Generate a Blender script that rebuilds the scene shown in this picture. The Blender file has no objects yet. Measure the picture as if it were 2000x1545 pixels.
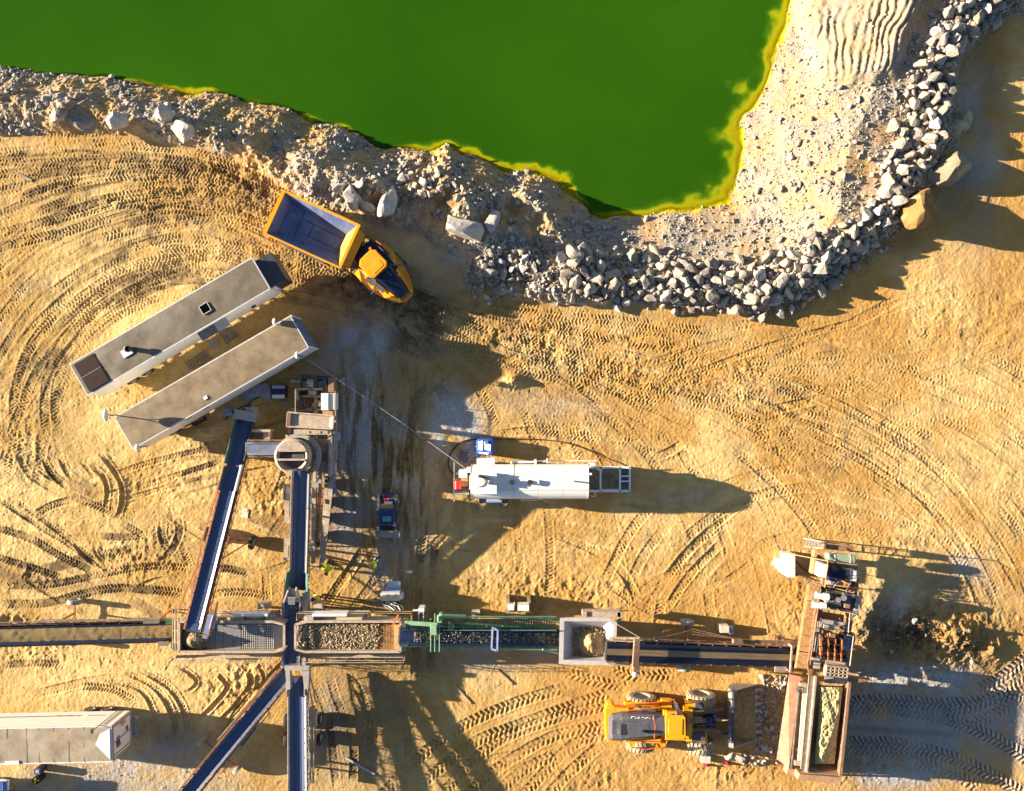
import bpy, math, random
import numpy as np
from mathutils import Vector, Matrix
random.seed(7)
RNG = np.random.RandomState(11)
scene = bpy.context.scene
COL = scene.collection
S = 25.3      # photo pixels per metre at ground level
H = 65.0      # height of the drone
PI = math.pi

def W(px, py, z=0.0):
    k = (H - z) / H / S
    return Vector(((px - 1000) * k, (772.5 - py) * k, z))

# ------------------------------------------------------------------ materials
MATS = {}
def mat(name, col, rough=0.6, metal=0.0, var=0.18, scale=2.5, dust=0.0, dustcol=(0.42, 0.30, 0.15), bump=0.0, spec=0.5, rust=0.0):
    if name in MATS: return MATS[name]
    m = bpy.data.materials.new(name); m.use_nodes = True
    nt = m.node_tree; N = nt.nodes; L = nt.links
    b = N['Principled BSDF']
    b.inputs['Roughness'].default_value = rough
    b.inputs['Metallic'].default_value = metal
    b.inputs['Specular IOR Level'].default_value = spec
    tc = N.new('ShaderNodeTexCoord')
    nz = N.new('ShaderNodeTexNoise'); nz.inputs['Scale'].default_value = scale; nz.inputs['Detail'].default_value = 8; nz.inputs['Roughness'].default_value = 0.65
    L.new(tc.outputs['Object'], nz.inputs['Vector'])
    rp = N.new('ShaderNodeValToRGB')
    rp.color_ramp.elements[0].position = 0.3; rp.color_ramp.elements[1].position = 0.7
    c0 = [max(0, c * (1 - var)) for c in col]; c1 = [min(1, c * (1 + var)) for c in col]
    rp.color_ramp.elements[0].color = (*c0, 1); rp.color_ramp.elements[1].color = (*c1, 1)
    L.new(nz.outputs['Fac'], rp.inputs['Fac'])
    out = rp.outputs['Color']
    def layer(out, amount, colr, sc, seed):
        n2 = N.new('ShaderNodeTexNoise'); n2.noise_dimensions = '4D'; n2.inputs['W'].default_value = seed
        n2.inputs['Scale'].default_value = sc; n2.inputs['Detail'].default_value = 10; n2.inputs['Roughness'].default_value = 0.7
        L.new(tc.outputs['Object'], n2.inputs['Vector'])
        mr = N.new('ShaderNodeMapRange'); mr.inputs['From Min'].default_value = 0.62 - 0.35 * amount; mr.inputs['From Max'].default_value = 0.80 - 0.30 * amount
        mr.inputs['To Max'].default_value = min(1.0, 0.35 + amount)
        L.new(n2.outputs['Fac'], mr.inputs['Value'])
        mx = N.new('ShaderNodeMix'); mx.data_type = 'RGBA'
        L.new(mr.outputs['Result'], mx.inputs['Factor']); L.new(out, mx.inputs['A']); mx.inputs['B'].default_value = (*colr, 1)
        return mx.outputs['Result']
    if rust: out = layer(out, rust, (0.20, 0.075, 0.03), scale * 1.4, 3.1)
    if dust: out = layer(out, dust, dustcol, scale * 0.7, 7.7)
    L.new(out, b.inputs['Base Color'])
    if bump:
        bp = N.new('ShaderNodeBump'); bp.inputs['Strength'].default_value = bump; bp.inputs['Distance'].default_value = 0.03
        n3 = N.new('ShaderNodeTexNoise'); n3.inputs['Scale'].default_value = scale * 4; n3.inputs['Detail'].default_value = 8
        L.new(tc.outputs['Object'], n3.inputs['Vector']); L.new(n3.outputs['Fac'], bp.inputs['Height']); L.new(bp.outputs['Normal'], b.inputs['Normal'])
    MATS[name] = m
    return m

def cmat(name, *a, **k): return mat(name, *a, **k)

# ------------------------------------------------------------------ mesh builder
class MB:
    def __init__(s, M=None):
        s.v = []; s.f = []; s.M = M or Matrix.Identity(4)
    def add(s, vs, fs, M=None):
        o = len(s.v); T = s.M @ M if M else s.M
        s.v += [T @ Vector(p) for p in vs]
        s.f += [tuple(i + o for i in f) for f in fs]
        return s
    BF = [(0, 3, 2, 1), (4, 5, 6, 7), (0, 1, 5, 4), (1, 2, 6, 5), (2, 3, 7, 6), (3, 0, 4, 7)]
    def box(s, c, d, yaw=0.0, M=None, pitch=0.0):
        x, y, z = d[0] / 2, d[1] / 2, d[2] / 2
        vs = [(-x, -y, -z), (x, -y, -z), (x, y, -z), (-x, y, -z), (-x, -y, z), (x, -y, z), (x, y, z), (-x, y, z)]
        T = Matrix.Translation(Vector(c)) @ Matrix.Rotation(yaw, 4, 'Z') @ Matrix.Rotation(pitch, 4, 'Y')
        if M: T = M @ T
        return s.add(vs, s.BF, T)
    def bx(s, x0, x1, y0, y1, z0, z1):
        return s.box(((x0 + x1) / 2, (y0 + y1) / 2, (z0 + z1) / 2), (abs(x1 - x0), abs(y1 - y0), abs(z1 - z0)))
    @staticmethod
    def frame(a, b, up=(0, 0, 1)):
        a = Vector(a); b = Vector(b); x = (b - a).normalized(); u = Vector(up)
        if abs(x.dot(u)) > 0.98: u = Vector((0, 1, 0))
        y = u.cross(x).normalized(); z = x.cross(y)
        M = Matrix((x, y, z)).transposed().to_4x4(); M.translation = a
        return M, (b - a).length
    def beam(s, a, b, w, h=None, up=(0, 0, 1)):
        h = h or w; M, L = s.frame(a, b, up)
        return s.box((L / 2, 0, 0), (L, w, h), M=M)
    def tube(s, a, b, r, n=8, r2=None, cap=True):
        M, L = s.frame(a, b); r2 = r if r2 is None else r2
        vs = []; fs = []
        for k in range(n):
            t = 2 * PI * k / n
            vs += [(0, r * math.cos(t), r * math.sin(t)), (L, r2 * math.cos(t), r2 * math.sin(t))]
        for k in range(n):
            i = 2 * k; j = 2 * ((k + 1) % n)
            fs.append((i, i + 1, j + 1, j))
        if cap: fs += [tuple(2 * k for k in range(n)), tuple(2 * k + 1 for k in reversed(range(n)))]
        return s.add(vs, fs, M)
    def pipe(s, pts, r, n=6):
        pts = [Vector(p) for p in pts]
        vs = []; fs = []
        for i, p in enumerate(pts):
            d = (pts[min(i + 1, len(pts) - 1)] - pts[max(i - 1, 0)]).normalized()
            u = Vector((0, 0, 1)) if abs(d.z) < 0.95 else Vector((0, 1, 0))
            y = u.cross(d).normalized(); z = d.cross(y)
            for k in range(n):
                t = 2 * PI * k / n
                vs.append(p + y * (r * math.cos(t)) + z * (r * math.sin(t)))
        for i in range(len(pts) - 1):
            for k in range(n):
                k2 = (k + 1) % n
                fs.append((i * n + k, (i + 1) * n + k, (i + 1) * n + k2, i * n + k2))
        fs += [tuple(range(n)), tuple((len(pts) - 1) * n + k for k in reversed(range(n)))]
        return s.add(vs, fs)
    def prism(s, poly, z0, z1, M=None):
        n = len(poly)
        z0 = z0 if isinstance(z0, (list, tuple)) else [z0] * n
        z1 = z1 if isinstance(z1, (list, tuple)) else [z1] * n
        vs = [(p[0], p[1], z0[i]) for i, p in enumerate(poly)] + [(p[0], p[1], z1[i]) for i, p in enumerate(poly)]
        fs = [tuple(reversed(range(n))), tuple(range(n, 2 * n))] + [(i, (i + 1) % n, (i + 1) % n + n, i + n) for i in range(n)]
        return s.add(vs, fs, M)
    def loft(s, rings, closed=True, cap=True):
        n = len(rings[0]); vs = [p for r in rings for p in r]; fs = []
        for i in range(len(rings) - 1):
            for k in range(n if closed else n - 1):
                k2 = (k + 1) % n
                fs.append((i * n + k, i * n + k2, (i + 1) * n + k2, (i + 1) * n + k))
        if cap and closed:
            fs += [tuple(reversed(range(n))), tuple((len(rings) - 1) * n + k for k in range(n))]
        return s.add(vs, fs)
    def lathe(s, prof, a, axis=(0, 0, 1), n=20):
        a = Vector(a); M, _ = s.frame(a, a + Vector(axis))
        vs = []; fs = []
        for (r, h) in prof:
            for k in range(n):
                t = 2 * PI * k / n; vs.append((h, r * math.cos(t), r * math.sin(t)))
        m = len(prof)
        for i in range(m - 1):
            for k in range(n):
                k2 = (k + 1) % n
                fs.append((i * n + k, (i + 1) * n + k, (i + 1) * n + k2, i * n + k2))
        return s.add(vs, fs, M)
    def grid(s, fn, nu, nv):
        vs = [fn(i / nu, j / nv) for i in range(nu + 1) for j in range(nv + 1)]
        fs = [(i * (nv + 1) + j, (i + 1) * (nv + 1) + j, (i + 1) * (nv + 1) + j + 1, i * (nv + 1) + j + 1) for i in range(nu) for j in range(nv)]
        return s.add(vs, fs)
    def quad(s, a, b, c, d, t=0.02):
        """a plate of thickness t"""
        a, b, c, d = map(Vector, (a, b, c, d)); n = (b - a).cross(d - a).normalized() * t
        return s.add([a - n, b - n, c - n, d - n, a, b, c, d], s.BF)

def link(name, me, m, parent=None, smooth=False):
    if m is not None:
        for x in (m if isinstance(m, (list, tuple)) else [m]): me.materials.append(x)
    if smooth: me.shade_smooth()
    o = bpy.data.objects.new(name, me); COL.objects.link(o)
    if parent is not None: o.parent = parent
    return o

def fix_normals(me):
    import bmesh
    bm = bmesh.new(); bm.from_mesh(me); bmesh.ops.recalc_face_normals(bm, faces=bm.faces); bm.to_mesh(me); bm.free()

def mesh_of(name, mb, inv=None):
    me = bpy.data.meshes.new(name)
    vs = [tuple(inv @ p) if inv else tuple(p) for p in mb.v]
    me.from_pydata(vs, [], mb.f); fix_normals(me); me.update()
    return me

def tag(o, label=None, cat=None, group=None, kind=None):
    if label: o['label'] = label
    if cat: o['category'] = cat
    if group: o['group'] = group
    if kind: o['kind'] = kind
    return o

class Thing:
    def __init__(s, name, label, cat, loc, yaw=0.0, group=None):
        s.o = bpy.data.objects.new(name, None); COL.objects.link(s.o)
        s.o.empty_display_size = 0.3
        s.M = Matrix.Translation(Vector(loc)) @ Matrix.Rotation(yaw, 4, 'Z')
        s.o.location = Vector(loc); s.o.rotation_euler = (0, 0, yaw)
        s.inv = s.M.inverted()
        tag(s.o, label, cat, group)
    def part(s, name, mb, m, parent=None, label=None, smooth=False, world=True, bevel=0.0):
        me = mesh_of(name, mb, s.inv if world else None)
        o = link(name, me, m, parent or s.o, smooth)
        if label: o['label'] = label
        if bevel:
            b = o.modifiers.new('bevel', 'BEVEL'); b.width = bevel; b.segments = 2; b.limit_method = 'ANGLE'; b.angle_limit = math.radians(40)
        return o
    def lp(s, name, mb, m, parent=None, **k):
        return s.part(name, mb, m, parent, world=False, **k)

def single(name, mb, m, label, cat, group=None, smooth=False, kind=None, loc=None):
    """a thing that is one mesh; origin moved to its base"""
    xs = [p.x for p in mb.v]; ys = [p.y for p in mb.v]; zs = [p.z for p in mb.v]
    c = Vector(((min(xs) + max(xs)) / 2, (min(ys) + max(ys)) / 2, min(zs)))
    me = mesh_of(name, mb, Matrix.Translation(-c)); o = link(name, me, m, None, smooth); o.location = c
    return tag(o, label, cat, group, kind)

WHEELS = {}
def wheel(t, c, r, w, axis=(0, 1, 0), lugs=True, local=True, tyremat=None, rimmat=None, hub=True):
    """a wheel as a part of a thing: tyre with tread blocks, rim as sub-part"""
    key = (round(r, 3), round(w, 3), tyremat.name if tyremat else '', rimmat.name if rimmat else '')
    if key not in WHEELS:
        mb = MB()
        prof = [(r * .58, -w * .38), (r * .62, -w * .5), (r * .9, -w * .5), (r * .985, -w * .38), (r, 0), (r * .985, w * .38), (r * .9, w * .5), (r * .62, w * .5), (r * .58, w * .38)]
        mb.lathe(prof, (0, 0, 0), (0, 1, 0), 32)
        if lugs:
            for k in range(22):
                for sd in (-1, 1):
                    a = 2 * PI * (k + (0.5 if sd > 0 else 0)) / 22
                    T = Matrix.Rotation(a, 4, 'Y') @ Matrix.Translation((0, sd * w * .26, r)) @ Matrix.Rotation(sd * 0.35, 4, 'Z')
                    mb.box((0, 0, 0), (r * .13, w * .46, r * .07), M=T)
        tm = mesh_of('wheel', mb); tm.materials.append(tyremat or MATS['tyre'])
        mb = MB()
        mb.lathe([(0.001, -w * .2), (r * .2, -w * .22), (r * .22, -w * .28), (r * .45, -w * .25), (r * .58, -w * .4), (r * .6, -w * .36), (r * .6, w * .36), (r * .58, w * .4), (r * .45, w * .25), (r * .22, w * .28), (r * .2, w * .22), (0.001, w * .2)], (0, 0, 0), (0, 1, 0), 20)
        for k in range(8):
            a = 2 * PI * k / 8
            for sd in (-1, 1):
                mb.tube((math.cos(a) * r * .33, sd * w * .2, math.sin(a) * r * .33), (math.cos(a) * r * .33, sd * w * .3, math.sin(a) * r * .33), r * .035, 6)
        rm = mesh_of('rim', mb); rm.materials.append(rimmat or MATS['rim'])
        WHEELS[key] = (tm, rm)
    tm, rm = WHEELS[key]
    o = bpy.data.objects.new('wheel', tm); COL.objects.link(o); o.parent = t.o
    c = Vector(c)
    ax = Vector(axis)
    if not local:
        c = t.inv @ c; ax = t.inv.to_3x3() @ ax
    o.location = c; o.rotation_euler = (0, 0, math.atan2(-ax.x, ax.y))
    q = bpy.data.objects.new('rim', rm); COL.objects.link(q); q.parent = o
    return o

def text_mesh(txt, size, depth=0.01):
    cu = bpy.data.curves.new('lettering', 'FONT'); cu.body = txt; cu.size = size; cu.extrude = depth; cu.align_x = 'CENTER'; cu.align_y = 'CENTER'
    o = bpy.data.objects.new('tmp', cu); COL.objects.link(o)
    dg = bpy.context.evaluated_depsgraph_get()
    me = bpy.data.meshes.new_from_object(o.evaluated_get(dg))
    bpy.data.objects.remove(o); bpy.data.curves.remove(cu)
    return me
def lettering(t, parent, txt, size, M, m, local=True, name='lettering'):
    me = text_mesh(txt, size); me.materials.clear()
    T = M if local else t.inv @ M
    me.transform(T)
    return link(name, me, m, parent)
# ------------------------------------------------------------------ common materials
mat('tyre', (0.075, 0.07, 0.065), 0.85, dust=0.55, dustcol=(0.30, 0.24, 0.16), var=0.2)
mat('truck_tyre', (0.035, 0.035, 0.04), 0.8, dust=0.25, dustcol=(0.2, 0.17, 0.13), var=0.2)
mat('rim', (0.42, 0.38, 0.30), 0.5, dust=0.5, var=0.2)
mat('pale_tyre', (0.30, 0.29, 0.28), 0.85, dust=0.4, dustcol=(0.4, 0.36, 0.3))

# ------------------------------------------------------------------ numpy noise and the terrain height field
DX = 0.06
X0, X1, Y0, Y1 = -41.4, 41.4, -32.4, 32.4
gx = np.arange(X0, X1 + 1e-6, DX); gy = np.arange(Y0, Y1 + 1e-6, DX)
NXf, NYf = len(gx), len(gy)
GX, GY = np.meshgrid(gx, gy)      # [iy, ix]

def vnoise(x, y, seed):
    r = np.random.RandomState(seed); n = 256
    tab = r.rand(n, n)
    xi = np.floor(x).astype(int); yi = np.floor(y).astype(int)
    fx = x - xi; fy = y - yi
    fx = fx * fx * fx * (fx * (fx * 6 - 15) + 10); fy = fy * fy * fy * (fy * (fy * 6 - 15) + 10)
    a = tab[yi % n, xi % n]; b = tab[yi % n, (xi + 1) % n]; c = tab[(yi + 1) % n, xi % n]; d = tab[(yi + 1) % n, (xi + 1) % n]
    return (a * (1 - fx) + b * fx) * (1 - fy) + (c * (1 - fx) + d * fx) * fy - 0.5
def fbm(x, y, wl, octv, seed, gain=0.5, ridged=False):
    out = 0; amp = 1.0
    ca, sa = math.cos(0.6), math.sin(0.6)
    for o in range(octv):
        n = vnoise(x / wl + 17.3 * o, y / wl - 9.1 * o, seed + o)
        if ridged: n = 0.5 - np.abs(n) * 2
        out = out + amp * n; amp *= gain; wl *= 0.5
        x, y = x * ca - y * sa, x * sa + y * ca
    return out
def sstep(a, b, x):
    t = np.clip((x - a) / (b - a), 0, 1); return t * t * (3 - 2 * t)

def catmull(pts, per=12):
    P = np.array(pts, float); P = np.vstack([2 * P[0] - P[1], P, 2 * P[-1] - P[-2]])
    out = []
    for i in range(1, len(P) - 2):
        for t in np.linspace(0, 1, per, endpoint=False):
            a, b, c, d = P[i - 1], P[i], P[i + 1], P[i + 2]
            out.append(0.5 * (2 * b + (c - a) * t + (2 * a - 5 * b + 4 * c - d) * t * t + (3 * b - a - 3 * c + d) * t ** 3))
    out.append(P[-2]); return np.array(out)
def w2(pts, z=0.0): return np.array([tuple(W(p[0], p[1], z))[:2] for p in pts])

SHORE = [(0, 130), (60, 135), (110, 146), (150, 147), (200, 151), (240, 166), (300, 171), (340, 170), (390, 190), (430, 186), (480, 200), (520, 203), (560, 214), (600, 234), (650, 240), (700, 265), (745, 288), (800, 293), (840, 296), (870, 288), (930, 312), (980, 336), (1040, 335), (1080, 352), (1120, 382), (1150, 418), (1190, 428), (1250, 424), (1300, 414), (1380, 414), (1430, 400), (1438, 340), (1455, 290), (1448, 240), (1490, 172), (1515, 120), (1538, 60), (1545, 0)]
EDGE = [(-300, 262), (0, 264), (100, 262), (250, 266), (400, 292), (480, 325), (560, 372), (640, 402), (740, 440), (830, 462), (880, 500), (935, 555), (1000, 585), (1080, 600), (1250, 594), (1380, 604), (1480, 614), (1560, 585), (1640, 525), (1700, 490), (1745, 455), (1790, 400), (1830, 345), (1880, 260), (1860, 190), (1880, 110), (1950, 50), (2010, 25), (2300, -120)]
LEVEL = -2.0
shore_w = w2([(-1500, 60), (-300, 110)] + SHORE + [(1560, -150), (1500, -600), (1300, -1500)], LEVEL)
lake_poly = np.vstack([shore_w, w2([(-1500, -1500)], LEVEL)])
edge_w = w2(EDGE, 0.0)

def inside(poly, x, y):
    c = np.zeros(x.shape, bool); n = len(poly)
    for i in range(n):
        x0, y0 = poly[i]; x1, y1 = poly[(i + 1) % n]
        if y0 == y1: continue
        k = ((y0 > y) != (y1 > y)) & (x < (x1 - x0) * (y - y0) / (y1 - y0) + x0)
        c ^= k
    return c
def pdist(poly, x, y):
    best = np.full(x.shape, 1e9)
    for i in range(len(poly) - 1):
        ax, ay = poly[i]; bx, by = poly[i + 1]; dx, dy = bx - ax, by - ay
        t = np.clip(((x - ax) * dx + (y - ay) * dy) / (dx * dx + dy * dy + 1e-12), 0, 1)
        best = np.minimum(best, (x - ax - t * dx) ** 2 + (y - ay - t * dy) ** 2)
    return np.sqrt(best)
def upsample(fn, x, y, step=0.3):
    """evaluate a smooth field coarsely and interpolate (x,y: sorted 1-D axes)"""
    cx = np.arange(x[0] - step, x[-1] + 2 * step, step); cy = np.arange(y[0] - step, y[-1] + 2 * step, step)
    A, B = np.meshgrid(cx, cy); F = fn(A, B)
    fx = (x - cx[0]) / step; fy = (y - cy[0]) / step
    ix = fx.astype(int); iy = fy.astype(int); tx = (fx - ix)[None, :]; ty = (fy - iy)[:, None]
    g = lambda a, b: F[np.ix_(iy + a, ix + b)]
    return (g(0, 0) * (1 - tx) + g(0, 1) * tx) * (1 - ty) + (g(1, 0) * (1 - tx) + g(1, 1) * tx) * ty

bank_poly = np.vstack([edge_w, w2([(2300, -1500), (-1500, -1500), (-1500, 262)])])
wob = 0.28 * fbm(GX, GY, 2.2, 4, 5) 
sd_shore = upsample(lambda a, b: pdist(shore_w, a, b) * np.where(inside(lake_poly, a, b), -1, 1), gx, gy, 0.2) + wob * 1.4
sd_edge = upsample(lambda a, b: pdist(edge_w, a, b) * np.where(inside(bank_poly, a, b), 1, -1), gx, gy, 0.2) + wob

PXg = 1000 + GX * S; PYg = 772.5 - GY * S
bank = sstep(-0.3, 0.5, sd_edge)
right = sstep(1000, 1250, PXg)
# base
Z = 0.10 * fbm(GX, GY, 9, 3, 21) + 0.05 * fbm(GX, GY, 2.0, 3, 22)
fine = fbm(GX, GY, 0.5, 3, 30, 0.6)
rough_amt = 0.012 + 0.020 * sstep(-0.1, 0.25, fbm(GX, GY, 7, 3, 31))
Z += rough_amt * fine
grain = fbm(GX, GY, 0.17, 2, 33, 0.8)
clod = np.maximum(0, fbm(GX, GY, 0.42, 3, 34, 0.6) - 0.12) * sstep(-0.15, 0.35, fbm(GX, GY, 4.0, 3, 35))
Z += 0.027 * grain + 0.065 * clod
streak = fbm(GX * 0.35 + 0.1 * GY, GY * 1.6, 0.9, 3, 36)
Z += 0.02 * streak
# bank and platform
top = 0.75 + 0.5 * right + (1 - 0.75 * right) * 1.3 * fbm(GX, GY, 3.0, 3, 41)
slope1 = 0.9 - 0.45 * right
prof = np.minimum(np.minimum(LEVEL + sd_shore * slope1, top), sd_edge * (0.75 + 0.1 * right))
def pxblob(px, py, rx, ry): return np.exp(-(((PXg - px) / rx) ** 2 + ((PYg - py) / ry) ** 2))
shelf = np.zeros_like(Z)
for (a, b, rx, ry, am) in [(245, 155, 22, 12, .8), (385, 168, 14, 12, .9), (310, 162, 60, 10, .35), (590, 218, 22, 8, .4), (655, 240, 16, 7, .7), (480, 190, 14, 6, .5), (870, 285, 48, 20, 1.2), (915, 292, 20, 18, 1.2), (960, 318, 40, 18, .8), (1020, 330, 50, 16, 1.1), (1085, 345, 45, 24, 1.2), (1120, 370, 22, 22, 1.0), (1200, 425, 40, 14, .5), (1000, 290, 60, 30, .3)]:
    shelf = np.maximum(shelf, min(1.3, am * 1.35) * pxblob(a, b - 4, rx * 1.35, ry * 1.5))
shelf = np.clip(shelf * (0.9 + 1.1 * fbm(GX, GY, 1.1, 3, 46)) + sstep(1190, 1330, PXg) * (.85 + .5 * fbm(GX, GY, 1.3, 3, 48)), 0, 1)
prof = np.where(sd_shore < 0, LEVEL + sd_shore * (2.8 - 2.05 * shelf + 0.9 * right * np.clip(fbm(GX, GY, 1.6, 3, 47), -.3, .6)), prof)
calm = right * sstep(1.0, 2.6, sd_edge) 
rk = (1 - 0.78 * calm)
rub = rk * (0.45 * fbm(GX, GY, 3.4, 3, 51, 0.5, True) - 0.05 + 0.24 * fbm(GX, GY, 1.0, 4, 52, 0.62) + 0.13 * fbm(GX, GY, 0.34, 3, 53, .7) + 0.10 * np.maximum(0, fbm(GX, GY, 0.25, 2, 54) - .1))
rub *= np.where(sd_shore < 0, 1.1, sstep(0, 0.9, np.minimum(sd_shore + 0.4, sd_edge + 0.3)))
Z = Z * (1 - bank) + (prof + rub) * bank

def blob(px, py, rx, ry, ang=0.0, p=2.0):
    x, y = tuple(W(px, py))[:2]; c, s = math.cos(math.radians(ang)), math.sin(math.radians(ang))
    u = ((GX - x) * c - (GY - y) * s) * S / rx; v = ((GX - x) * s + (GY - y) * c) * S / ry
    return np.exp(-(np.abs(u) ** p + np.abs(v) ** p))
def poly_soft(pts, soft=0.5):
    q = w2(pts); q = np.vstack([q, q[:1]])
    f = upsample(lambda a, b: pdist(q, a, b) * np.where(inside(q[:-1], a, b), 1, -1), gx, gy, 0.25)
    return f
# grooved heap of fines at the upper right
gp = poly_soft([(1572, -120), (1566, 20), (1598, 160), (1650, 186), (1735, 170), (1780, 60), (1800, -120)])
hm = sstep(-0.25, 1.3, gp + 0.25 * fbm(GX, GY, 1.0, 3, 61))
Z += hm * (0.95 + 0.2 * fbm(GX, GY, 2.5, 2, 62))
gu = (PXg - 1590) - (160 - PYg) * (0.02 + 0.42 * np.clip((PXg - 1600) / 190, 0, 1.2)) * 0.9 + 9 * fbm(GX, GY, 1.8, 2, 63)
gm = sstep(0.4, 0.9, gp) * (.7 + .8 * fbm(GX, GY, 1.4, 3, 66)) * sstep(12, 22, PYg) * sstep(172, 150, PYg + 25 * fbm(GX, GY, 1, 2, 64))
Z += gm * 0.085 * np.cos(gu * 2 * PI / 11.0) + hm * 0.09 * fbm(GX, GY, .5, 4, 65, .65)
# dirt heaps
def clods(m, h, wl, seed):
    global Z
    Z += m * h * (0.7 + 0.34 * fbm(GX, GY, wl, 4, seed, 0.62, True))
clods(blob(1805, 1238, 115, 58, 6), 1.0, 1.0, 71); Z += blob(1805, 1238, 130, 62, 6) * .5 * fbm(GX, GY, .8, 4, 72, .65)
clods(blob(1872, 1238, 34, 28), 0.9, 0.5, 73)
clods(blob(1935, 1262, 20, 35), 0.5, 0.5, 74)
clods(blob(855, 618, 38, 26, -25), 0.75, 0.6, 75)
clods(blob(1003, 744, 17, 12), 0.7, 0.4, 76)
clods(blob(965, 758, 50, 20), 0.12, 0.5, 77)
clods(blob(330, 1310, 40, 25), 0.10, 0.5, 78)
clods(blob(100, 1215, 60, 14, 4), 0.35, 0.9, 79)
clods(blob(10, 1210, 50, 16, 4), 0.8, 0.9, 80)
clods(blob(1500, 1400, 40, 80, 3), 0.45, 0.6, 81)
clods(blob(1470, 1470, 60, 22, -8), 0.28, 0.5, 82)
clods(blob(1340, 1060, 45, 25, 20), 0.14, 0.5, 83)
clods(blob(600, 545, 25, 18), 0.12, .5, 84)
# churned soil
for k, (a, b, rx, ry, an, h) in enumerate([(60, 1120, 40, 18, 20, .16), (250, 1090, 60, 40, 0, .13), (330, 1070, 40, 60, 0, .13), (70, 1270, 70, 30, 0, .12), (470, 1330, 70, 45, -30, .16), (530, 960, 60, 60, 0, .10), (1760, 1080, 60, 35, 0, .10), (1560, 1170, 40, 60, 0, .10), (1000, 1140, 120, 40, 0, .09), (1120, 1160, 120, 40, 0, .10), (1430, 1500, 90, 40, 0, .10), (1160, 1520, 60, 30, 0, .10), (1880, 620, 130, 60, 0, .06), (650, 420, 80, 30, 20, .22), (470, 350, 70, 25, 20, .22), (40, 860, 60, 120, 0, .09), (300, 940, 140, 50, 0, .07), (1690, 1500, 60, 30, 0, .16)]):
    Z += blob(a, b, rx, ry, an) * h * fbm(GX, GY, 0.7, 4, 90 + k, 0.6, True)

# ------------------------------------------------------------------ wheel tracks pressed into the ground
DAMP = np.zeros_like(Z); FLAT = np.zeros_like(Z)
flatmask = 1 - sstep(-0.2, 0.8, sd_edge)
brk = sstep(-0.3, 0.12, fbm(GX, GY, 1.0, 4, 39, 0.65))
PALES = np.zeros_like(Z); LUGD = np.zeros_like(Z)
def track(pts, hw=0.34, amp=0.03, pitch=0.27, rut=0.02, damp=0.3, seed=0, fade=0.6, ang=0.9, off=0.0, smoothness=0.0, pale=0.0):
    P = w2(catmull(pts, 14))
    if off:
        d = np.gradient(P, axis=0); d /= np.linalg.norm(d, axis=1)[:, None] + 1e-9
        P = P + np.stack([-d[:, 1], d[:, 0]], 1) * off
    seg = np.linalg.norm(np.diff(P, axis=0), axis=1); s = np.concatenate([[0], np.cumsum(seg)])
    ss = np.arange(0, s[-1], 0.03)
    x = np.interp(ss, s, P[:, 0]); y = np.interp(ss, s, P[:, 1])
    wv = 0.12 * vnoise(ss / 4.0, ss * 0 + seed, 3)
    dx = np.gradient(x); dy = np.gradient(y); l = np.hypot(dx, dy) + 1e-9; nx, ny = -dy / l, dx / l
    d = np.arange(-hw * 1.5, hw * 1.5, 0.03)
    XX = x[:, None] + nx[:, None] * (d[None] + wv[:, None]); YY = y[:, None] + ny[:, None] * (d[None] + wv[:, None])
    a = np.abs(d)[None] / hw
    win = sstep(1.05, 0.88, a)
    ph = ss[:, None] / pitch + ang * a * hw / pitch * 0.5 + np.where(d > 0, 0.5, 0)[None]
    ph = ph + 0.22 * vnoise(ss[:, None] / 0.4 + 0 * d[None], d[None] / 0.3 + seed + 0 * ss[:, None], 8)
    lug = np.clip(np.sin(2 * PI * ph) * 1.8, -1, 1)
    lug = lug * np.where(a < 0.12, 0.2, 1)
    fd = np.clip(1 - fade + fade * (0.5 + 1.6 * vnoise(ss / 2.5, ss * 0 + 3.7 * seed, 4 + seed % 50)) * 2 - fade * .4, 0, 1.25)
    fd *= sstep(0, 1.2, ss) * sstep(0, 1.2, ss[-1] - ss)
    ix = np.round((XX - X0) / DX).astype(int); iy = np.round((YY - Y0) / DX).astype(int)
    ok = (ix >= 0) & (ix < NXf) & (iy >= 0) & (iy < NYf)
    amp = amp * (1 - .6 * np.clip((XX * S + 1000 - 950) / 500, 0, 1)) if 540 <= seed < 620 or seed < 30 else amp
    B = brk[np.clip(iy, 0, NYf - 1), np.clip(ix, 0, NXf - 1)]
    val = (amp * 0.85 * lug * win * (0.25 + 0.75 * B) - rut * win + rut * 0.7 * np.exp(-((a - 1.2) / 0.17) ** 2)) * fd[:, None]
    ix, iy = ix[ok], iy[ok]
    i0, i1, j0, j1 = (ix.min(), ix.max() + 1, iy.min(), iy.max() + 1) if len(ix) else (0, 0, 0, 0)
    if i1 <= i0: return
    tmp = np.zeros((j1 - j0, i1 - i0)); tw = np.zeros_like(tmp)
    if 520 <= seed < 540: LUGD[iy, ix] = np.maximum(LUGD[iy, ix], (np.clip(lug, -.2, 1) * win * fd[:, None])[ok])
    tmp[iy - j0, ix - i0] = val[ok]; tw[iy - j0, ix - i0] = (win * fd[:, None])[ok]
    fm = flatmask[j0:j1, i0:i1]
    if pale:
        PALES[j0:j1, i0:i1] = np.maximum(PALES[j0:j1, i0:i1], tw * pale * fm); return
    Z[j0:j1, i0:i1] = Z[j0:j1, i0:i1] - (0.6 if np.any(amp) or rut else 0) * tw * fm * (rough_amt[j0:j1, i0:i1] * fine[j0:j1, i0:i1] + -.0 + .065 * clod[j0:j1, i0:i1]) + tmp * fm
    DAMP[j0:j1, i0:i1] = np.maximum(DAMP[j0:j1, i0:i1], tw * damp)

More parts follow.
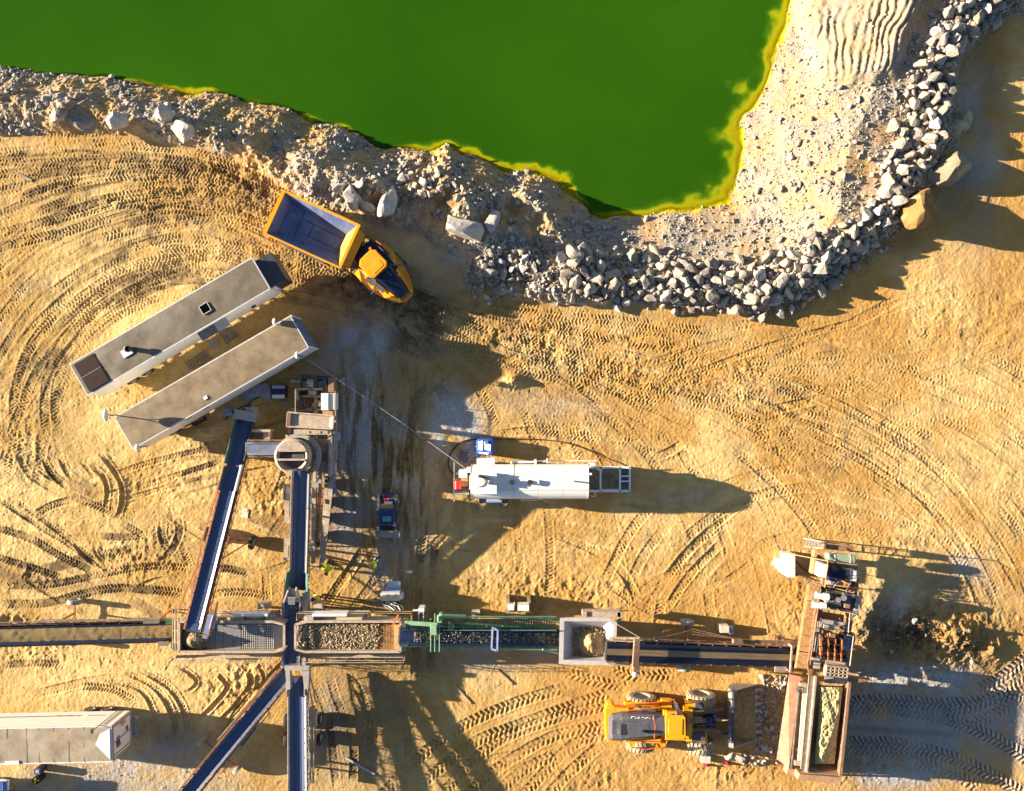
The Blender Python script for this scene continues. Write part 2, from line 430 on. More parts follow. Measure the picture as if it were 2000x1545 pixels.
def resamp(p, n=14):
    q = catmull(p, 12); s = np.concatenate([[0], np.cumsum(np.linalg.norm(np.diff(q, axis=0), axis=1))])
    t = np.linspace(0, s[-1], n); return np.stack([np.interp(t, s, q[:, 0]), np.interp(t, s, q[:, 1])], 1)
gO = resamp([(-40, 306), (150, 290), (300, 297), (430, 326), (560, 392), (700, 480), (830, 572), (960, 612), (1100, 628), (1300, 660), (1500, 700), (1750, 790), (1900, 920), (2030, 1110)])
gM = resamp([(-40, 640), (60, 520), (200, 445), (350, 405), (480, 418), (600, 480), (720, 570), (850, 640), (1000, 690), (1200, 740), (1450, 800), (1650, 890), (1800, 1000), (1880, 1100), (1960, 1300)])
gI = resamp([(50, 1000), (70, 850), (115, 700), (200, 600), (330, 520), (470, 478), (560, 505), (640, 570), (720, 650), (790, 730), (830, 820), (825, 950), (800, 1150)])
rr = random.Random(4)
k = 0
for A, B, n in ((gO, gM, 13), (gM, gI, 9)):
    for i in range(n):
        t = (i + rr.uniform(-.3, .3)) / n
        p = A * (1 - t) + B * t
        lo = rr.choice([0, 0, 0, 2]); hi = rr.choice([14, 14, 12, 11])
        k += 1
        for o in (-1.15, 1.15):
            track([tuple(q) for q in p[lo:hi]], rr.uniform(.28, .4), rr.uniform(.014, .034), rr.uniform(.25, .31), rr.uniform(.006, .025), rr.uniform(.12, .5), k, 0.95, rr.choice([.9, -.9, .6]), o)
for i in range(22):
    A, B = ((gO, gM) if i % 2 else (gM, gI)); t_ = rr.random(); p = A * (1 - t_) + B * t_
    track([tuple(q) for q in p[rr.choice([0, 0, 1, 2]):rr.choice([8, 9, 11])]], rr.uniform(.22, .34), rr.uniform(.012, .026), rr.uniform(.2, .26), rr.uniform(.006, .02), rr.uniform(.2, .6), 60 + i, .9, rr.choice([.9, -.9]))
# strong ribbed bands at the upper left and under the rock row
for i, (pts, am, dm) in enumerate([
    ([(-20, 318), (120, 318), (260, 308), (380, 318), (500, 350)], .045, .8), ([(-20, 340), (120, 334), (260, 330), (400, 338), (520, 372)], .045, .8),
    ([(-20, 300), (100, 296), (220, 304)], .02, .0), ([(360, 325), (470, 335), (560, 372)], .045, .5), ([(380, 345), (470, 352), (545, 385)], .045, .4),
    ([(-20, 460), (40, 445), (120, 425), (160, 415)], .04, .5), ([(200, 395), (300, 402), (400, 415)], .03, .3), ([(-20, 490), (60, 468), (130, 450)], .04, .6),
    ([(1050, 612), (1200, 625), (1330, 640), (1420, 652)], .05, .6), ([(1060, 632), (1200, 642), (1330, 655)], .045, .6), ([(1080, 650), (1220, 668), (1400, 680)], .03, .4),
    ([(900, 570), (980, 590), (1070, 607)], .03, .5), ([(130, 860), (110, 800), (120, 730), (165, 660), (240, 600), (330, 548)], .04, .3), ([(95, 860), (88, 780), (105, 700), (160, 625), (260, 560), (400, 500)], .04, .3),
    ([(420, 505), (500, 490), (550, 510), (590, 560)], .045, .5), ([(440, 525), (520, 505), (580, 530), (640, 590)], .03, .4),
    ([(180, 610), (330, 530), (420, 490)], .045, .3), ([(40, 900), (30, 780), (60, 680), (130, 590)], .04, .35)]):
    track(pts, .36, am, .27, .02, dm, 200 + i, 0.5)
# ruts left of the conveyor
for i, (pts, hw, am, rt, dm) in enumerate([
    ([(-10, 968), (60, 1015), (130, 1060), (200, 1112)], .2, .03, .05, .4), ([(20, 968), (80, 1010), (150, 1065), (220, 1120)], .2, .03, .05, .4),
    ([(-10, 1028), (60, 1050), (120, 1085), (190, 1118)], .3, .04, .05, .6), ([(-10, 1085), (60, 1108), (130, 1132)], .28, .05, .03, .5),
    ([(0, 1146), (110, 1138), (200, 1120), (290, 1105), (380, 1108)], .3, .05, .03, .6), ([(0, 1180), (90, 1178), (160, 1162), (230, 1150), (330, 1155), (370, 1165)], .34, .05, .03, .6),
    ([(30, 880), (60, 930), (110, 960)], .22, .03, .07, .5), ([(80, 885), (100, 925), (140, 955)], .22, .03, .07, .6), ([(115, 885), (130, 920), (150, 940)], .22, .03, .07, .5),
    ([(150, 890), (180, 925), (185, 945)], .16, .0, .07, .2), ([(195, 880), (225, 920), (240, 950), (240, 985), (228, 1018)], .2, .0, .10, .2), ([(172, 905), (200, 925), (212, 955), (208, 1000)], .2, .0, .10, .2),
    ([(215, 935), (260, 915), (330, 895), (430, 868)], .22, .03, .03, .4), ([(250, 960), (310, 940), (400, 910), (440, 895)], .22, .04, .03, .5), ([(240, 975), (300, 960), (340, 950)], .2, .03, .05, .3),
    ([(320, 1010), (316, 1045), (330, 1080)], .3, .03, .04, .7), ([(350, 1010), (352, 1045), (330, 1085), (300, 1110)], .3, .03, .04, .7), ([(350, 1050), (365, 1090), (375, 1120)], .25, .03, .03, .6),
    ([(230, 1015), (270, 1040), (300, 1055)], .28, .03, .03, .4), ([(180, 1045), (250, 1050), (300, 1045)], .28, .03, .03, .4), ([(190, 1080), (240, 1078), (280, 1060)], .28, .04, .03, .4),
    ([(140, 1050), (160, 1080), (190, 1105)], .14, .0, .09, .0), ([(185, 1060), (190, 1085), (215, 1110)], .12, .0, .08, .0), ([(130, 965), (220, 1000), (275, 1030)], .3, .035, .02, .4),
    ([(60, 1010), (110, 985), (160, 975)], .3, .04, .03, .4), ([(400, 1120), (440, 1110), (500, 1120)], .3, .04, .03, .4), ([(390, 1170), (460, 1155), (540, 1165)], .3, .04, .03, .4)]):
    track(pts, hw, am, .24, rt, min(1, dm * 1.7), 300 + i, 0.3)
# swirl below the left screen, bottom left
for i, (pts, hw, am, rt, dm) in enumerate([
    ([(560, 1290), (520, 1330), (470, 1380), (430, 1440)], .2, .0, .12, .1), ([(480, 1300), (490, 1335), (460, 1380), (420, 1420)], .24, .0, .14, .2), ([(420, 1310), (445, 1340), (420, 1375), (385, 1410)], .2, .0, .12, .1),
    ([(505, 1295), (515, 1330), (490, 1375), (440, 1425)], .14, .0, .1, .1), ([(280, 1310), (330, 1340), (360, 1385), (370, 1440)], .25, .03, .07, .3), ([(240, 1310), (300, 1340), (335, 1390), (345, 1450)], .25, .03, .07, .3),
    ([(200, 1325), (270, 1345), (300, 1390), (310, 1450)], .2, .02, .06, .2), ([(345, 1295), (385, 1330), (360, 1360)], .15, .0, .1, .0), ([(0, 1300), (80, 1295), (130, 1300)], .3, .05, .02, .4), ([(150, 1340), (220, 1345), (280, 1380)], .3, .04, .02, .4),
    ([(300, 1400), (310, 1440), (300, 1490)], .3, .02, .05, .3), ([(270, 1400), (280, 1450), (270, 1490)], .3, .02, .05, .3)]):
    track(pts, hw, am, .24, rt, dm, 400 + i, 0.3)
# wide loader treads bottom centre and lower right
for i, pts in enumerate([
    [(740, 1560), (820, 1480), (900, 1420), (1000, 1375), (1120, 1340)], [(770, 1580), (860, 1500), (940, 1445), (1060, 1400), (1200, 1350)], [(860, 1560), (930, 1480), (1010, 1430), (1130, 1390), (1210, 1375)],
    [(900, 1560), (990, 1490), (1080, 1440), (1190, 1415)], [(1020, 1560), (1080, 1490), (1130, 1450), (1210, 1432)], [(1060, 1570), (1110, 1510), (1180, 1450)], [(960, 1560), (1030, 1500), (1100, 1470)],
    [(1100, 1310), (1160, 1330), (1240, 1345)], [(1190, 1300), (1240, 1320), (1320, 1318)]]):
    track(pts, .42, .06, .42, .03, .15, 500 + i, 0.4, 1.1)
for i, pts in enumerate([
    [(1640, 1385), (1740, 1385), (1850, 1405), (1940, 1440), (2020, 1490)], [(1640, 1372), (1740, 1368), (1860, 1375), (2010, 1350)], [(1640, 1450), (1740, 1450), (1850, 1475), (1950, 1520), (2010, 1560)],
    [(1640, 1462), (1740, 1470), (1840, 1500), (1920, 1540)], [(1850, 1420), (1930, 1400), (2010, 1345)], [(1900, 1350), (1960, 1320), (2020, 1270)], [(1830, 1390), (1920, 1372), (2010, 1310)]]):
    track(pts, .48, .10, .40, .03, .45, 520 + i, 0.25, 1.1)
# arcs round the jaw crusher and streaks to the right
for i in range(13):
    r = 190 + 34 * i + rr.uniform(-9, 9)
    a0 = rr.uniform(150, 185) if i < 6 else rr.uniform(90, 130); a1 = rr.uniform(-25, 5)
    pts = [(1590 + 1.18 * r * math.cos(math.radians(a)), 1250 - 1.05 * r * math.sin(math.radians(a))) for a in np.linspace(a0, a1, 9)]
    track(pts, .36, rr.uniform(.02, .045), .3, .02, rr.uniform(.1, .45), 540 + i, 0.9)
for i in range(16):
    y = 640 + 22 * i
    track([(1050 + rr.uniform(-60, 300), y), (1400, y + 20 + rr.uniform(-10, 10)), (1700, y + 60), (2030, y + 150 + rr.uniform(-20, 20))], .4, rr.uniform(.012, .028), .3, .012, rr.uniform(.1, .5), 570 + i, 1.0)
for i in range(9):
    y = 560 + 22 * i
    track([(1560 + rr.uniform(-100, 200), y + 60), (1800, y + 25), (2030, y - 40 + rr.uniform(-20, 20))], .4, rr.uniform(.015, .035), .3, .012, rr.uniform(.1, .4), 590 + i, 1.0)
for i, pts in enumerate([[(1960, 120), (1920, 260), (1880, 420), (1780, 520), (1660, 600)], [(2000, 200), (1960, 340), (1900, 470), (1790, 560), (1650, 640)], [(1940, 60), (1960, 160), (1985, 240)], [(1860, 120), (1930, 200), (1990, 330)]]):
    track(pts, .4, .03, .3, .02, .2, 610 + i, .8)
# centre yard
for i, (pts, am, dm) in enumerate([
    ([(830, 1000), (822, 1100), (815, 1220), (812, 1340)], .05, .5), ([(850, 1050), (845, 1150), (842, 1330)], .04, .5), ([(780, 1050), (740, 1120), (690, 1190), (650, 1230)], .04, .8), ([(740, 1040), (700, 1090), (650, 1160), (610, 1220)], .04, .8), ([(720, 1060), (680, 1120), (640, 1190)], .02, .7),
    ([(880, 640), (850, 720), (800, 800), (780, 900), (770, 1000)], .02, .6), ([(910, 700), (840, 760), (800, 840), (800, 960)], .02, .7), ([(760, 600), (800, 660), (870, 720), (930, 760)], .025, .6), ([(690, 620), (730, 700), (740, 800), (735, 950)], .02, .6),
    ([(1080, 1040), (1150, 1070), (1210, 1110), (1250, 1180)], .02, .1), ([(1240, 1170), (1290, 1130), (1350, 1110), (1400, 1120)], .02, .1), ([(1190, 1140), (1250, 1180), (1290, 1200)], .03, .1), ([(1300, 1190), (1350, 1120), (1420, 1050)], .03, .2), ([(1260, 1200), (1310, 1120), (1380, 1040), (1480, 960)], .03, .2),
    ([(860, 1060), (960, 1030), (1060, 1010)], .02, .1), ([(1000, 830), (1100, 840), (1250, 870)], .03, .3), ([(960, 850), (1050, 842), (1180, 860)], .03, .2), ([(1260, 900), (1310, 880), (1340, 860)], .0, .1), ([(1240, 870), (1290, 890)], .05, .4),
    ([(640, 1310), (660, 1370), (690, 1440), (690, 1540)], .03, .8), ([(680, 1310), (720, 1400), (720, 1540)], .03, .7), ([(610, 1320), (640, 1400), (660, 1545)], .02, .8), ([(750, 1300), (790, 1400), (800, 1500)], .03, .6)]):
    track(pts, .32, am, .27, .04, dm, 630 + i, 0.4)
# faint random passes
for i in range(34):
    x, y = rr.uniform(0, 2000), rr.uniform(620, 1545); a = rr.uniform(-.5, .35) if x > 900 else rr.uniform(-1.6, 1.6); l = rr.uniform(60, 220); b = a + rr.uniform(-.5, .5)
    track([(x, y), (x + l * math.cos(a), y + l * math.sin(a)), (x + l * (math.cos(a) + math.cos(b)), y + l * (math.sin(a) + math.sin(b)))], rr.uniform(.2, .36), rr.uniform(.005, .02), .27, rr.uniform(.01, .04), rr.uniform(0, .3), 700 + i, .9)

# long colour streaks of dry and damp soil dragged along the haul roads
for i in range(190):
    A, B = ((gO, gM) if i % 2 else (gM, gI)); t_ = rr.random(); p = A * (1 - t_) + B * t_; lo = rr.choice([0, 1, 3, 5]); hi = lo + rr.choice([5, 7, 9])
    if hi - lo > 3: track([tuple(q) for q in p[lo:min(hi, 14)]], (rr.uniform(.06, .16) if i % 4 else rr.uniform(.3, .7)), 0, .3, (rr.uniform(.004, .016) if i % 4 else 0), rr.uniform(.25, .8), 900 + i, .9, pale=(rr.uniform(.3, .8) if i % 3 == 0 else 0))
for i in range(220):
    x = rr.uniform(850, 1850); y = rr.uniform(620, 1080); l = rr.uniform(120, 420); sl = .12 + (x - 1200) / 3500
    track([(x, y), (x + l * .5, y + l * .5 * sl), (x + l, y + l * sl * 1.5)], (rr.uniform(.06, .15) if i % 4 else rr.uniform(.25, .6)), 0, .3, (rr.uniform(.004, .014) if i % 4 else 0), rr.uniform(.2, .75), 970 + i, .8, pale=(rr.uniform(.3, .9) if i % 2 else 0))
for i in range(110):
    x = rr.uniform(-40, 520); y = rr.uniform(820, 1170); l = rr.uniform(50, 200); an = rr.choice([.5, .45, .6, -.3, -.25, 0.0]) + rr.uniform(-.15, .15)
    track([(x, y), (x + l * .5 * math.cos(an), y + l * .5 * math.sin(an) + rr.uniform(-6, 6)), (x + l * math.cos(an), y + l * math.sin(an))], rr.uniform(.08, .5), 0, .3, 0 if i % 3 else rr.uniform(.02, .06), rr.uniform(.2, .7), 1050 + i, .6, pale=(rr.uniform(.4, 1) if i % 2 else 0))
# hard-standing under the plant stays near zero; heights for placing things
def zt(x, y):
    ix = min(max(int(round((x - X0) / DX)), 0), NXf - 1); iy = min(max(int(round((y - Y0) / DX)), 0), NYf - 1)
    return float(Z[iy, ix])
def G(px, py, dz=0.0):
    p = W(px, py); p.z = zt(p.x, p.y) + dz; return p

# ------------------------------------------------------------------ soil masks (surface materials; damp also carries painted yard shade)
n_big = fbm(GX, GY, 8, 4, 801); n_mid = fbm(GX, GY, 2.2, 4, 802); n_sm = fbm(GX, GY, 0.7, 3, 803)
grey = np.maximum(bank * np.clip(0.66 + 1.0 * n_mid + 0.25 * right, 0, 1), sstep(.2, .8, hm) * .9)
for (a, b, rx, ry, an, am) in [(700, 690, 70, 110, 25, .9), (640, 700, 60, 110, 20, .35), (690, 850, 60, 160, 0, .75), (890, 840, 50, 75, 0, 1.0), (680, 1000, 60, 90, 0, .8), (760, 1100, 50, 70, 0, .8), (790, 620, 110, 110, 0, .45), (900, 510, 70, 40, 25, .75), (950, 545, 60, 25, 25, .6), (1800, 1320, 110, 32, 3, 1.25), (1750, 1350, 80, 20, 0, .7), (1850, 1420, 210, 85, 0, 1.1), (1760, 1510, 110, 35, 0, .9), (1890, 1140, 60, 50, 0, .4), (1900, 330, 50, 170, 0, .55), (640, 1400, 40, 120, 0, .7), (740, 1420, 60, 130, 0, .35), (960, 1290, 110, 22, 0, .8), (180, 1530, 260, 45, 0, .9), (330, 1480, 80, 60, 0, .7), (1720, 1210, 40, 60, 0, .5), (1330, 975, 60, 22, 0, .35), (1060, 1270, 60, 30, 0, .5), (1060, 790, 130, 26, 8, .45)]:
    grey = np.maximum(grey, blob(a, b, rx, ry, an, 2.4) * am * np.clip(0.8 + 1.1 * n_mid + .5 * n_sm, 0, 1.2))
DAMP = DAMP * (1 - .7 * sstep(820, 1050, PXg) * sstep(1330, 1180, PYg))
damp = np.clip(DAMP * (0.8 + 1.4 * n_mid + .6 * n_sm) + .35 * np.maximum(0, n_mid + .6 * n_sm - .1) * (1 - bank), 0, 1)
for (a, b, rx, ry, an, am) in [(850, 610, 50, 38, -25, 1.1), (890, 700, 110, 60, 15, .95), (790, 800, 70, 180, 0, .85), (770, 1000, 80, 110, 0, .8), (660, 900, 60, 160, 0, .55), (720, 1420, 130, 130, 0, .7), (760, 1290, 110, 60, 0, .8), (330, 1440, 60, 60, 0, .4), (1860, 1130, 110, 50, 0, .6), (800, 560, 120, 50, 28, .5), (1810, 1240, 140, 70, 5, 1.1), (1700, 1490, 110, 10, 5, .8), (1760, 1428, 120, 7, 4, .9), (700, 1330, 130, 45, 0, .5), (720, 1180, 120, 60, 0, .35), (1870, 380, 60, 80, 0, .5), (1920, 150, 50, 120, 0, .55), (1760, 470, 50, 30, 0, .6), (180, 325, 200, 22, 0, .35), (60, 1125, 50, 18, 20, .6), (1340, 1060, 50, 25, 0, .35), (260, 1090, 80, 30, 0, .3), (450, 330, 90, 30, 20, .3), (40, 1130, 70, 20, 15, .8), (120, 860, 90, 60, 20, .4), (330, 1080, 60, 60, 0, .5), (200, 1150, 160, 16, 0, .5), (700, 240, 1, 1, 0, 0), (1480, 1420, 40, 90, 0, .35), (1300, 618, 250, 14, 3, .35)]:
    damp = np.maximum(damp, blob(a, b, rx, ry, an, 2.2) * am * np.clip(.85 + .9 * n_mid, 0, 1.2))  # yard blobs paint its shadows darker brown on top of mucky soil
pale = np.clip(PALES * (.6 + 1.2 * n_mid) + 0.2 + 1.3 * n_big + 0.8 * n_mid + 0.45 * sstep(560, 100, PXg) * sstep(560, 800, PYg), 0, 1) * (1 - bank)
for (a, b, rx, ry, an, am) in [(150, 1270, 45, 22, 0, .9), (330, 640, 230, 150, -30, .45), (200, 1010, 120, 40, 15, .8), (1600, 1040, 130, 40, 0, .7), (1640, 720, 200, 24, 8, .5), (80, 290, 110, 10, 0, .8), (240, 850, 60, 30, 0, .5), (990, 1080, 130, 40, 0, .5), (1280, 1440, 90, 60, 0, .4), (130, 1170, 150, 14, 0, .6), (1650, 330, 120, 120, 0, .35), (1590, 190, 30, 40, 0, .6)]:
    pale = np.maximum(pale, blob(a, b, rx, ry, an) * am * np.clip(.8 + 1.2 * n_mid, 0, 1.2))
orange = np.clip(sstep(600, 1400, PXg) * (0.75 + 0.6 * n_big) + .3 * sstep(520, 300, PYg) + .3 * n_mid - .05, 0, 1)
for pts, wd in (([(950, 545), (1000, 520), (1095, 560), (1180, 560), (1280, 560), (1380, 575), (1480, 580), (1560, 550), (1640, 500), (1700, 460), (1745, 380), (1775, 320), (1805, 250), (1810, 180), (1830, 110), (1880, 40), (1960, 0)], 1.5), ([(660, 380), (760, 400), (830, 380), (900, 400)], 1.0)):
    q = w2(catmull(pts, 8)); f = upsample(lambda a, b: pdist(q, a, b), gx, gy, .25); damp = np.maximum(damp, .75 * sstep(wd, .2, f + .6 * n_mid))  # soil coloured darker along the rock rows for dark gaps between stones
chalk = np.zeros_like(Z)
for (a, b, rx, ry, an, am) in [(890, 835, 48, 62, 0, 1.0), (1800, 1328, 95, 24, 3, 1.2), (1745, 1335, 50, 18, 0, .9), (720, 690, 26, 60, 28, .8), (690, 650, 20, 40, 30, .6), (640, 830, 30, 60, 0, .35), (760, 1110, 34, 44, 0, .7), (690, 1030, 30, 40, 0, .4), (1760, 1505, 90, 26, 0, .8), (1690, 1480, 50, 18, 0, .6), (1880, 1110, 40, 30, 0, .4), (1760, 1170, 18, 40, 20, .5), (950, 1265, 90, 14, 0, .5), (240, 1500, 90, 30, 0, .5), (330, 1500, 70, 40, 0, .5), (900, 500, 40, 22, 30, .5), (1880, 180, 40, 60, 0, .4), (1900, 330, 60, 40, 0, .3), (250, 210, 60, 20, 0, .5), (110, 190, 40, 20, 0, .5), (700, 380, 120, 60, 20, .5), (980, 450, 60, 50, 0, .5)]:
    chalk = np.maximum(chalk, blob(a, b, rx, ry, an, 2.6) * am * np.clip(.9 + 1.3 * n_mid + .9 * n_sm, 0, 1.3))
stv = fbm(GX * 2.2, GY * .35, 0.9, 4, 811, .6)
chalk = np.maximum(chalk, np.maximum(blob(695, 830, 60, 190, 0, 2.6), .8 * blob(770, 960, 70, 160, 0)) * np.clip(.15 + 2.2 * stv + .8 * n_mid, 0, .8))
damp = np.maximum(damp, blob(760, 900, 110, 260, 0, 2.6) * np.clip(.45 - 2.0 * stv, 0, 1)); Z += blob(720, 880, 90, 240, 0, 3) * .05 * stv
chalk = np.maximum(chalk, np.maximum(.30 * blob(1850, 1410, 220, 80, 0, 3) * np.clip(.8 + n_mid, 0, 1), .8 * LUGD))
chalk = np.clip(chalk, 0, 1); damp = np.maximum(damp * (1 - .8 * chalk), .22 * sstep(.2, .8, hm))
algae = np.clip(sstep(0.12, -0.25, Z - LEVEL - 0.05 + 0.5 * n_sm), 0, 1) * bank * sstep(0.5, 0.0, sd_shore) * np.clip(1.3 * shelf, 0, 1)

# ------------------------------------------------------------------ build the ground sheet: fine inside, stretching to the horizon
ext = np.array([1, 2.5, 5, 9, 15, 25, 45, 80, 150, 300, 600.0])
ax_ = np.concatenate([X0 - ext[::-1], gx, X1 + ext]); ay_ = np.concatenate([Y0 - ext[::-1], gy, Y1 + ext])
def pad(A): return np.pad(A, len(ext), mode='edge')
FX, FY = np.meshgrid(ax_, ay_); ZZ = pad(Z)
ZZ[:11, :] *= .6
nx_, ny_ = len(ax_), len(ay_)
me = bpy.data.meshes.new('ground')
nv = nx_ * ny_
co = np.stack([FX, FY, ZZ], -1).reshape(-1, 3).astype(np.float32)
i = np.arange(nv).reshape(ny_, nx_)
q = np.stack([i[:-1, :-1], i[:-1, 1:], i[1:, 1:], i[1:, :-1]], -1).reshape(-1, 4)
me.vertices.add(nv); me.vertices.foreach_set('co', co.ravel())
me.loops.add(q.size); me.loops.foreach_set('vertex_index', q.ravel().astype(np.int32))
me.polygons.add(len(q)); me.polygons.foreach_set('loop_start', np.arange(0, q.size, 4, dtype=np.int32))
me.update()
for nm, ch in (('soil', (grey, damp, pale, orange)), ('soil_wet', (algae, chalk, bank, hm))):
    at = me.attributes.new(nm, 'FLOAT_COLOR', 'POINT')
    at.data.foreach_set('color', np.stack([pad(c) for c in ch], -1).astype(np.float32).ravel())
me.shade_smooth()

def soil_material():
    m = bpy.data.materials.new('quarry_soil'); m.use_nodes = True
    nt = m.node_tree; N = nt.nodes; L = nt.links; b = N['Principled BSDF']
    b.inputs['Roughness'].default_value = 0.95; b.inputs['Specular IOR Level'].default_value = 0.15
    tc = N.new('ShaderNodeTexCoord')
    def noise(scale, det=8, rough=.6, w=0):
        n = N.new('ShaderNodeTexNoise'); n.noise_dimensions = '4D'; n.inputs['W'].default_value = w
        n.inputs['Scale'].default_value = scale; n.inputs['Detail'].default_value = det; n.inputs['Roughness'].default_value = rough
        L.new(tc.outputs['Object'], n.inputs['Vector']); return n.outputs['Fac']
    a1 = N.new('ShaderNodeAttribute'); a1.attribute_name = 'soil'; a2 = N.new('ShaderNodeAttribute'); a2.attribute_name = 'soil_wet'
    s1 = N.new('ShaderNodeSeparateColor'); L.new(a1.outputs['Color'], s1.inputs[0])
    s2 = N.new('ShaderNodeSeparateColor'); L.new(a2.outputs['Color'], s2.inputs[0])
    def mix(f, A, B):
        x = N.new('ShaderNodeMix'); x.data_type = 'RGBA'
        for v, nm in ((A, 'A'), (B, 'B')):
            if isinstance(v, tuple): x.inputs[nm].default_value = (*v, 1)
            else: L.new(v, x.inputs[nm])
        if isinstance(f, float): x.inputs['Factor'].default_value = f
        else: L.new(f, x.inputs['Factor'])
        return x.outputs['Result']
    def rng(v, a, c, t0=0.0, t1=1.0):
        r = N.new('ShaderNodeMapRange'); r.inputs['From Min'].default_value = a; r.inputs['From Max'].default_value = c; r.inputs['To Min'].default_value = t0; r.inputs['To Max'].default_value = t1
        L.new(v, r.inputs['Value']); return r.outputs['Result']
    def mul(a, c):
        r = N.new('ShaderNodeMath'); r.operation = 'MULTIPLY'; L.new(a, r.inputs[0])
        if isinstance(c, float): r.inputs[1].default_value = c
        else: L.new(c, r.inputs[1])
        return r.outputs[0]
    base = mix(rng(noise(0.6, 10, .65), .3, .7), TAN0, TAN1)
    base = mix(rng(noise(9, 6, .7, 2), .40, .7, 0, .75), base, TAN2)
    base = mix(rng(noise(2.2, 10, .72, 3), .48, .68, 0, .7), base, TAN2)
    base = mix(mul(a1.outputs['Alpha'], rng(noise(.35, 6, .6, 4), .25, .75, .4, 1.0)), base, ORANGE)
    base = mix(mul(s1.outputs[2], rng(noise(1.2, 8, .65, 5), .3, .65, .25, .95)), base, PALE)
    gcol = mix(rng(noise(5, 8, .75, 6), .3, .7), GREY0, GREY1)
    gcol = mix(rng(noise(26, 4, .7, 7), .5, .75), gcol, GREY2)
    gcol = mix(mul(s2.outputs[2], rng(noise(.5, 6, .6, 8), .38, .62, .1, .75)), gcol, BUFF)
    base = mix(rng(noise(38, 3, .8, 21), .60, .70, 0, .8), base, (.62, .50, .33))
    base = mix(rng(noise(24, 4, .8, 22), .60, .68, 0, .75), base, (.15, .095, .04))
    base = mix(s1.outputs[0], base, gcol)
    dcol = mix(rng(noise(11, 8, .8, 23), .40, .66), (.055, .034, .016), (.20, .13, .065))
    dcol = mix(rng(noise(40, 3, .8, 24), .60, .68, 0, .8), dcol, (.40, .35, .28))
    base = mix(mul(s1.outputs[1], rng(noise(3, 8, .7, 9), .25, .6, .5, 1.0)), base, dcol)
    ccol = mix(rng(noise(16, 3, .8, 15), .42, .62), (.20, .20, .21), (.74, .75, .76))
    base = mix(mul(s2.outputs[1], rng(noise(4, 8, .75, 16), .25, .6, .3, 1.0)), base, ccol)
    base = mix(s2.outputs[0], base, ALGAE)
    L.new(base, b.inputs['Base Color'])
    bp = N.new('ShaderNodeBump'); bp.inputs['Strength'].default_value = 0.9; bp.inputs['Distance'].default_value = 0.06
    ad = N.new('ShaderNodeMath'); ad.operation = 'ADD'
    L.new(noise(7, 8, .7, 11), ad.inputs[0]); L.new(mul(noise(30, 5, .7, 12), .5), ad.inputs[1])
    L.new(ad.outputs[0], bp.inputs['Height']); L.new(bp.outputs['Normal'], b.inputs['Normal'])
    return m
TAN0, TAN1, TAN2 = (.47, .275, .080), (.63, .41, .14), (.27, .15, .046)
ORANGE, PALE, DAMPC = (.54, .265, .062), (.75, .545, .245), (.100, .056, .021)
GREY0, GREY1, GREY2, BUFF, ALGAE = (.22, .195, .17), (.36, .32, .275), (.52, .49, .46), (.40, .29, .155), (.55, .45, .01)
SOIL = soil_material()
ground = link('ground', me, SOIL); tag(ground, 'sandy quarry ground with tyre tracks', 'ground', kind='structure')

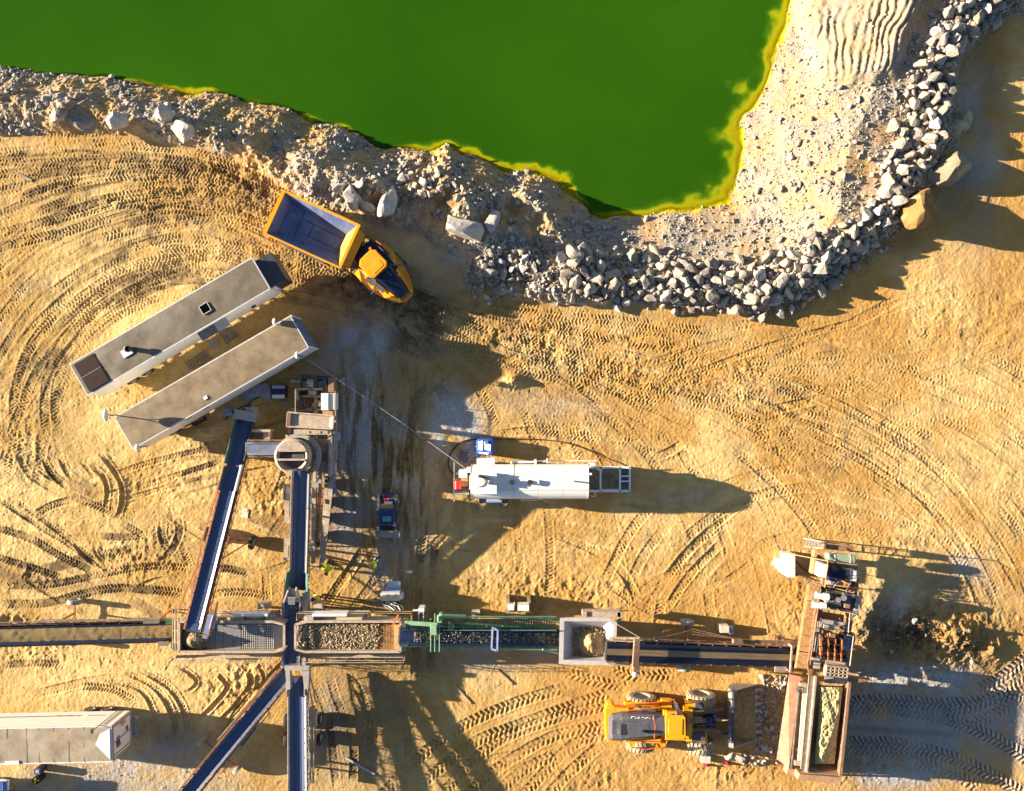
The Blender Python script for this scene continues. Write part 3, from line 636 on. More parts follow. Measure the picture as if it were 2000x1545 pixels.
# ------------------------------------------------------------------ pond: murky green water that clears towards the shallows
def pond():
    wx = np.concatenate([np.array([-640, -300, -120, -60]), np.arange(-41, 23, 0.2), [40, 120, 300, 640]]); wy = np.concatenate([np.arange(11.5, 32.6, 0.2), [36, 50, 90, 200, 640]])
    A, B = np.meshgrid(wx, wy)
    ix = np.clip(np.round((A - X0) / DX).astype(int), 0, NXf - 1); iy = np.clip(np.round((B - Y0) / DX).astype(int), 0, NYf - 1)
    inner = (A > X0) & (A < X1) & (B < Y1)
    dep = np.where(inner, LEVEL - Z[iy, ix], 4.0)
    sdl = np.where(inner, sd_shore[iy, ix], -9)
    sdl = np.where((~inner) & (A > 23), 9, sdl)
    i = np.arange(A.size).reshape(A.shape)
    keep = (sdl < 1.6)
    kq = keep[:-1, :-1] | keep[:-1, 1:] | keep[1:, 1:] | keep[1:, :-1]
    q = np.stack([i[:-1, :-1], i[:-1, 1:], i[1:, 1:], i[1:, :-1]], -1)[kq]
    me = bpy.data.meshes.new('pond_water')
    me.from_pydata(np.stack([A, B, np.full_like(A, LEVEL)], -1).reshape(-1, 3).tolist(), [], q.tolist())
    at = me.attributes.new('depth', 'FLOAT', 'POINT'); at.data.foreach_set('value', dep.ravel().astype(np.float32))
    at = me.attributes.new('algae', 'FLOAT', 'POINT'); at.data.foreach_set('value', np.where(inner, shelf[iy, ix], 0).ravel().astype(np.float32))
    m = bpy.data.materials.new('green_pond_water'); m.use_nodes = True
    nt = m.node_tree; N = nt.nodes; L = nt.links; b = N['Principled BSDF']
    b.inputs['Roughness'].default_value = 0.12; b.inputs['IOR'].default_value = 1.33; b.inputs['Specular IOR Level'].default_value = .25
    a = N.new('ShaderNodeAttribute'); a.attribute_name = 'depth'
    def rng(v, x0, x1, t0, t1):
        r = N.new('ShaderNodeMapRange'); r.interpolation_type = 'SMOOTHSTEP'; r.inputs['From Min'].default_value = x0; r.inputs['From Max'].default_value = x1; r.inputs['To Min'].default_value = t0; r.inputs['To Max'].default_value = t1
        L.new(v, r.inputs['Value']); return r.outputs['Result']
    cr = N.new('ShaderNodeValToRGB'); e = cr.color_ramp.elements
    e[0].position = 0; e[0].color = (.50, .40, .004, 1); e[1].position = 1; e[1].color = WATER1
    x = e.new(.28); x.color = (.24, .28, .005, 1); x = e.new(.6); x.color = WATER0
    L.new(rng(a.outputs['Fac'], 0.0, 1.9, 0, 1), cr.inputs['Fac'])
    tc = N.new('ShaderNodeTexCoord'); nz = N.new('ShaderNodeTexNoise'); nz.inputs['Scale'].default_value = .035; nz.inputs['Detail'].default_value = 5
    L.new(tc.outputs['Object'], nz.inputs['Vector'])
    mx = N.new('ShaderNodeMix'); mx.data_type = 'RGBA'; mx.blend_type = 'MULTIPLY'; L.new(rng(nz.outputs['Fac'], .3, .7, 0, .9), mx.inputs['Factor'])
    aa = N.new('ShaderNodeAttribute'); aa.attribute_name = 'algae'; ma = N.new('ShaderNodeMix'); ma.data_type = 'RGBA'; L.new(rng(aa.outputs['Fac'], .05, .6, 0, 1), ma.inputs['Factor']); ma.inputs['A'].default_value = WATER1; L.new(cr.outputs['Color'], ma.inputs['B'])
    L.new(ma.outputs['Result'], mx.inputs['A']); mx.inputs['B'].default_value = (1.7, 1.5, 1.5, 1)
    L.new(mx.outputs['Result'], b.inputs['Base Color'])
    tr = N.new('ShaderNodeBsdfTransparent'); tr.inputs['Color'].default_value = (.9, .95, .45, 1)
    ms = N.new('ShaderNodeMixShader'); L.new(rng(a.outputs['Fac'], -0.02, 0.75, .12, 1.0), ms.inputs['Fac'])
    L.new(tr.outputs[0], ms.inputs[1]); L.new(b.outputs[0], ms.inputs[2]); L.new(ms.outputs[0], N['Material Output'].inputs['Surface'])
    bp = N.new('ShaderNodeBump'); bp.inputs['Strength'].default_value = .03; n2 = N.new('ShaderNodeTexNoise'); n2.inputs['Scale'].default_value = 3; n2.inputs['Detail'].default_value = 3
    L.new(tc.outputs['Object'], n2.inputs['Vector']); L.new(n2.outputs['Fac'], bp.inputs['Height']); L.new(bp.outputs['Normal'], b.inputs['Normal'])
    o = link('pond_water', me, m); tag(o, 'bright green quarry pond with yellow algae along its shore', 'water', kind='structure')
WATER0, WATER1 = (.040, .115, .002, 1), (.0175, .073, .0014, 1)
pond()
# ------------------------------------------------------------------ machine materials
DUSTY = (0.50, 0.40, 0.25)
mat('cream_steel', (0.46, 0.37, 0.28), 0.6, var=.3, dust=0.5, dustcol=(.40, .30, .19), rust=.35)
mat('grey_steel', (0.36, 0.33, 0.31), 0.55, dust=0.35, dustcol=(.45, .38, .28), rust=.3)
mat('dark_steel', (0.07, 0.065, 0.065), 0.5, dust=0.3, dustcol=(.3, .24, .16))
mat('rust_steel', (0.40, 0.15, 0.06), 0.7, var=.35, dust=0.35)
mat('brown_steel', (0.24, 0.13, 0.08), 0.7, var=.3, dust=0.35, rust=.3)
mat('tan_steel', (0.46, 0.26, 0.10), 0.65, dust=0.45, dustcol=(.42, .28, .13), rust=.4, var=.3)
mat('green_steel', (0.10, 0.24, 0.11), 0.55, dust=0.35, dustcol=(.36, .36, .2), rust=.15)
mat('pale_green_steel', (0.24, 0.42, 0.25), 0.55, dust=0.35)
mat('liner_green', (0.05, 0.14, 0.12), 0.55, dust=0.3, dustcol=(.3, .28, .2))
mat('blue_steel', (0.16, 0.22, 0.40), 0.5, dust=.2)
mat('white_paint', (0.78, 0.77, 0.74), 0.4, var=.05, dust=0.18, dustcol=(.6, .52, .4))
mat('yellow_paint', (0.80, 0.40, 0.012), 0.35, var=.1, dust=0.15, dustcol=(.55, .36, .12))
mat('charcoal_paint', (0.10, 0.10, 0.115), 0.4, var=.2, dust=0.2, dustcol=(.3, .25, .2))
mat('navy_paint', (0.012, 0.015, 0.045), 0.3, var=.2)
mat('black_rubber', (0.02, 0.02, 0.022), 0.7, var=.3)
mat('orange_paint', (0.75, 0.16, 0.03), 0.5, dust=.2)
mat('red_paint', (0.65, 0.02, 0.025), 0.35)
mat('chrome', (0.75, 0.75, 0.78), 0.2, metal=1.0, var=.05)
mat('wood', (0.30, 0.22, 0.14), 0.8, var=.35, scale=6, dust=.3)
mat('glass_dark', (0.015, 0.03, 0.05), 0.08, var=.1)
mat('roof_tan', (0.21, 0.15, 0.082), 0.75, var=.35, scale=1.1, dust=.5, dustcol=(.28, .22, .145), bump=.3)
mat('roof_grey', (0.135, 0.106, 0.072), 0.6, var=.4, scale=.8, dust=.36, dustcol=(.23, .20, .155), bump=.3)
mat('void_black', (.003, .003, .003), 1.0, spec=0)

def belt_material(name, edge=(.022, .03, .062), mid=(.03, .042, .085), y0=0.0, y1=.1, c=.0, rough=.32):
    m = bpy.data.materials.new(name); m.use_nodes = True
    nt = m.node_tree; N = nt.nodes; L = nt.links; b = N['Principled BSDF']; b.inputs['Roughness'].default_value = rough
    tc = N.new('ShaderNodeTexCoord'); sp = N.new('ShaderNodeSeparateXYZ'); L.new(tc.outputs['Object'], sp.inputs[0])
    su = N.new('ShaderNodeMath'); su.operation = 'SUBTRACT'; L.new(sp.outputs['Y'], su.inputs[0]); su.inputs[1].default_value = c
    ab = N.new('ShaderNodeMath'); ab.operation = 'ABSOLUTE'; L.new(su.outputs[0], ab.inputs[0])
    mr = N.new('ShaderNodeMapRange'); mr.inputs['From Min'].default_value = y0; mr.inputs['From Max'].default_value = y1; mr.inputs['To Min'].default_value = 1; mr.inputs['To Max'].default_value = 0
    L.new(ab.outputs[0], mr.inputs['Value'])
    mp = N.new('ShaderNodeMapping'); mp.inputs['Scale'].default_value = (.35, 9, 1); L.new(tc.outputs['Object'], mp.inputs['Vector'])
    nz = N.new('ShaderNodeTexNoise'); nz.inputs['Scale'].default_value = 2.0; nz.inputs['Detail'].default_value = 8; nz.inputs['Roughness'].default_value = .7; L.new(mp.outputs[0], nz.inputs['Vector'])
    r2 = N.new('ShaderNodeMapRange'); r2.inputs['From Min'].default_value = .3; r2.inputs['From Max'].default_value = .65; r2.inputs['To Min'].default_value = .55; r2.inputs['To Max'].default_value = 1.0; L.new(nz.outputs['Fac'], r2.inputs['Value'])
    ml = N.new('ShaderNodeMath'); ml.operation = 'MULTIPLY'; L.new(mr.outputs[0], ml.inputs[0]); L.new(r2.outputs[0], ml.inputs[1])
    mx = N.new('ShaderNodeMix'); mx.data_type = 'RGBA'; mx.inputs['A'].default_value = (*edge, 1); mx.inputs['B'].default_value = (*mid, 1); L.new(ml.outputs[0], mx.inputs['Factor'])
    m2 = N.new('ShaderNodeMix'); m2.data_type = 'RGBA'; m2.blend_type = 'MULTIPLY'; m2.inputs['Factor'].default_value = .85; L.new(mx.outputs['Result'], m2.inputs['A']); L.new(r2.outputs[0], m2.inputs['B'])
    L.new(m2.outputs['Result'], b.inputs['Base Color']); MATS[name] = m; return m
belt_material('belt_blue', (.040, .060, .135), (.085, .12, .225), .1, .42)  # sky reflection is mixed into the base blue of the rubber
belt_material('belt_dusty', (.012, .014, .03), (.36, .245, .12), .20, .25, c=.04)
belt_material('belt_sandy', (.05, .06, .10), (.55, .34, .12), .30, .36)
belt_material('belt_tan_mid', (.02, .028, .06), (.28, .23, .16), .08, .2)

# ------------------------------------------------------------------ conveyor builder
def conveyor(name, label, a, b, w, frame='rust_steel', belt='belt_blue', wing=.42, rise=.16, truss=True, step=1.3, legs=(), skirt=None, wheels=None, group=None, depth=.55, drum=True, truss_mat=None):
    """a, b: world points of the belt's middle at tail and head"""
    a = Vector(a); b = Vector(b); yaw = math.atan2(b.y - a.y, b.x - a.x); run = math.hypot(b.x - a.x, b.y - a.y)
    t = Thing(name, label, 'conveyor', (a.x, a.y, 0), yaw, group)
    T = Matrix.Translation((0, 0, a.z)) @ Matrix.Rotation(-math.atan2(b.z - a.z, run), 4, 'Y')
    Lg = (b - a).length; hw = w / 2
    mb = MB(T); fw = hw * (1 - wing)
    cs = [(-hw, rise), (-fw, 0.0), (fw, 0.0), (hw, rise), (hw, rise - .025), (fw, -.025), (-fw, -.025), (-hw, rise - .025)]
    n = max(4, int(Lg / .6)); rings = []
    for i in range(n + 1):
        x = Lg * i / n; e = min(1, min(i, n - i) / 1.5 + .25) if drum else 1
        rings.append([(x, y, z * e if z > 0 else z) for y, z in cs])
    mb.loft(rings)
    mb.box((Lg / 2, 0, -.33), (Lg, w * .96, .02))
    bo = t.lp('belt', mb, MATS[belt])
    mb = MB(T)
    for sd in (-1, 1):
        y = sd * (hw + .09)
        mb.box((Lg / 2, y, -.09), (Lg, .07, .18)); mb.box((Lg / 2, y + sd * .03, .01), (Lg, .1, .025))
    t.lp('side_rail', mb, MATS[frame]) if False else None
    for sd in (-1, 1):
        m1 = MB(T); y = sd * (hw + .09)
        m1.box((Lg / 2, y, -.11), (Lg, .06, .16)); m1.box((Lg / 2, y + sd * .03, -.02), (Lg, .13, .025))
        t.lp('side_rail', m1, MATS[frame])
    if truss:
        for sd in (-1, 1):
            m1 = MB(T); y = sd * (hw + .09)
            m1.beam((0.3, y, -.19 - depth), (Lg - .3, y, -.19 - depth), .07)
            k = int(Lg / step)
            for i in range(k):
                x0 = .3 + (Lg - .6) * i / k; x1 = .3 + (Lg - .6) * (i + 1) / k
                m1.beam((x0, y, -.19), ((x0 + x1) / 2, y, -.19 - depth), .045); m1.beam(((x0 + x1) / 2, y, -.19 - depth), (x1, y, -.19), .045)
            t.lp('truss', m1, MATS[truss_mat or frame])
        m1 = MB(T)
        for i in range(int(Lg / step) + 1):
            x = .3 + (Lg - .6) * i / max(1, int(Lg / step)); m1.beam((x, -hw - .09, -.19 - depth), (x, hw + .09, -.19 - depth), .05)
        t.lp('cross_brace', m1, MATS[truss_mat or frame])
    k = max(2, int(Lg / 1.0))
    for i in range(k):
        x = Lg * (i + .5) / k
        m1 = MB(T); m1.tube((x, -fw, -.09), (x, fw, -.09), .05, 8)
        for sd in (-1, 1):
            m1.tube((x, sd * fw, -.09), (x, sd * (hw + .02), rise - .07), .05, 8)
            m1.box((x, sd * (hw + .07), .02 + rise * .4), (.07, .06, .14 + rise * .6))
        m1.box((x, 0, -.17), (.08, w + .16, .04))
        t.lp('idler', m1, MATS['dark_steel'])
    for x in (0, Lg):
        m1 = MB(T); m1.tube((x, -hw * .97, -.17), (x, hw * .97, -.17), .16, 16)
        m1.tube((x, -hw - .16, -.17), (x, hw + .16, -.17), .04, 8); t.lp('drum', m1, MATS['black_rubber'])
    if skirt:
        for sd, x0, x1, hgt, mt in skirt:
            m1 = MB(T); y = sd * (hw + .02)
            m1.quad((x0, y, rise - .03), (x1, y, rise - .03), (x1, y + sd * .1, rise + hgt), (x0, y + sd * .1, rise + hgt), .025)
            m1.beam((x0, y + sd * .12, rise + hgt), (x1, y + sd * .12, rise + hgt), .06)
            t.lp('skirt_board', m1, MATS[mt])
    for x in legs:
        p = T @ Vector((x, 0, -.19 - (depth if truss else 0)))
        for sd in (-1, 1):
            m1 = MB(); m1.beam((p.x, sd * (hw + .09), p.z), (p.x, sd * (hw + .25), .02), .09); m1.box((p.x, sd * (hw + .25), .03), (.35, .35, .06))
            t.lp('leg', m1, MATS[frame])
        m1 = MB(); m1.beam((p.x, -hw - .2, p.z * .5), (p.x, hw + .2, p.z * .5), .07); t.lp('leg_brace', m1, MATS[frame])
    if wheels:
        x, off, r, ww, tm = wheels
        p = T @ Vector((x, 0, -.19 - depth))
        m1 = MB(); m1.beam((x, -off, r), (x, off, r), .12); m1.beam((x, -hw, r), (p.x, -hw, p.z), .12); m1.beam((x, hw, r), (p.x, hw, p.z), .12); t.lp('axle', m1, MATS[frame])
        for sd in (-1, 1):
            wheel(t, (x, sd * off, r), r, ww, (0, 1, 0), tyremat=MATS[tm], lugs=(tm == 'tyre'))
            if tm == 'pale_tyre': continue
            m1 = MB(); m1.beam((x, sd * (off - ww * .7), r), (p.x - .9, sd * (hw + .09), p.z + .2), .09); m1.beam((x, sd * (off - ww * .7), r), (p.x + .9, sd * (hw + .09), p.z + .3), .09)
            t.lp('strut', m1, MATS[frame])
    t.T = T; t.L = Lg; t.hw = hw
    return t

def handrail(t, pts, h=1.0, m='cream_steel', r=.028, posts=None, name='handrail'):
    """pts: world points at deck level"""
    mb = MB(); pts = [Vector(p) for p in pts]
    for zz in (h, h * .5):
        mb.pipe([p + Vector((0, 0, zz)) for p in pts], r, 6)
    for i in range(len(pts) - 1):
        k = max(1, int((pts[i + 1] - pts[i]).length / 1.4))
        for j in range(k + 1):
            p = pts[i].lerp(pts[i + 1], j / k); mb.tube(p, p + Vector((0, 0, h)), r, 6)
    return t.part(name, mb, MATS[m])

def px_box(mb, x0, y0, x1, y1, z0, z1):
    """axis-aligned box whose TOP face covers the given photo pixels"""
    a = W(x0, y0, z1); b = W(x1, y1, z1)
    mb.bx(min(a.x, b.x), max(a.x, b.x), min(a.y, b.y), max(a.y, b.y), z0, z1); return mb
def pxbeam(mb, x0, y0, z0, x1, y1, z1, w, h=None): return mb.beam(W(x0, y0, z0), W(x1, y1, z1), w, h)

# ------------------------------------------------------------------ stones
def rock_mesh(seed, sub=3, cuts=17, flat=1.0):
    import bmesh
    r = np.random.RandomState(seed); bm = bmesh.new(); bmesh.ops.create_icosphere(bm, subdivisions=sub, radius=1.0)
    v = np.array([x.co[:] for x in bm.verts]); f = [[x.index for x in fc.verts] for fc in bm.faces]; bm.free()
    for k in range(cuts):
        n = r.normal(size=3); n /= np.linalg.norm(n); d = r.uniform(.40, .68)
        s = v @ n; v = v - np.outer(np.maximum(s - d, 0), n)
    v *= np.array([1.0, r.uniform(.6, .9), r.uniform(.5, .8)]) * 1.5
    if sub > 2:
        ln = v * 3.1 + seed
        v = v + .05 * np.stack([vnoise(ln[:, 1], ln[:, 2], seed), vnoise(ln[:, 0], ln[:, 2], seed + 1), vnoise(ln[:, 0], ln[:, 1], seed + 2)], 1)
    return v, f
PROTO = [rock_mesh(100 + k) for k in range(14)]
PROTO_LO = [rock_mesh(200 + k, 1, 7) for k in range(10)]
PROTO_MID = [rock_mesh(300 + k, 2, 10) for k in range(10)]

def rot3(r):
    q = r.normal(size=4); q /= np.linalg.norm(q); a, b, c, d = q
    return np.array([[1 - 2 * (c * c + d * d), 2 * (b * c - a * d), 2 * (b * d + a * c)], [2 * (b * c + a * d), 1 - 2 * (b * b + d * d), 2 * (c * d - a * b)], [2 * (b * d - a * c), 2 * (c * d + a * b), 1 - 2 * (b * b + c * c)]])
def scatter(name, items, m, protos, seed=0, tint=True):
    """items: (x, y, z, radius); one mesh of many stones"""
    r = np.random.RandomState(seed); V = []; Fv = []; o = 0; C = []
    for (x, y, z, s) in items:
        v, f = protos[r.randint(len(protos))]
        vv = (v * s) @ rot3(r).T + np.array([x, y, z]); V.append(vv); C += [r.rand()] * len(v)
        Fv.append(np.array(f) + o); o += len(v)
    V = np.concatenate(V).astype(np.float32); F = np.concatenate(Fv)
    me = bpy.data.meshes.new(name)
    me.vertices.add(len(V)); me.vertices.foreach_set('co', V.ravel()); me.loops.add(F.size); me.loops.foreach_set('vertex_index', F.ravel().astype(np.int32))
    me.polygons.add(len(F)); me.polygons.foreach_set('loop_start', np.arange(0, F.size, 3, dtype=np.int32)); me.update()
    at = me.attributes.new('shade', 'FLOAT', 'POINT'); at.data.foreach_set('value', np.array(C, np.float32))
    return link(name, me, m)

def stone_material(name, c0, c1, c2, attr=True, bump=.5):
    m = bpy.data.materials.new(name); m.use_nodes = True
    nt = m.node_tree; N = nt.nodes; L = nt.links; b = N['Principled BSDF']; b.inputs['Roughness'].default_value = .85; b.inputs['Specular IOR Level'].default_value = .25
    tc = N.new('ShaderNodeTexCoord'); nz = N.new('ShaderNodeTexNoise'); nz.inputs['Scale'].default_value = 2.2; nz.inputs['Detail'].default_value = 10; nz.inputs['Roughness'].default_value = .7
    L.new(tc.outputs['Object'], nz.inputs['Vector'])
    if attr:
        a = N.new('ShaderNodeAttribute'); a.attribute_name = 'shade'; f = a.outputs['Fac']
    else:
        a = N.new('ShaderNodeObjectInfo'); f = a.outputs['Random']
    cr = N.new('ShaderNodeValToRGB'); e = cr.color_ramp.elements; e[0].color = (*c0, 1); e[1].color = (*c2, 1); x = e.new(.55); x.color = (*c1, 1); L.new(f, cr.inputs['Fac'])
    mr = N.new('ShaderNodeMapRange'); mr.inputs['From Min'].default_value = .3; mr.inputs['From Max'].default_value = .7; mr.inputs['To Min'].default_value = .62; mr.inputs['To Max'].default_value = 1.15; L.new(nz.outputs['Fac'], mr.inputs['Value'])
    mx = N.new('ShaderNodeMix'); mx.data_type = 'RGBA'; mx.blend_type = 'MULTIPLY'; mx.inputs['Factor'].default_value = 1; L.new(cr.outputs['Color'], mx.inputs['A']); L.new(mr.outputs[0], mx.inputs['B'])
    n2 = N.new('ShaderNodeTexNoise'); n2.inputs['Scale'].default_value = 1.1; n2.inputs['Detail'].default_value = 6; L.new(tc.outputs['Object'], n2.inputs['Vector'])
    r2 = N.new('ShaderNodeMapRange'); r2.inputs['From Min'].default_value = .52; r2.inputs['From Max'].default_value = .68; r2.inputs['To Max'].default_value = .65; L.new(n2.outputs['Fac'], r2.inputs['Value'])
    m2 = N.new('ShaderNodeMix'); m2.data_type = 'RGBA'; L.new(r2.outputs[0], m2.inputs['Factor']); L.new(mx.outputs['Result'], m2.inputs['A']); m2.inputs['B'].default_value = (.46, .34, .19, 1)
    L.new(m2.outputs['Result'], b.inputs['Base Color'])
    bp = N.new('ShaderNodeBump'); bp.inputs['Strength'].default_value = bump; bp.inputs['Distance'].default_value = .05; n3 = N.new('ShaderNodeTexNoise'); n3.inputs['Scale'].default_value = 6; n3.inputs['Detail'].default_value = 8
    L.new(tc.outputs['Object'], n3.inputs['Vector']); L.new(n3.outputs['Fac'], bp.inputs['Height']); L.new(bp.outputs['Normal'], b.inputs['Normal'])
    MATS[name] = m; return m
stone_material('boulder_stone', (.22, .20, .18), (.34, .30, .26), (.50, .43, .33), attr=False, bump=.8)
stone_material('white_boulder_stone', (.42, .39, .36), (.47, .43, .39), (.53, .48, .42), attr=False, bump=.8)
stone_material('ochre_boulder_stone', (.26, .145, .05), (.28, .16, .055), (.30, .17, .06), attr=False, bump=1.0)
stone_material('olive_boulder_stone', (.22, .195, .13), (.24, .21, .145), (.26, .225, .155), attr=False, bump=1.0)
stone_material('rubble_stone', (.22, .205, .19), (.36, .33, .30), (.55, .49, .42))
stone_material('gravel_stone', (.24, .17, .10), (.38, .285, .175), (.58, .47, .32))
# ------------------------------------------------------------------ boulders: every named one, then the rock rows
ROCKM = []
def rock_data(k, m):
    key = (k, m)
    for a, b in ROCKM:
        if a == key: return b
    v, f = PROTO[k]; me = bpy.data.meshes.new('boulder'); me.from_pydata(v.tolist(), [], f); me.materials.append(MATS[m]); me.update(); ROCKM.append((key, me)); return me
NB = [0]
def boulder(px, py, L, Wd, ang, k, m, label, group=None, hgt=None, sink=.3, dz=0.0, extra=None):
    o = bpy.data.objects.new('boulder', rock_data(k % len(PROTO), m)); COL.objects.link(o)
    p = W(px, py); z = zt(p.x, p.y); p = W(px, py, z + .4); h = hgt or min(L, Wd) * .8
    v = PROTO[k % len(PROTO)][0]; ext = v.max(0) - v.min(0)
    o.scale = (L / ext[0], Wd / ext[1], h / ext[2])
    o.location = (p.x, p.y, z + h * (.5 - sink) + dz); o.rotation_euler = (0, 0, math.radians(ang)) if extra is None else (extra[0], extra[1], math.radians(ang))
    tag(o, label, 'boulder', group); NB[0] += 1; return o
big = [
 (117, 229, 1.45, 1.1, 20, 0, 'boulder_stone', 'tan boulder on the left bank, smallest of the three in a row above the tracks'),
 (170, 237, 1.9, 1.35, -25, 1, 'boulder_stone', 'long buff boulder with a ledge, middle of three on the left bank'),
 (230, 240, 1.6, 1.2, 15, 2, 'white_boulder_stone', 'pale triangular boulder on the left bank, right end of the row of three'),
 (319, 225, 1.45, 1.4, 60, 3, 'white_boulder_stone', 'pale blocky boulder on the left bank above another pale one'),
 (364, 257, 1.6, 1.5, -50, 4, 'white_boulder_stone', 'pale cracked boulder on the left bank, nearest the tyre tracks'),
 (686, 384, 1.75, 1.5, -40, 5, 'white_boulder_stone', 'rounded grey boulder beside the dump truck bed with a second one under it'),
 (662, 366, 1.2, .8, 30, 12, 'white_boulder_stone', 'low pale slab half buried behind the rounded grey boulder'),
 (712, 404, 1.5, .9, -20, 6, 'boulder_stone', 'flat dusty boulder between the dump truck and the standing white slab'),
 (763, 399, 2.5, 1.5, 75, 7, 'white_boulder_stone', 'tall pointed white slab of rock on the bank above the dump truck'),
 (905, 448, 3.0, 1.7, -12, 8, 'white_boulder_stone', 'big rounded boulder with a brown stained top on the middle bank'),
 (958, 432, 1.9, 1.05, 62, 9, 'white_boulder_stone', 'white pointed boulder leaning beside the big brown stained one'),
 (1145, 493, 2.3, 1.0, -62, 10, 'boulder_stone', 'long upright grey boulder at the back of the rock row'),
 (1123, 497, 1.7, 1.1, -35, 11, 'boulder_stone', 'slanted slab leaning on the long upright grey boulder'),
 (1236, 501, 1.4, 1.05, 80, 12, 'boulder_stone', 'square topped boulder standing above the middle of the rock row'),
 (1203, 500, 1.3, .7, 30, 13, 'boulder_stone', 'long wedge of rock left of the square topped boulder'),
 (1240, 530, 1.3, .8, -10, 3, 'rubble_dark', 'bluish boulder lying just below the square topped one'),
 (1200, 533, 1.5, .8, -5, 1, 'boulder_stone', 'wide speckled boulder in the middle of the rock row'),
 (1152, 566, 1.0, .85, 20, 2, 'boulder_stone', 'stout boulder near the bottom of the rock row above the ribbed tracks'),
 (978, 566, 1.15, .85, 10, 4, 'boulder_stone', 'largest stone at the foot of the small rock heap left of the row'),
 (1787, 412, 4.1, 2.4, 68, 7, 'ochre_boulder_stone', 'huge ochre brown boulder lying at the outer foot of the eastern rocks'),
 (1842, 333, 3.5, 2.0, 38, 3, 'olive_boulder_stone', 'huge grey boulder with flat bands casting the longest shadow'),
 (1868, 252, 1.9, 1.2, 70, 5, 'ochre_pale', 'olive tinted block of rock, left of a pair at the eastern edge'),
 (1886, 240, 1.5, 1.1, 60, 6, 'ochre_pale', 'olive tinted block of rock, right of a pair at the eastern edge'),
 (1746, 244, 1.3, .75, 65, 11, 'boulder_stone', 'buff block on the inner side of the eastern rocks next to the pale gravel'),
 (1413, 588, 1.5, .8, 55, 13, 'boulder_stone', 'long pale stone at the bottom edge of the rock row'),
 (1434, 604, 1.25, .9, 20, 0, 'boulder_stone', 'pale stone sticking out lowest from the rock row'),
 (1945, 42, 1.3, .8, 50, 9, 'boulder_stone', 'grey stone out on the brown soil by the top right corner'),
]
stone_material('rubble_dark', (.26, .26, .28), (.3, .3, .32), (.36, .35, .35), attr=False)
stone_material('ochre_pale', (.44, .38, .22), (.47, .41, .25), (.5, .44, .28), attr=False)
taken = [(*W(1760, 445).xy, .7), (*W(1812, 372).xy, .7), (*W(1800, 432).xy, .8)]
for i, (px, py, L, w, an, k, m, lab) in enumerate(big):
    boulder(px, py, L, w, an, k, m, lab, hgt=min(L, w) * (1.35 if L > 2.4 else .9), sink=.12, dz=.35 if py < 280 and px < 400 else 0)
    p = W(px, py); taken.append((p.x, p.y, (L + w) / 4))

rs = np.random.RandomState(5)
def band(line, halfw, n, s0, s1, inner=0.0):
    P = w2(catmull(line, 10)); seg = np.linalg.norm(np.diff(P, axis=0), axis=1); s = np.concatenate([[0], np.cumsum(seg)])
    out = []
    for _ in range(n):
        u = rs.uniform(0, s[-1]); x = np.interp(u, s, P[:, 0]); y = np.interp(u, s, P[:, 1])
        i = min(np.searchsorted(s, u), len(P) - 1); d = P[i] - P[i - 1]; d /= np.linalg.norm(d) + 1e-9
        hw_ = np.interp(u, np.linspace(0, s[-1], len(halfw)), halfw)
        o = np.clip(rs.normal(0, .45), -1.1, 1.1) * hw_
        out.append((x - d[1] * o, y + d[0] * o, min(s1, s0 + rs.exponential((s1 - s0) * .28))))
    return out
rows = []
south = [(1095, 545), (1180, 540), (1280, 545), (1380, 560), (1480, 562), (1560, 530), (1640, 490), (1700, 455)]
east = [(1700, 450), (1735, 390), (1760, 320), (1790, 260), (1795, 200), (1810, 140), (1840, 80), (1880, 30), (1960, -20)]
heap = [(955, 545), (1000, 515), (1050, 535)]
cand = [(a, 'south') for a in band(south, [1.6, 2.2, 2.1, 2.0, 2.1, 2.2, 1.8, 1.2], 2600, .13, .62)] + [(a, 'east') for a in band(east, [1.2, 1.5, 1.6, 1.9, 1.6, 1.5, 1.5, 1.7, 1.5], 2600, .13, .60)] + [(a, 'heap') for a in band(heap, [.9, 1.4, 1.1], 200, .15, .5)] + [(a, 'middle') for a in band([(700, 370), (780, 350), (860, 360), (930, 390)], [1.3, 1.5, 1.5, 1.2], 110, .12, .45)]
cand.sort(key=lambda c: -c[0][2])
acc = []
cell = {}
for (x, y, r), zone in cand:
    ok = True
    for (a, b, c) in taken:
        if (a - x) ** 2 + (b - y) ** 2 < (.75 * (c + r)) ** 2 * (1.5 if c > 1.2 else (.75 if c > .6 else 1)): ok = False; break
    if not ok: continue
    ci, cj = int(x // 1.3), int(y // 1.3)
    for i in range(ci - 1, ci + 2):
        for j in range(cj - 1, cj + 2):
            for (a, b, c) in cell.get((i, j), ()):
                if (a - x) ** 2 + (b - y) ** 2 < (.66 * (c + r)) ** 2: ok = False
    if ok:
        cell.setdefault((ci, cj), []).append((x, y, r)); acc.append((x, y, r, zone))
labels = {'south': ('grey and buff stone piled in the long rock row below the pond', 'stones of the rock row below the pond'), 'east': ('grey and buff stone piled along the eastern edge of the pale gravel', 'stones along the eastern gravel edge'), 'heap': ('bluish grey stone in the small heap left of the rock row', 'stones of the small heap'), 'middle': ('pale stone lying on the rocky bank above the dump truck', 'stones on the middle bank')}
LIM = 300 - NB[0] - 1
rest = []
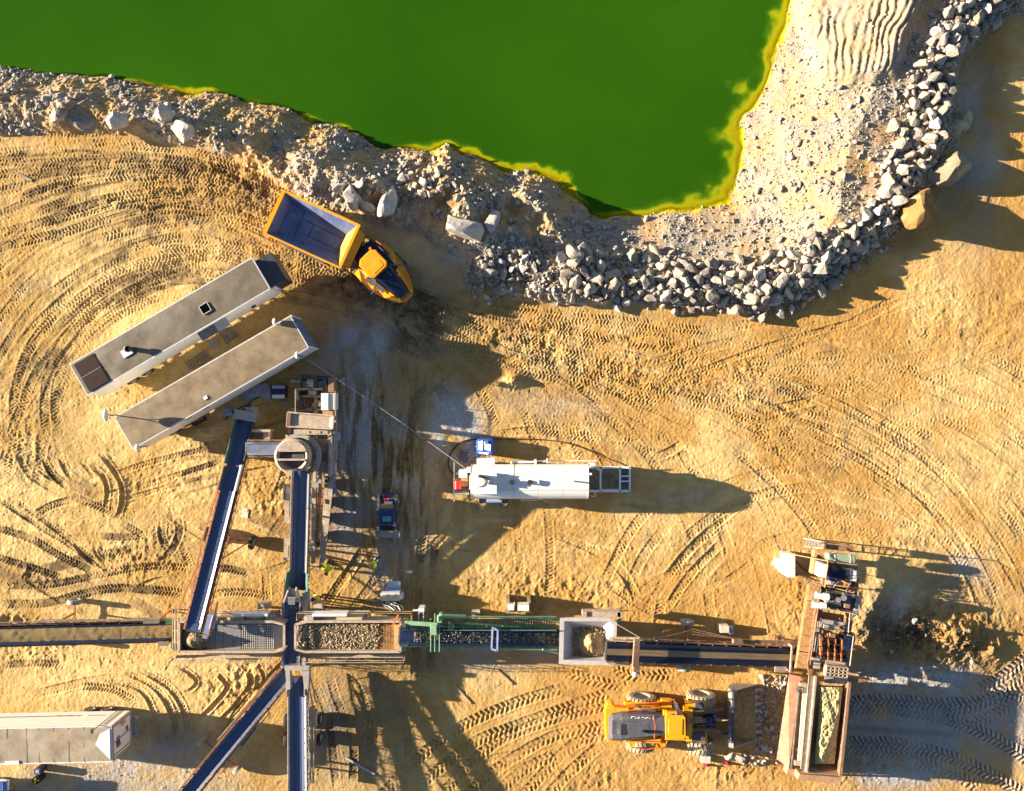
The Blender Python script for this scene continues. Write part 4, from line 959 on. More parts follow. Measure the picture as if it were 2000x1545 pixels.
for n, (x, y, r, zone) in enumerate(acc):
    z = zt(x, y)
    if n < LIM:
        kk = rs.randint(len(PROTO)); mname = 'rubble_dark' if zone == 'heap' and rs.rand() < .6 else ('white_boulder_stone' if rs.rand() < .3 else 'boulder_stone')
        o = bpy.data.objects.new('boulder', rock_data(kk, mname)); COL.objects.link(o)
        o.location = (x, y, z + r * .45); o.scale = tuple(r * rs.uniform(.85, 1.15) for _ in range(3)); o.rotation_euler = tuple(rs.uniform(0, 6.28, 3))
        tag(o, labels[zone][0], 'boulder', labels[zone][1])
    else: rest.append((x, y, z + r * .4, r))
print('stones', len(acc), 'rest', len(rest))
# smaller stuff: rubble on the banks, pebbles on the gravel platform and the yard
def sprinkle(n, fn, s0, s1, ex=.25):
    out = []
    while len(out) < n:
        x, y = rs.uniform(X0 + .5, X1 - .5), rs.uniform(-31, 31)
        if rs.rand() < fn(x, y):
            r = s0 + min(rs.exponential(ex), 1) * (s1 - s0); out.append((x, y, zt(x, y) + r * .3, r))
    return out
def at(A, x, y): return A[min(max(int(round((y - Y0) / DX)), 0), NYf - 1), min(max(int(round((x - X0) / DX)), 0), NXf - 1)]
bank_f = lambda x, y: (0 if at(bank, x, y) < .5 or at(sd_shore, x, y) < -.3 else min(1, .12 + max(0, 1.4 * at(n_mid, x, y) + .1) + .25 * at(right, x, y)) * (1 - .95 * at(hm, x, y)))
pond_edge = lambda x, y: 1 if -1.2 < at(sd_shore, x, y) < .25 and at(Z, x, y) > LEVEL - .25 else 0
rowl = [w2(catmull(south, 8)), w2(catmull(east, 8)), w2(catmull(heap, 8))]
rowd = upsample(lambda a, b: np.minimum.reduce([pdist(q, a, b) for q in rowl]), gx, gy, .25)
row_f = lambda x, y: 1 if at(rowd, x, y) < 1.9 else 0
bank_r = lambda x, y: bank_f(x, y) * (1 - .8 * at(calm, x, y))
yard = lambda x, y: 0 if at(bank, x, y) > .3 else .02 + max(0, at(grey, x, y) - .25)
o = scatter('rubble', rest + sprinkle(5200, bank_r, .05, .26) + sprinkle(2600, row_f, .08, .26), MATS['rubble_stone'], PROTO_MID, 3); tag(o, 'loose grey rubble and small stones on the pond banks', 'rubble', kind='stuff')
o = scatter('pebbles', sprinkle(13000, bank_f, .022, .10) + sprinkle(5200, yard, .015, .06, .2), MATS['rubble_stone'], PROTO_LO, 4); tag(o, 'scattered pebbles on the gravel and soil', 'pebbles', kind='stuff')
# ------------------------------------------------------------------ conveyors
def PP(pts, z): return [tuple(W(x, y, z))[:2] for x, y in pts]
cA = conveyor('conveyor', 'rust framed conveyor with a blue belt climbing from the cone crusher to the left screen', W(481, 822, 2.0), W(377, 1232, 5.0), 1.08, 'rust_steel', 'belt_blue', wheels=(9.2, 1.75, .55, .32, 'truck_tyre'), legs=(1.0,), skirt=[(-1, .1, 3.4, .3, 'liner_green'), (1, .1, 3.0, .3, 'liner_green'), (1, 3.2, 5.2, .12, 'dark_steel'), (-1, 3.6, 5.4, .12, 'dark_steel')])
mb = MB(cA.T); mb.quad((-.5, -.8, .5), (-.5, .8, .5), (-.2, .75, -.1), (-.2, -.75, -.1), .04); mb.box((-.3, 0, .55), (.7, 1.7, .06)); cA.lp('tail_guard', mb, MATS['grey_steel'])
mb = MB(cA.T); Lg = cA.L
for y0, y1 in ((-.95, -.95),):
    mb.beam((Lg - 4.2, -.95, -.05), (Lg - 1.2, -1.5, -.3), .1); mb.beam((3.2, -.85, -.5), (9.2, -1.5, -1.6), .1); mb.beam((9.2, -1.5, -1.6), (Lg - 2.2, -.9, -.5), .1)
cA.lp('brace_pole', mb, MATS['rust_steel'])
mb = MB(cA.T); mb.box((Lg - .5, .98, 0), (1.7, .34, .38)); mb.tube((Lg - 1.3, 1.25, .05), (Lg - .4, 1.25, .05), .2, 12); cA.lp('drive_motor', mb, MATS['blue_steel'])
mb = MB(cA.T); mb.box((Lg - 1.1, 1.25, .22), (2.4, .06, .45)); mb.box((Lg + .12, 1.0, .2), (.06, .5, .45)); cA.lp('belt_guard', mb, MATS['rust_steel'])

cB = conveyor('conveyor', 'conveyor with beige side boards running up into the round cone crusher', W(583, 1150, 2.2), W(589, 921, 4.4), 1.0, 'cream_steel', 'belt_blue', skirt=[(1, 1.6, 9.4, .16, 'cream_steel'), (-1, 1.5, 6.5, .16, 'cream_steel'), (-1, 6.6, 9.2, .22, 'grey_steel')], legs=(1.2, 5.5), truss_mat='cream_steel')
mb = MB(cB.T)
mb.quad((-1.1, .95, 1.0), (1.5, .8, .55), (1.5, .45, 0.05), (-1.1, .5, .0), .04); mb.quad((-1.1, -.95, 1.0), (1.5, -.8, .55), (1.5, -.45, .05), (-1.1, -.5, 0), .04); mb.quad((-1.1, .95, 1.0), (-1.1, -.95, 1.0), (-.6, -.5, 0), (-.6, .5, 0), .04)
cB.lp('feed_chute', mb, MATS['liner_green'])
for x, s in ((3.0, .9), (6.3, 1.2)):
    mb = MB(cB.T); mb.box((x + .1, .92, -.1), (s * 2, .45, .3)); mb.box((x, .95, .1), (s, .3, .1)); cB.lp('side_locker', mb, MATS['cream_steel'])
mb = MB(cB.T); mb.box((7.6, .95, .05), (1.2, .5, .06)); mb.beam((7.0, .7, .08), (7.0, 1.25, .08), .06); mb.beam((8.2, .7, .08), (8.2, 1.25, .08), .06); mb.beam((7.0, 1.25, .08), (8.2, 1.25, .08), .06); cB.lp('inspection_step', mb, MATS['dark_steel'])

cE = conveyor('conveyor', 'short cross conveyor lying between the two vibrating screens', W(571, 1172, 2.8), W(570, 1302, 2.8), 1.05, 'grey_steel', 'belt_blue', truss=False, legs=(.6, 4.4), skirt=[(1, .1, 1.3, .25, 'cream_steel'), (1, 3.4, 4.9, .25, 'cream_steel'), (-1, .1, 4.9, .1, 'blue_steel')])
mb = MB(); a = W(571, 1165, 3.0)
mb.quad(W(556, 1175, 3.1), W(566, 1150, 3.7), W(574, 1150, 3.7), W(586, 1175, 3.1), .04); mb.quad(W(562, 1166, 3.75), W(577, 1166, 3.75), W(576, 1180, 3.2), W(563, 1180, 3.2), .05)
mb.beam(W(553, 1180, 3), W(564, 1150, 3.8), .12, .35); mb.beam(W(588, 1180, 3), W(578, 1150, 3.8), .12, .35); cE.part('transfer_hood', mb, MATS['grey_steel'])
mb = MB(); px_box(mb, 590, 1155, 600, 1195, 2.2, 3.1); px_box(mb, 588, 1285, 597, 1300, 2.4, 3.2); cE.part('drive_motor', mb, MATS['grey_steel'])

cC = conveyor('conveyor', 'broad conveyor with a pale right rail leaving from the middle of the bottom edge', W(581, 1325, 2.3), W(582, 1640, 4.4), 1.05, 'cream_steel', 'belt_blue', skirt=[(1, .2, 1.2, .45, 'grey_steel'), (-1, .2, 1.2, .45, 'grey_steel'), (1, 1.2, 11.5, .06, 'white_paint'), (-1, 1.2, 11.5, .06, 'cream_steel')], legs=(10.5,), truss_mat='grey_steel')
mb = MB()
mb.prism(PP([(556, 1300), (604, 1300), (604, 1309), (556, 1309)], 3.3), 2.6, 3.35); mb.prism(PP([(557, 1309), (566, 1309), (567, 1346), (560, 1348)], 3.1), 2.5, 3.1); mb.prism(PP([(590, 1309), (604, 1309), (602, 1346), (594, 1346)], 3.1), 2.5, 3.1)
cC.part('feed_hood', mb, MATS['grey_steel'])
mb = MB()
for y0, y1 in ((1385, 1412), (1412, 1470), (1470, 1530)):
    pxbeam(mb, 612, y0, 1.2, 612, y1, 1.2, .12, .18)
    pxbeam(mb, 603, y0, 1.2, 618, y0, 1.2, .1)
pxbeam(mb, 605, 1315, 2.8, 617, 1372, 1.4, .08); pxbeam(mb, 600, 1322, 2.8, 612, 1385, 1.3, .08); px_box(mb, 604, 1392, 616, 1420, .9, 1.7); px_box(mb, 600, 1420, 606, 1530, 1.0, 1.35); px_box(mb, 603, 1385, 612, 1398, 1.2, 1.9)
cC.part('chassis', mb, MATS['cream_steel'])
for y in (1405, 1441): wheel(cC, W(624, y, .5), .55, .3, (1, 0, 0), lugs=False, local=False, tyremat=MATS['truck_tyre'])
for y in (1408, 1444): wheel(cC, W(560, y, .5), .55, .3, (1, 0, 0), lugs=False, local=False, tyremat=MATS['truck_tyre'])

cD = conveyor('conveyor', 'orange railed conveyor slanting down to the lower left from the cross conveyor', W(560, 1316, 2.0), W(338, 1585, 4.9), 1.0, 'orange_rail', 'belt_blue', wheels=(8.6, 1.75, .5, .3, 'pale_tyre'), truss_mat='rust_steel') if mat('orange_rail', (.45, .17, .07), .7, dust=.4, var=.3) else None
mb = MB(cD.T); mb.beam((.3, -.75, -.1), (6.5, -.82, -.15), .1); mb.beam((2.8, .85, .02), (8.0, .95, -.2), .09); cD.lp('brace_pole', mb, MATS['cream_steel'])
mb = MB(cD.T); mb.box((5.0, .8, -.35), (1.6, .16, .5)); cD.lp('return_guard', mb, MATS['dark_steel'])

cF = conveyor('conveyor', 'long sand covered stockpile conveyor leaving at the left edge', W(336, 1233, 2.3), W(-90, 1244, 5.2), 1.3, 'rust_steel', 'belt_sandy', wheels=(8.2, 1.55, .55, .34, 'pale_tyre'), legs=(1.0,), truss_mat='dark_steel')
mb = MB(cF.T); mb.beam((.5, -.95, .25), (9, -1.05, -.1), .07); mb.beam((.5, -.95, .25), (16, -.95, -.05), .06); mb.box((2.2, -.95, .05), (1.5, .25, .2)); cF.lp('walkway_rail', mb, MATS['cream_steel'])
mb = MB(cF.T); mb.box((-.1, -.85, .35), (.9, .35, .5)); cF.lp('tail_box', mb, MATS['green_steel']); mb = MB(cF.T); mb.box((-.3, .9, .3), (.5, .5, .5)); cF.lp('tail_box', mb, MATS['green_steel'])
mb = MB(cF.T); mb.box((1.4, -.9, .25), (1.1, .35, .35)); cF.lp('motor', mb, MATS['cream_steel']); mb = MB(cF.T); mb.box((.55, .85, .1), (.7, .3, .35)); cF.lp('motor', mb, MATS['cream_steel'])

cG = conveyor('conveyor', 'green framed conveyor carrying gravel from the square hopper to the right screen', W(1098, 1246, 1.9), W(782, 1243, 4.5), 1.15, 'green_steel', 'belt_blue', legs=(2.5, 6.5), truss_mat='green_steel', depth=.7)
cK = conveyor('conveyor', 'wide black conveyor with a tan stripe running from the jaw crusher to the square hopper', W(1562, 1284, 1.7), W(1186, 1272, 3.6), 1.35, 'brown_steel', 'belt_dusty', wheels=(8.4, 1.75, .55, .36, 'pale_tyre'), legs=(1.2,), truss_mat='brown_steel')
# gantry, motors and guards of the black conveyor
T = cK.T; Lk = cK.L
mb = MB(T); mb.box((Lk - 2.0, 0, .55), (.42, 2.2, .3)); mb.box((Lk - 2.0, .95, .2), (.3, .2, .6)); mb.box((Lk - 2.0, -.95, .2), (.3, .2, .6)); mb.box((Lk - 2.05, 1.0, .75), (.5, .4, .25)); cK.lp('gantry', mb, MATS['brown_steel'])
mb = MB(T); mb.tube((Lk - 2.0, 1.15, .6), (Lk - 2.0, 1.55, .6), .18, 14); cK.lp('hydraulic_motor', mb, MATS['white_paint'])
mb = MB(T); mb.beam((Lk - .1, -1.02, .15), (Lk - 2.2, -1.15, .45), .16, .1); mb.beam((Lk - .1, -.82, .1), (Lk - 2.0, -.85, .3), .08); mb.beam((Lk - .1, .9, .1), (Lk - 1.8, .95, .2), .08); cK.lp('head_guard', mb, MATS['cream_steel'])
mb = MB(T); mb.box((.9, 0, .45), (.12, 1.9, .12)); mb.box((.9, .95, .1), (.12, .12, .7)); mb.box((.9, -.95, .1), (.12, .12, .7)); mb.box((1.6, .85, .3), (.9, .42, .08)); cK.lp('tail_gantry', mb, MATS['cream_steel'])
mb = MB(T)
for k in range(3): mb.beam((3.6, -.95 - .1 * k, .0), (8.4, -1.75 + .2 * k, -.4), .05); mb.beam((8.4, -1.65 + .2 * k, -.4), (11.4, -.95 - .08 * k, 0), .05)
mb.box((5.0, -1.05, 0), (.7, .3, .35)); mb.box((2.3, -1.05, -.1), (4.2, .25, .12)); cK.lp('brace_pole', mb, MATS['brown_steel'])
mb = MB(T); mb.beam((12.2, -.95, .1), (16.2, -3.0, .2), .05); cK.lp('stay_rod', mb, MATS['white_paint'])

# green conveyor extras: walkway, gantries, blue frame
mb = MB()
for k in range(44):
    x0 = 868 + k * 5.0; z0 = 3.6 - (x0 - 868) / 220 * 1.4; pxbeam(mb, x0, 1211, z0, x0, 1231, z0, .10, .03)
for y in (1210, 1221, 1232): pxbeam(mb, 868, y, 3.56, 1088, y, 2.16, .07, .08)
mat('walkway_green', (.06, .13, .065), .6, dust=.35, dustcol=(.3, .28, .16))
cG.part('walkway', mb, MATS['walkway_green'])
mb = MB()
def zz(x): return 3.6 - (x - 868) / 220 * 1.4
for h, y in ((1.0, 1204), (.5, 1206), (1.0, 1231)):
    pts = [W(x, y, zz(x) + h) for x in range(866, 1090, 22)]; mb.pipe(pts, .03)
for x in range(866, 1090, 24):
    for y in (1204, 1231): mb.tube(W(x, y, zz(x)), W(x, y, zz(x) + 1), .028, 6)
for k in range(5): pxbeam(mb, 876 + k * 2.4, 1212 + k * 2, 4.2, 876 + k * 2.4, 1232, 4.0, .04)
cG.part('handrail', mb, MATS['pale_green_steel'])
mb = MB()
for y in (1207, 1269):
    n = 9
    for k in range(n):
        x0 = 985 + k * 11; pxbeam(mb, x0, y, zz(x0) + .2, x0 + 5.5, y, zz(x0) - .5, .05); pxbeam(mb, x0 + 5.5, y, zz(x0) - .5, x0 + 11, y, zz(x0) + .2, .05)
    pxbeam(mb, 975, y, zz(975) + .25, 1088, y, zz(1088) + .25, .07); pxbeam(mb, 1060, y, zz(1060) + .3, 1094, y + (10 if y < 1240 else 8), 2.1, .14, .1)
cG.part('lattice', mb, MATS['pale_green_steel'])
mb = MB()
for x in (841, 849, 858):
    pxbeam(mb, x, 1198 if x > 845 else 1218, 4.6, x, 1272, 4.4, .07)
    mb.tube(W(x, 1272, 4.4), W(x, 1268, .05), .05, 6); mb.tube(W(x, 1210, 4.4), W(x, 1208, .05), .05, 6)
pxbeam(mb, 790, 1216, 4.6, 854, 1220, 4.6, .28, .14); px_box(mb, 842, 1222, 852, 1240, 4.3, 4.9); px_box(mb, 856, 1202, 862, 1216, 3.6, 4.6)
mb.pipe([W(856, 1215, 4.5), W(856, 1203, 4.7), W(862, 1201, 4.7), W(910, 1203, 4.3)], .09); cG.part('gantry', mb, MATS['pale_green_steel'])
mb = MB()
for x0, y0, x1, y1 in ((962, 1226, 972, 1231), (972, 1231, 971, 1271), (971, 1271, 960, 1267), (960, 1267, 962, 1226)): pxbeam(mb, x0, y0, 4.0, x1, y1, 4.0, .13)
for x0, y0 in ((962, 1226), (971, 1271), (972, 1231), (960, 1267)): mb.tube(W(x0, y0, 4), W(x0, y0, 2.4), .05, 6)
px_box(mb, 944, 1255, 962, 1259, 3.0, 3.15); px_box(mb, 944, 1232, 962, 1235, 3.0, 3.15); cG.part('guide_frame', mb, MATS['blue_steel_light'] if 'blue_steel_light' in MATS else mat('blue_steel_light', (.30, .38, .62), .5))
mb = MB(); mb.tube(W(786, 1222, 4.6), W(793, 1222, 4.6), .2, 12); px_box(mb, 795, 1222, 838, 1230, 4.0, 4.2); cG.part('drive_motor', mb, MATS['dark_steel'])

# ------------------------------------------------------------------ vibrating screens
def screen(label, flip):
    fx = (lambda x: x) if not flip else (lambda x: 1132 - x + 0)
    def Q(x, y, z): return W(fx(x), y, z)
    cx = Q(450, 1245, 0); t = Thing('vibrating_screen', label, 'screen', (cx.x, cx.y, 0))
    zt_, zd = 4.2, 3.55
    rim = [(350, 1214), (532, 1214), (555, 1220), (555, 1268), (536, 1273), (350, 1273)]
    mb = MB()
    R = [Q(x, y, zt_) for x, y in rim]; n = len(R)
    for i in range(n):
        a, b = R[i], R[(i + 1) % n]
        mb.beam(a, b, .16, .12)
        a2 = a.copy(); b2 = b.copy(); a2.z = b2.z = 2.7
        if i != 2: mb.quad(a2, b2, b, a, .05)
    t.part('screen_box', mb, MATS['cream_steel'])
    mb = MB(); mb.quad(Q(532, 1220, 3.5), Q(553, 1222, 3.3), Q(553, 1267, 3.3), Q(532, 1269, 3.5), .05); t.part('discharge_lip', mb, MATS['grey_steel'])
    # wire decks
    for j in range(8):
        x0 = 405 + j * 16.2; x1 = x0 + 15.6; mb = MB()
        nv = 6 if j < 5 else 5
        a = Q(x0, 1218, zd); b = Q(x1, 1269, zd); xs = sorted((a.x, b.x)); ys = sorted((a.y, b.y))
        k, kk, th = (8, 22, .03) if j < 4 else (4, 11, .05)
        for i in range(k + 1):
            x = xs[0] + (xs[1] - xs[0]) * i / k; mb.box((x, (ys[0] + ys[1]) / 2, zd), (th if i % k else .06, ys[1] - ys[0], .03))
        for i in range(kk + 1):
            y = ys[0] + (ys[1] - ys[0]) * i / kk; mb.box(((xs[0] + xs[1]) / 2, y, zd - .012), (xs[1] - xs[0], th, .02))
        t.part('wire_deck', mb, MATS['wire_steel'] if 'wire_steel' in MATS else mat('wire_steel', (.46, .44, .43), .45, dust=.2))
    mb = MB()
    for x in range(405, 540, 16): mb.beam(Q(x, 1216, zd - .1), Q(x, 1270, zd - .1), .06)
    pxs = [(410, 1265, 440, 1262), (450, 1222, 485, 1240), (485, 1240, 510, 1228), (470, 1268, 495, 1250)]
    for a, b, c, d in pxs: mb.beam(Q(a, b, zd - .25), Q(c, d, zd - .25), .06)
    t.part('cross_brace', mb, MATS['grey_steel'])
    mb = MB(); mb.quad(Q(352, 1217, zd - .55), Q(540, 1217, zd - .95), Q(540, 1271, zd - .95), Q(352, 1271, zd - .55), .04); t.part('under_deck', mb, MATS['under_steel'] if 'under_steel' in MATS else mat('under_steel', (.03, .035, .05), .7, var=.3))
    # chassis and legs
    mb = MB()
    for y in (1218, 1268): mb.beam(Q(340, y, 1.6), Q(560, y, 1.6), .2, .4)
    for x in (350, 400, 450, 500, 545): mb.beam(Q(x, 1218, 1.6), Q(x, 1268, 1.6), .15, .3)
    for x in (350, 540):
        for y in (1218, 1268): mb.beam(Q(x, y, .02), Q(x, y, 2.75), .2)
    t.part('chassis', mb, MATS['cream_steel'])
    # walkways on both sides
    mb = MB(); mb.quad(Q(408, 1206, 2.9), Q(548, 1206, 2.9), Q(548, 1192, 2.9), Q(408, 1192, 2.9), .05); t.part('walkway', mb, MATS['cream_steel'])
    handrail(t, [Q(408, 1205, 2.9), Q(408, 1191, 2.9), Q(546, 1191, 2.9), Q(546, 1205, 2.9)], 1.0)
    mb = MB(); mb.quad(Q(345, 1279, 2.8), Q(535, 1279, 2.8), Q(535, 1285, 2.8), Q(345, 1285, 2.8), .04); t.part('walkway', mb, MATS['cream_steel'])
    handrail(t, [Q(340, 1279, 2.8), Q(340, 1286, 2.8), Q(530, 1286, 2.8), Q(535, 1279, 2.8)], 1.0)
    # drive boxes above the deck side
    mb = MB(); px_box(mb, fx(425), 1206, fx(475), 1211, 3.0, 4.1) if not flip else px_box(mb, fx(475), 1206, fx(425), 1211, 3.0, 4.1); t.part('drive_guard', mb, MATS['tan_panel'] if 'tan_panel' in MATS else mat('tan_panel', (.52, .42, .26), .6, dust=.4))
    mb = MB(); a, b = sorted((fx(455), fx(522))); px_box(mb, a, 1199, b, 1204, 3.3, 4.2); t.part('cover_plate', mb, MATS['white_paint'])
    mb = MB(); a = Q(526, 1208, 3.9)
    mb.tube(Q(517, 1208, 3.6), Q(537, 1208, 3.6), .28, 14); mb.box(tuple(a), (.5, .3, .25)); t.part('vibrator_motor', mb, MATS['grey_steel'])
    a, b = sorted((fx(503), fx(523))); mb = MB(); px_box(mb, a, 1179, b, 1190, 2.0, 3.0); mb.beam(Q(513, 1185, 0), Q(513, 1185, 2), .15); t.part('control_cabinet', mb, MATS['cream_steel'])
    return t, Q
sc1, Q1 = screen('vibrating screen with bare wire mesh decks and a stone pile at its left end', False)
sc2, Q2 = screen('vibrating screen with gravel over its deck and a tan bar grid at its right', True)
# end tower of the left screen
mb = MB()
for x in (337, 342, 347):
    pxbeam(mb, x, 1188, 3.6, x, 1272, 3.6, .05); 
for y in (1190, 1210, 1232, 1255, 1270): pxbeam(mb, 336, y, 3.4, 350, y, 3.4, .05)
for x in (337, 348):
    for y in (1190, 1272): mb.tube(W(x, y, 3.6), W(x, y, .02), .04, 6)
sc1.part('end_platform', mb, MATS['cream_steel'])
mb = MB(); mb.tube(W(344, 1213, 3.0), W(344, 1253, 3.0), .14, 12); sc1.part('roller', mb, MATS['tan_steel'])
mb = MB(); pxbeam(mb, 322, 1289, 2.6, 349, 1273, 3.6, .16, .12); sc1.part('outrigger', mb, MATS['orange_paint'])
mb = MB(); pxbeam(mb, 766, 1224, 4.6, 778, 1200, 4.6, .14, .2); sc2.part('crank_arm', mb, MATS['orange_paint'])
mb = MB(); mb.quad(W(735, 1219, 3.62), W(768, 1219, 3.62), W(768, 1269, 3.62), W(735, 1269, 3.62), .03)
for k in range(11): pxbeam(mb, 737 + k * 3, 1219, 3.68, 737 + k * 3, 1269, 3.68, .05)
sc2.part('bar_grid', mb, MATS['tan_steel'])
mb = MB(); mb.quad(W(768, 1219, 3.66), W(782, 1219, 3.7), W(782, 1269, 3.7), W(768, 1269, 3.66), .03); sc2.part('feed_plate', mb, MATS['tan_steel'])
mb = MB(); px_box(mb, 817, 1188, 828, 1197, 2.2, 3.2); pxbeam(mb, 818, 1196, 2.4, 818, 1216, 2.4, .05); pxbeam(mb, 827, 1196, 2.4, 827, 1216, 2.4, .05); pxbeam(mb, 806, 1192, 2.4, 818, 1192, 2.4, .1); pxbeam(mb, 822, 1192, .02, 822, 1192, 2.2, .12); sc2.part('junction_box', mb, MATS['white_paint'])
handrail(sc2, [W(806, 1212, 2.9), W(806, 1191, 2.9), W(730, 1191, 2.9)], 1.0, 'tan_steel')

# gravel lying on the machines
def pile_items(n, fn, s0, s1):
    out = []
    while len(out) < n:
        p = fn(rs)
        if p: r = s0 + min(rs.exponential(.3), 1) * (s1 - s0); out.append((p[0], p[1], p[2], r))
    return out
def heap_obj(name, fn, label, seed, m=None):
    mb = MB(); fn(mb); return mb
items = []
def on_sc2(r):
    x = r.uniform(580, 738 + r.normal(0, 4)); y = r.uniform(1219, 1269)
    if 590 < x < 600 and r.rand() < .8: return None
    if x < 595 and not (1222 + r.uniform(0, 3) < y < 1266): return None
    p = W(x, y, 3.64 + r.uniform(0, .12)); return p
o = scatter('gravel_load', pile_items(3600, on_sc2, .045, .11), MATS['gravel_stone'], PROTO_LO, 8); tag(o, 'coarse tan gravel spread over the deck of the right screen', 'gravel', kind='stuff')
def on_sc1(r):
    a = r.uniform(0, 2 * PI); d = math.sqrt(r.rand()); x = 378 + 27 * d * math.cos(a) + 4; y = 1247 + 23 * d * math.sin(a)
    if x < 354: return None
    p = W(x, y, 3.6 + 1.0 * (1 - d) + r.uniform(0, .05)); return p
mb = MB(); c = W(382, 1247, 3.55); mb.lathe([(1.02, 0), (.8, .22), (.5, .5), (.2, .85), (.001, 1.0)], c, n=24)
single('stone_pile', mb, MATS['gravel_stone'], 'cone of grey gravel under the conveyor head on the left screen', 'gravel', kind='stuff')
o = scatter('gravel_load', pile_items(1300, on_sc1, .03, .07), MATS['gravel_stone'], PROTO_LO, 9); tag(o, 'loose grey stones covering the cone on the left screen', 'gravel', kind='stuff')
def on_cG(r):
    u = r.uniform(.1, cG.L - 1.0); p = cG.M @ cG.T @ Vector((u, r.uniform(-.36, .36), .06 + r.uniform(0, .05))); return p
o = scatter('gravel_load', pile_items(2300, on_cG, .025, .085), MATS['gravel_dark'] if 'gravel_dark' in MATS else stone_material('gravel_dark', (.10, .08, .06), (.17, .13, .09), (.60, .52, .42)), PROTO_LO, 10); tag(o, 'dark wet gravel riding on the green framed conveyor', 'gravel', kind='stuff')
def on_cF(r):
    u = r.uniform(.1, cF.L - .3); p = cF.M @ cF.T @ Vector((u, r.uniform(-.42, .42), .03)); return p
mb = MB(cF.T); mb.grid(lambda u, v: (cF.L * u, -.48 + .96 * v, .045 + .05 * math.sin(PI * v) + .03 * float(vnoise(np.array([u * 90.0]), np.array([v * 3.0]), 77)[0])), 90, 8)
me = mesh_of('sand_load', mb); o = link('sand_load', me, mat('sand', (.52, .33, .12), .95, var=.25, scale=8, bump=.6), None, True); o.location = cF.o.location; o.rotation_euler = cF.o.rotation_euler; tag(o, 'damp sand lying along the stockpile conveyor belt', 'sand', kind='stuff')

# ------------------------------------------------------------------ square steel hopper
t = Thing('hopper', 'square grey steel hopper with sloping sides holding a heap of soil', 'hopper', W(1150, 1252, 0))
z1, z0 = 3.0, 1.9
ro = [(1094, 1206), (1192, 1207), (1205, 1216), (1202, 1300), (1092, 1297)]; ri = [(1102, 1213), (1190, 1214), (1198, 1221), (1195, 1292), (1100, 1289)]; rb = [(1122, 1228), (1172, 1228), (1176, 1232), (1174, 1280), (1121, 1279)]
mb = MB(); A = [W(x, y, z1) for x, y in ro]; B = [W(x, y, z1) for x, y in ri]; C = [W(x, y, z0) for x, y in rb]; D = [W(x, y, z0 - .1) for x, y in rb]; E = [p + Vector((0, 0, -.15)) for p in A]
mb.loft([D, E, A, B, C], cap=False); t.part('hopper_bin', mb, MATS['grey_steel_light'] if 'grey_steel_light' in MATS else mat('grey_steel_light', (.50, .46, .44), .55, dust=.35, dustcol=(.5, .42, .3), rust=.12))
for x, y in ((1100, 1212), (1190, 1214), (1195, 1290), (1100, 1290)):
    mb = MB(); mb.beam(W(x, y, .02), W(x, y, 2.9), .18); t.part('leg', mb, MATS['grey_steel'])
mb = MB(); px_box(mb, 1138, 1195, 1212, 1205, 1.6, 2.5); px_box(mb, 1206, 1196, 1215, 1212, 1.2, 2.5); px_box(mb, 1138, 1195, 1146, 1204, 2.5, 2.62); t.part('back_plate', mb, MATS['cream_steel'])
mb = MB()
def soil_heap(u, v):
    x = 1120 + 62 * u; y = 1224 + 60 * v; d = math.hypot((x - 1155) / 34, (y - 1255) / 32)
    n = float(vnoise(np.array([x / 6.0]), np.array([y / 6.0]), 5)[0]) + .6 * float(vnoise(np.array([x / 2.5]), np.array([y / 2.5]), 6)[0])
    return W(x, y, 2.0 + 1.0 * max(0, 1 - d) + .12 * n)
mb.grid(soil_heap, 40, 40); o = single('soil_heap', mb, mat('heap_soil', (.40, .27, .12), .95, var=.3, scale=4, bump=.8), 'heap of brown soil and stones inside the square hopper', 'soil', smooth=True, kind='stuff')
def on_hop(r):
    a = r.uniform(0, 6.28); d = r.uniform(.55, 1.0); return W(1152 + 40 * d * math.cos(a) * .95, 1253 + 34 * d * math.sin(a) * .95, 2.1 + .25 * r.rand())
o = scatter('gravel_load', pile_items(420, on_hop, .03, .09), MATS['gravel_stone'], PROTO_LO, 11); tag(o, 'stones round the soil heap inside the square hopper', 'gravel', kind='stuff')
# ------------------------------------------------------------------ cone crusher plant on its wheeled chassis
t = Thing('cone_crusher', 'wheeled cone crusher plant with a round cream bowl and a long beige chassis', 'crusher', W(620, 900, 0))
def P_(name, fn, m, **k):
    mb = MB(); fn(mb); return t.part(name, mb, MATS[m], **k)
def each(name, items, fn, m):
    for it in items: P_(name, lambda mb: fn(mb, it), m)
def chassis(mb):
    for x0, x1 in ((652, 628), (618, 612)): pxbeam(mb, x0, 740, 1.5, x1, 1100, 1.5, .26, .45)
    pxbeam(mb, 655, 740, 1.5, 655, 900, 1.5, .2, .4); pxbeam(mb, 566, 800, 1.5, 566, 920, 1.5, .2, .4)
    pxbeam(mb, 652, 900, 1.75, 630, 1095, 1.75, .34, .12)
    for y in (745, 800, 860, 905): pxbeam(mb, 570, y, 1.5, 655, y, 1.5, .2, .35)
P_('chassis', chassis, 'cream_steel')
for y in (965, 992, 1012, 1032, 1078, 1086):
    P_('cross_member', lambda mb, y=y: pxbeam(mb, 606, y, 1.5, 640 - (y - 960) * .09, y, 1.5, .16, .14), 'cream_steel')
P_('spine_beam', lambda mb: pxbeam(mb, 626, 950, 1.35, 617, 1062, 1.35, .24, .2), 'tan_steel')
for y in (946, 980, 1012, 1047): 
    wheel(t, W(648 - (y - 946) * .13, y, .5), .56, .34, (1, .07, 0), lugs=False, local=False, tyremat=MATS['truck_tyre'])
P_('mudguard', lambda mb: mb.prism(PP([(644, 926), (652, 930), (655, 962), (648, 968), (643, 966)], 1.4), 1.0, 1.4), 'blue_steel')
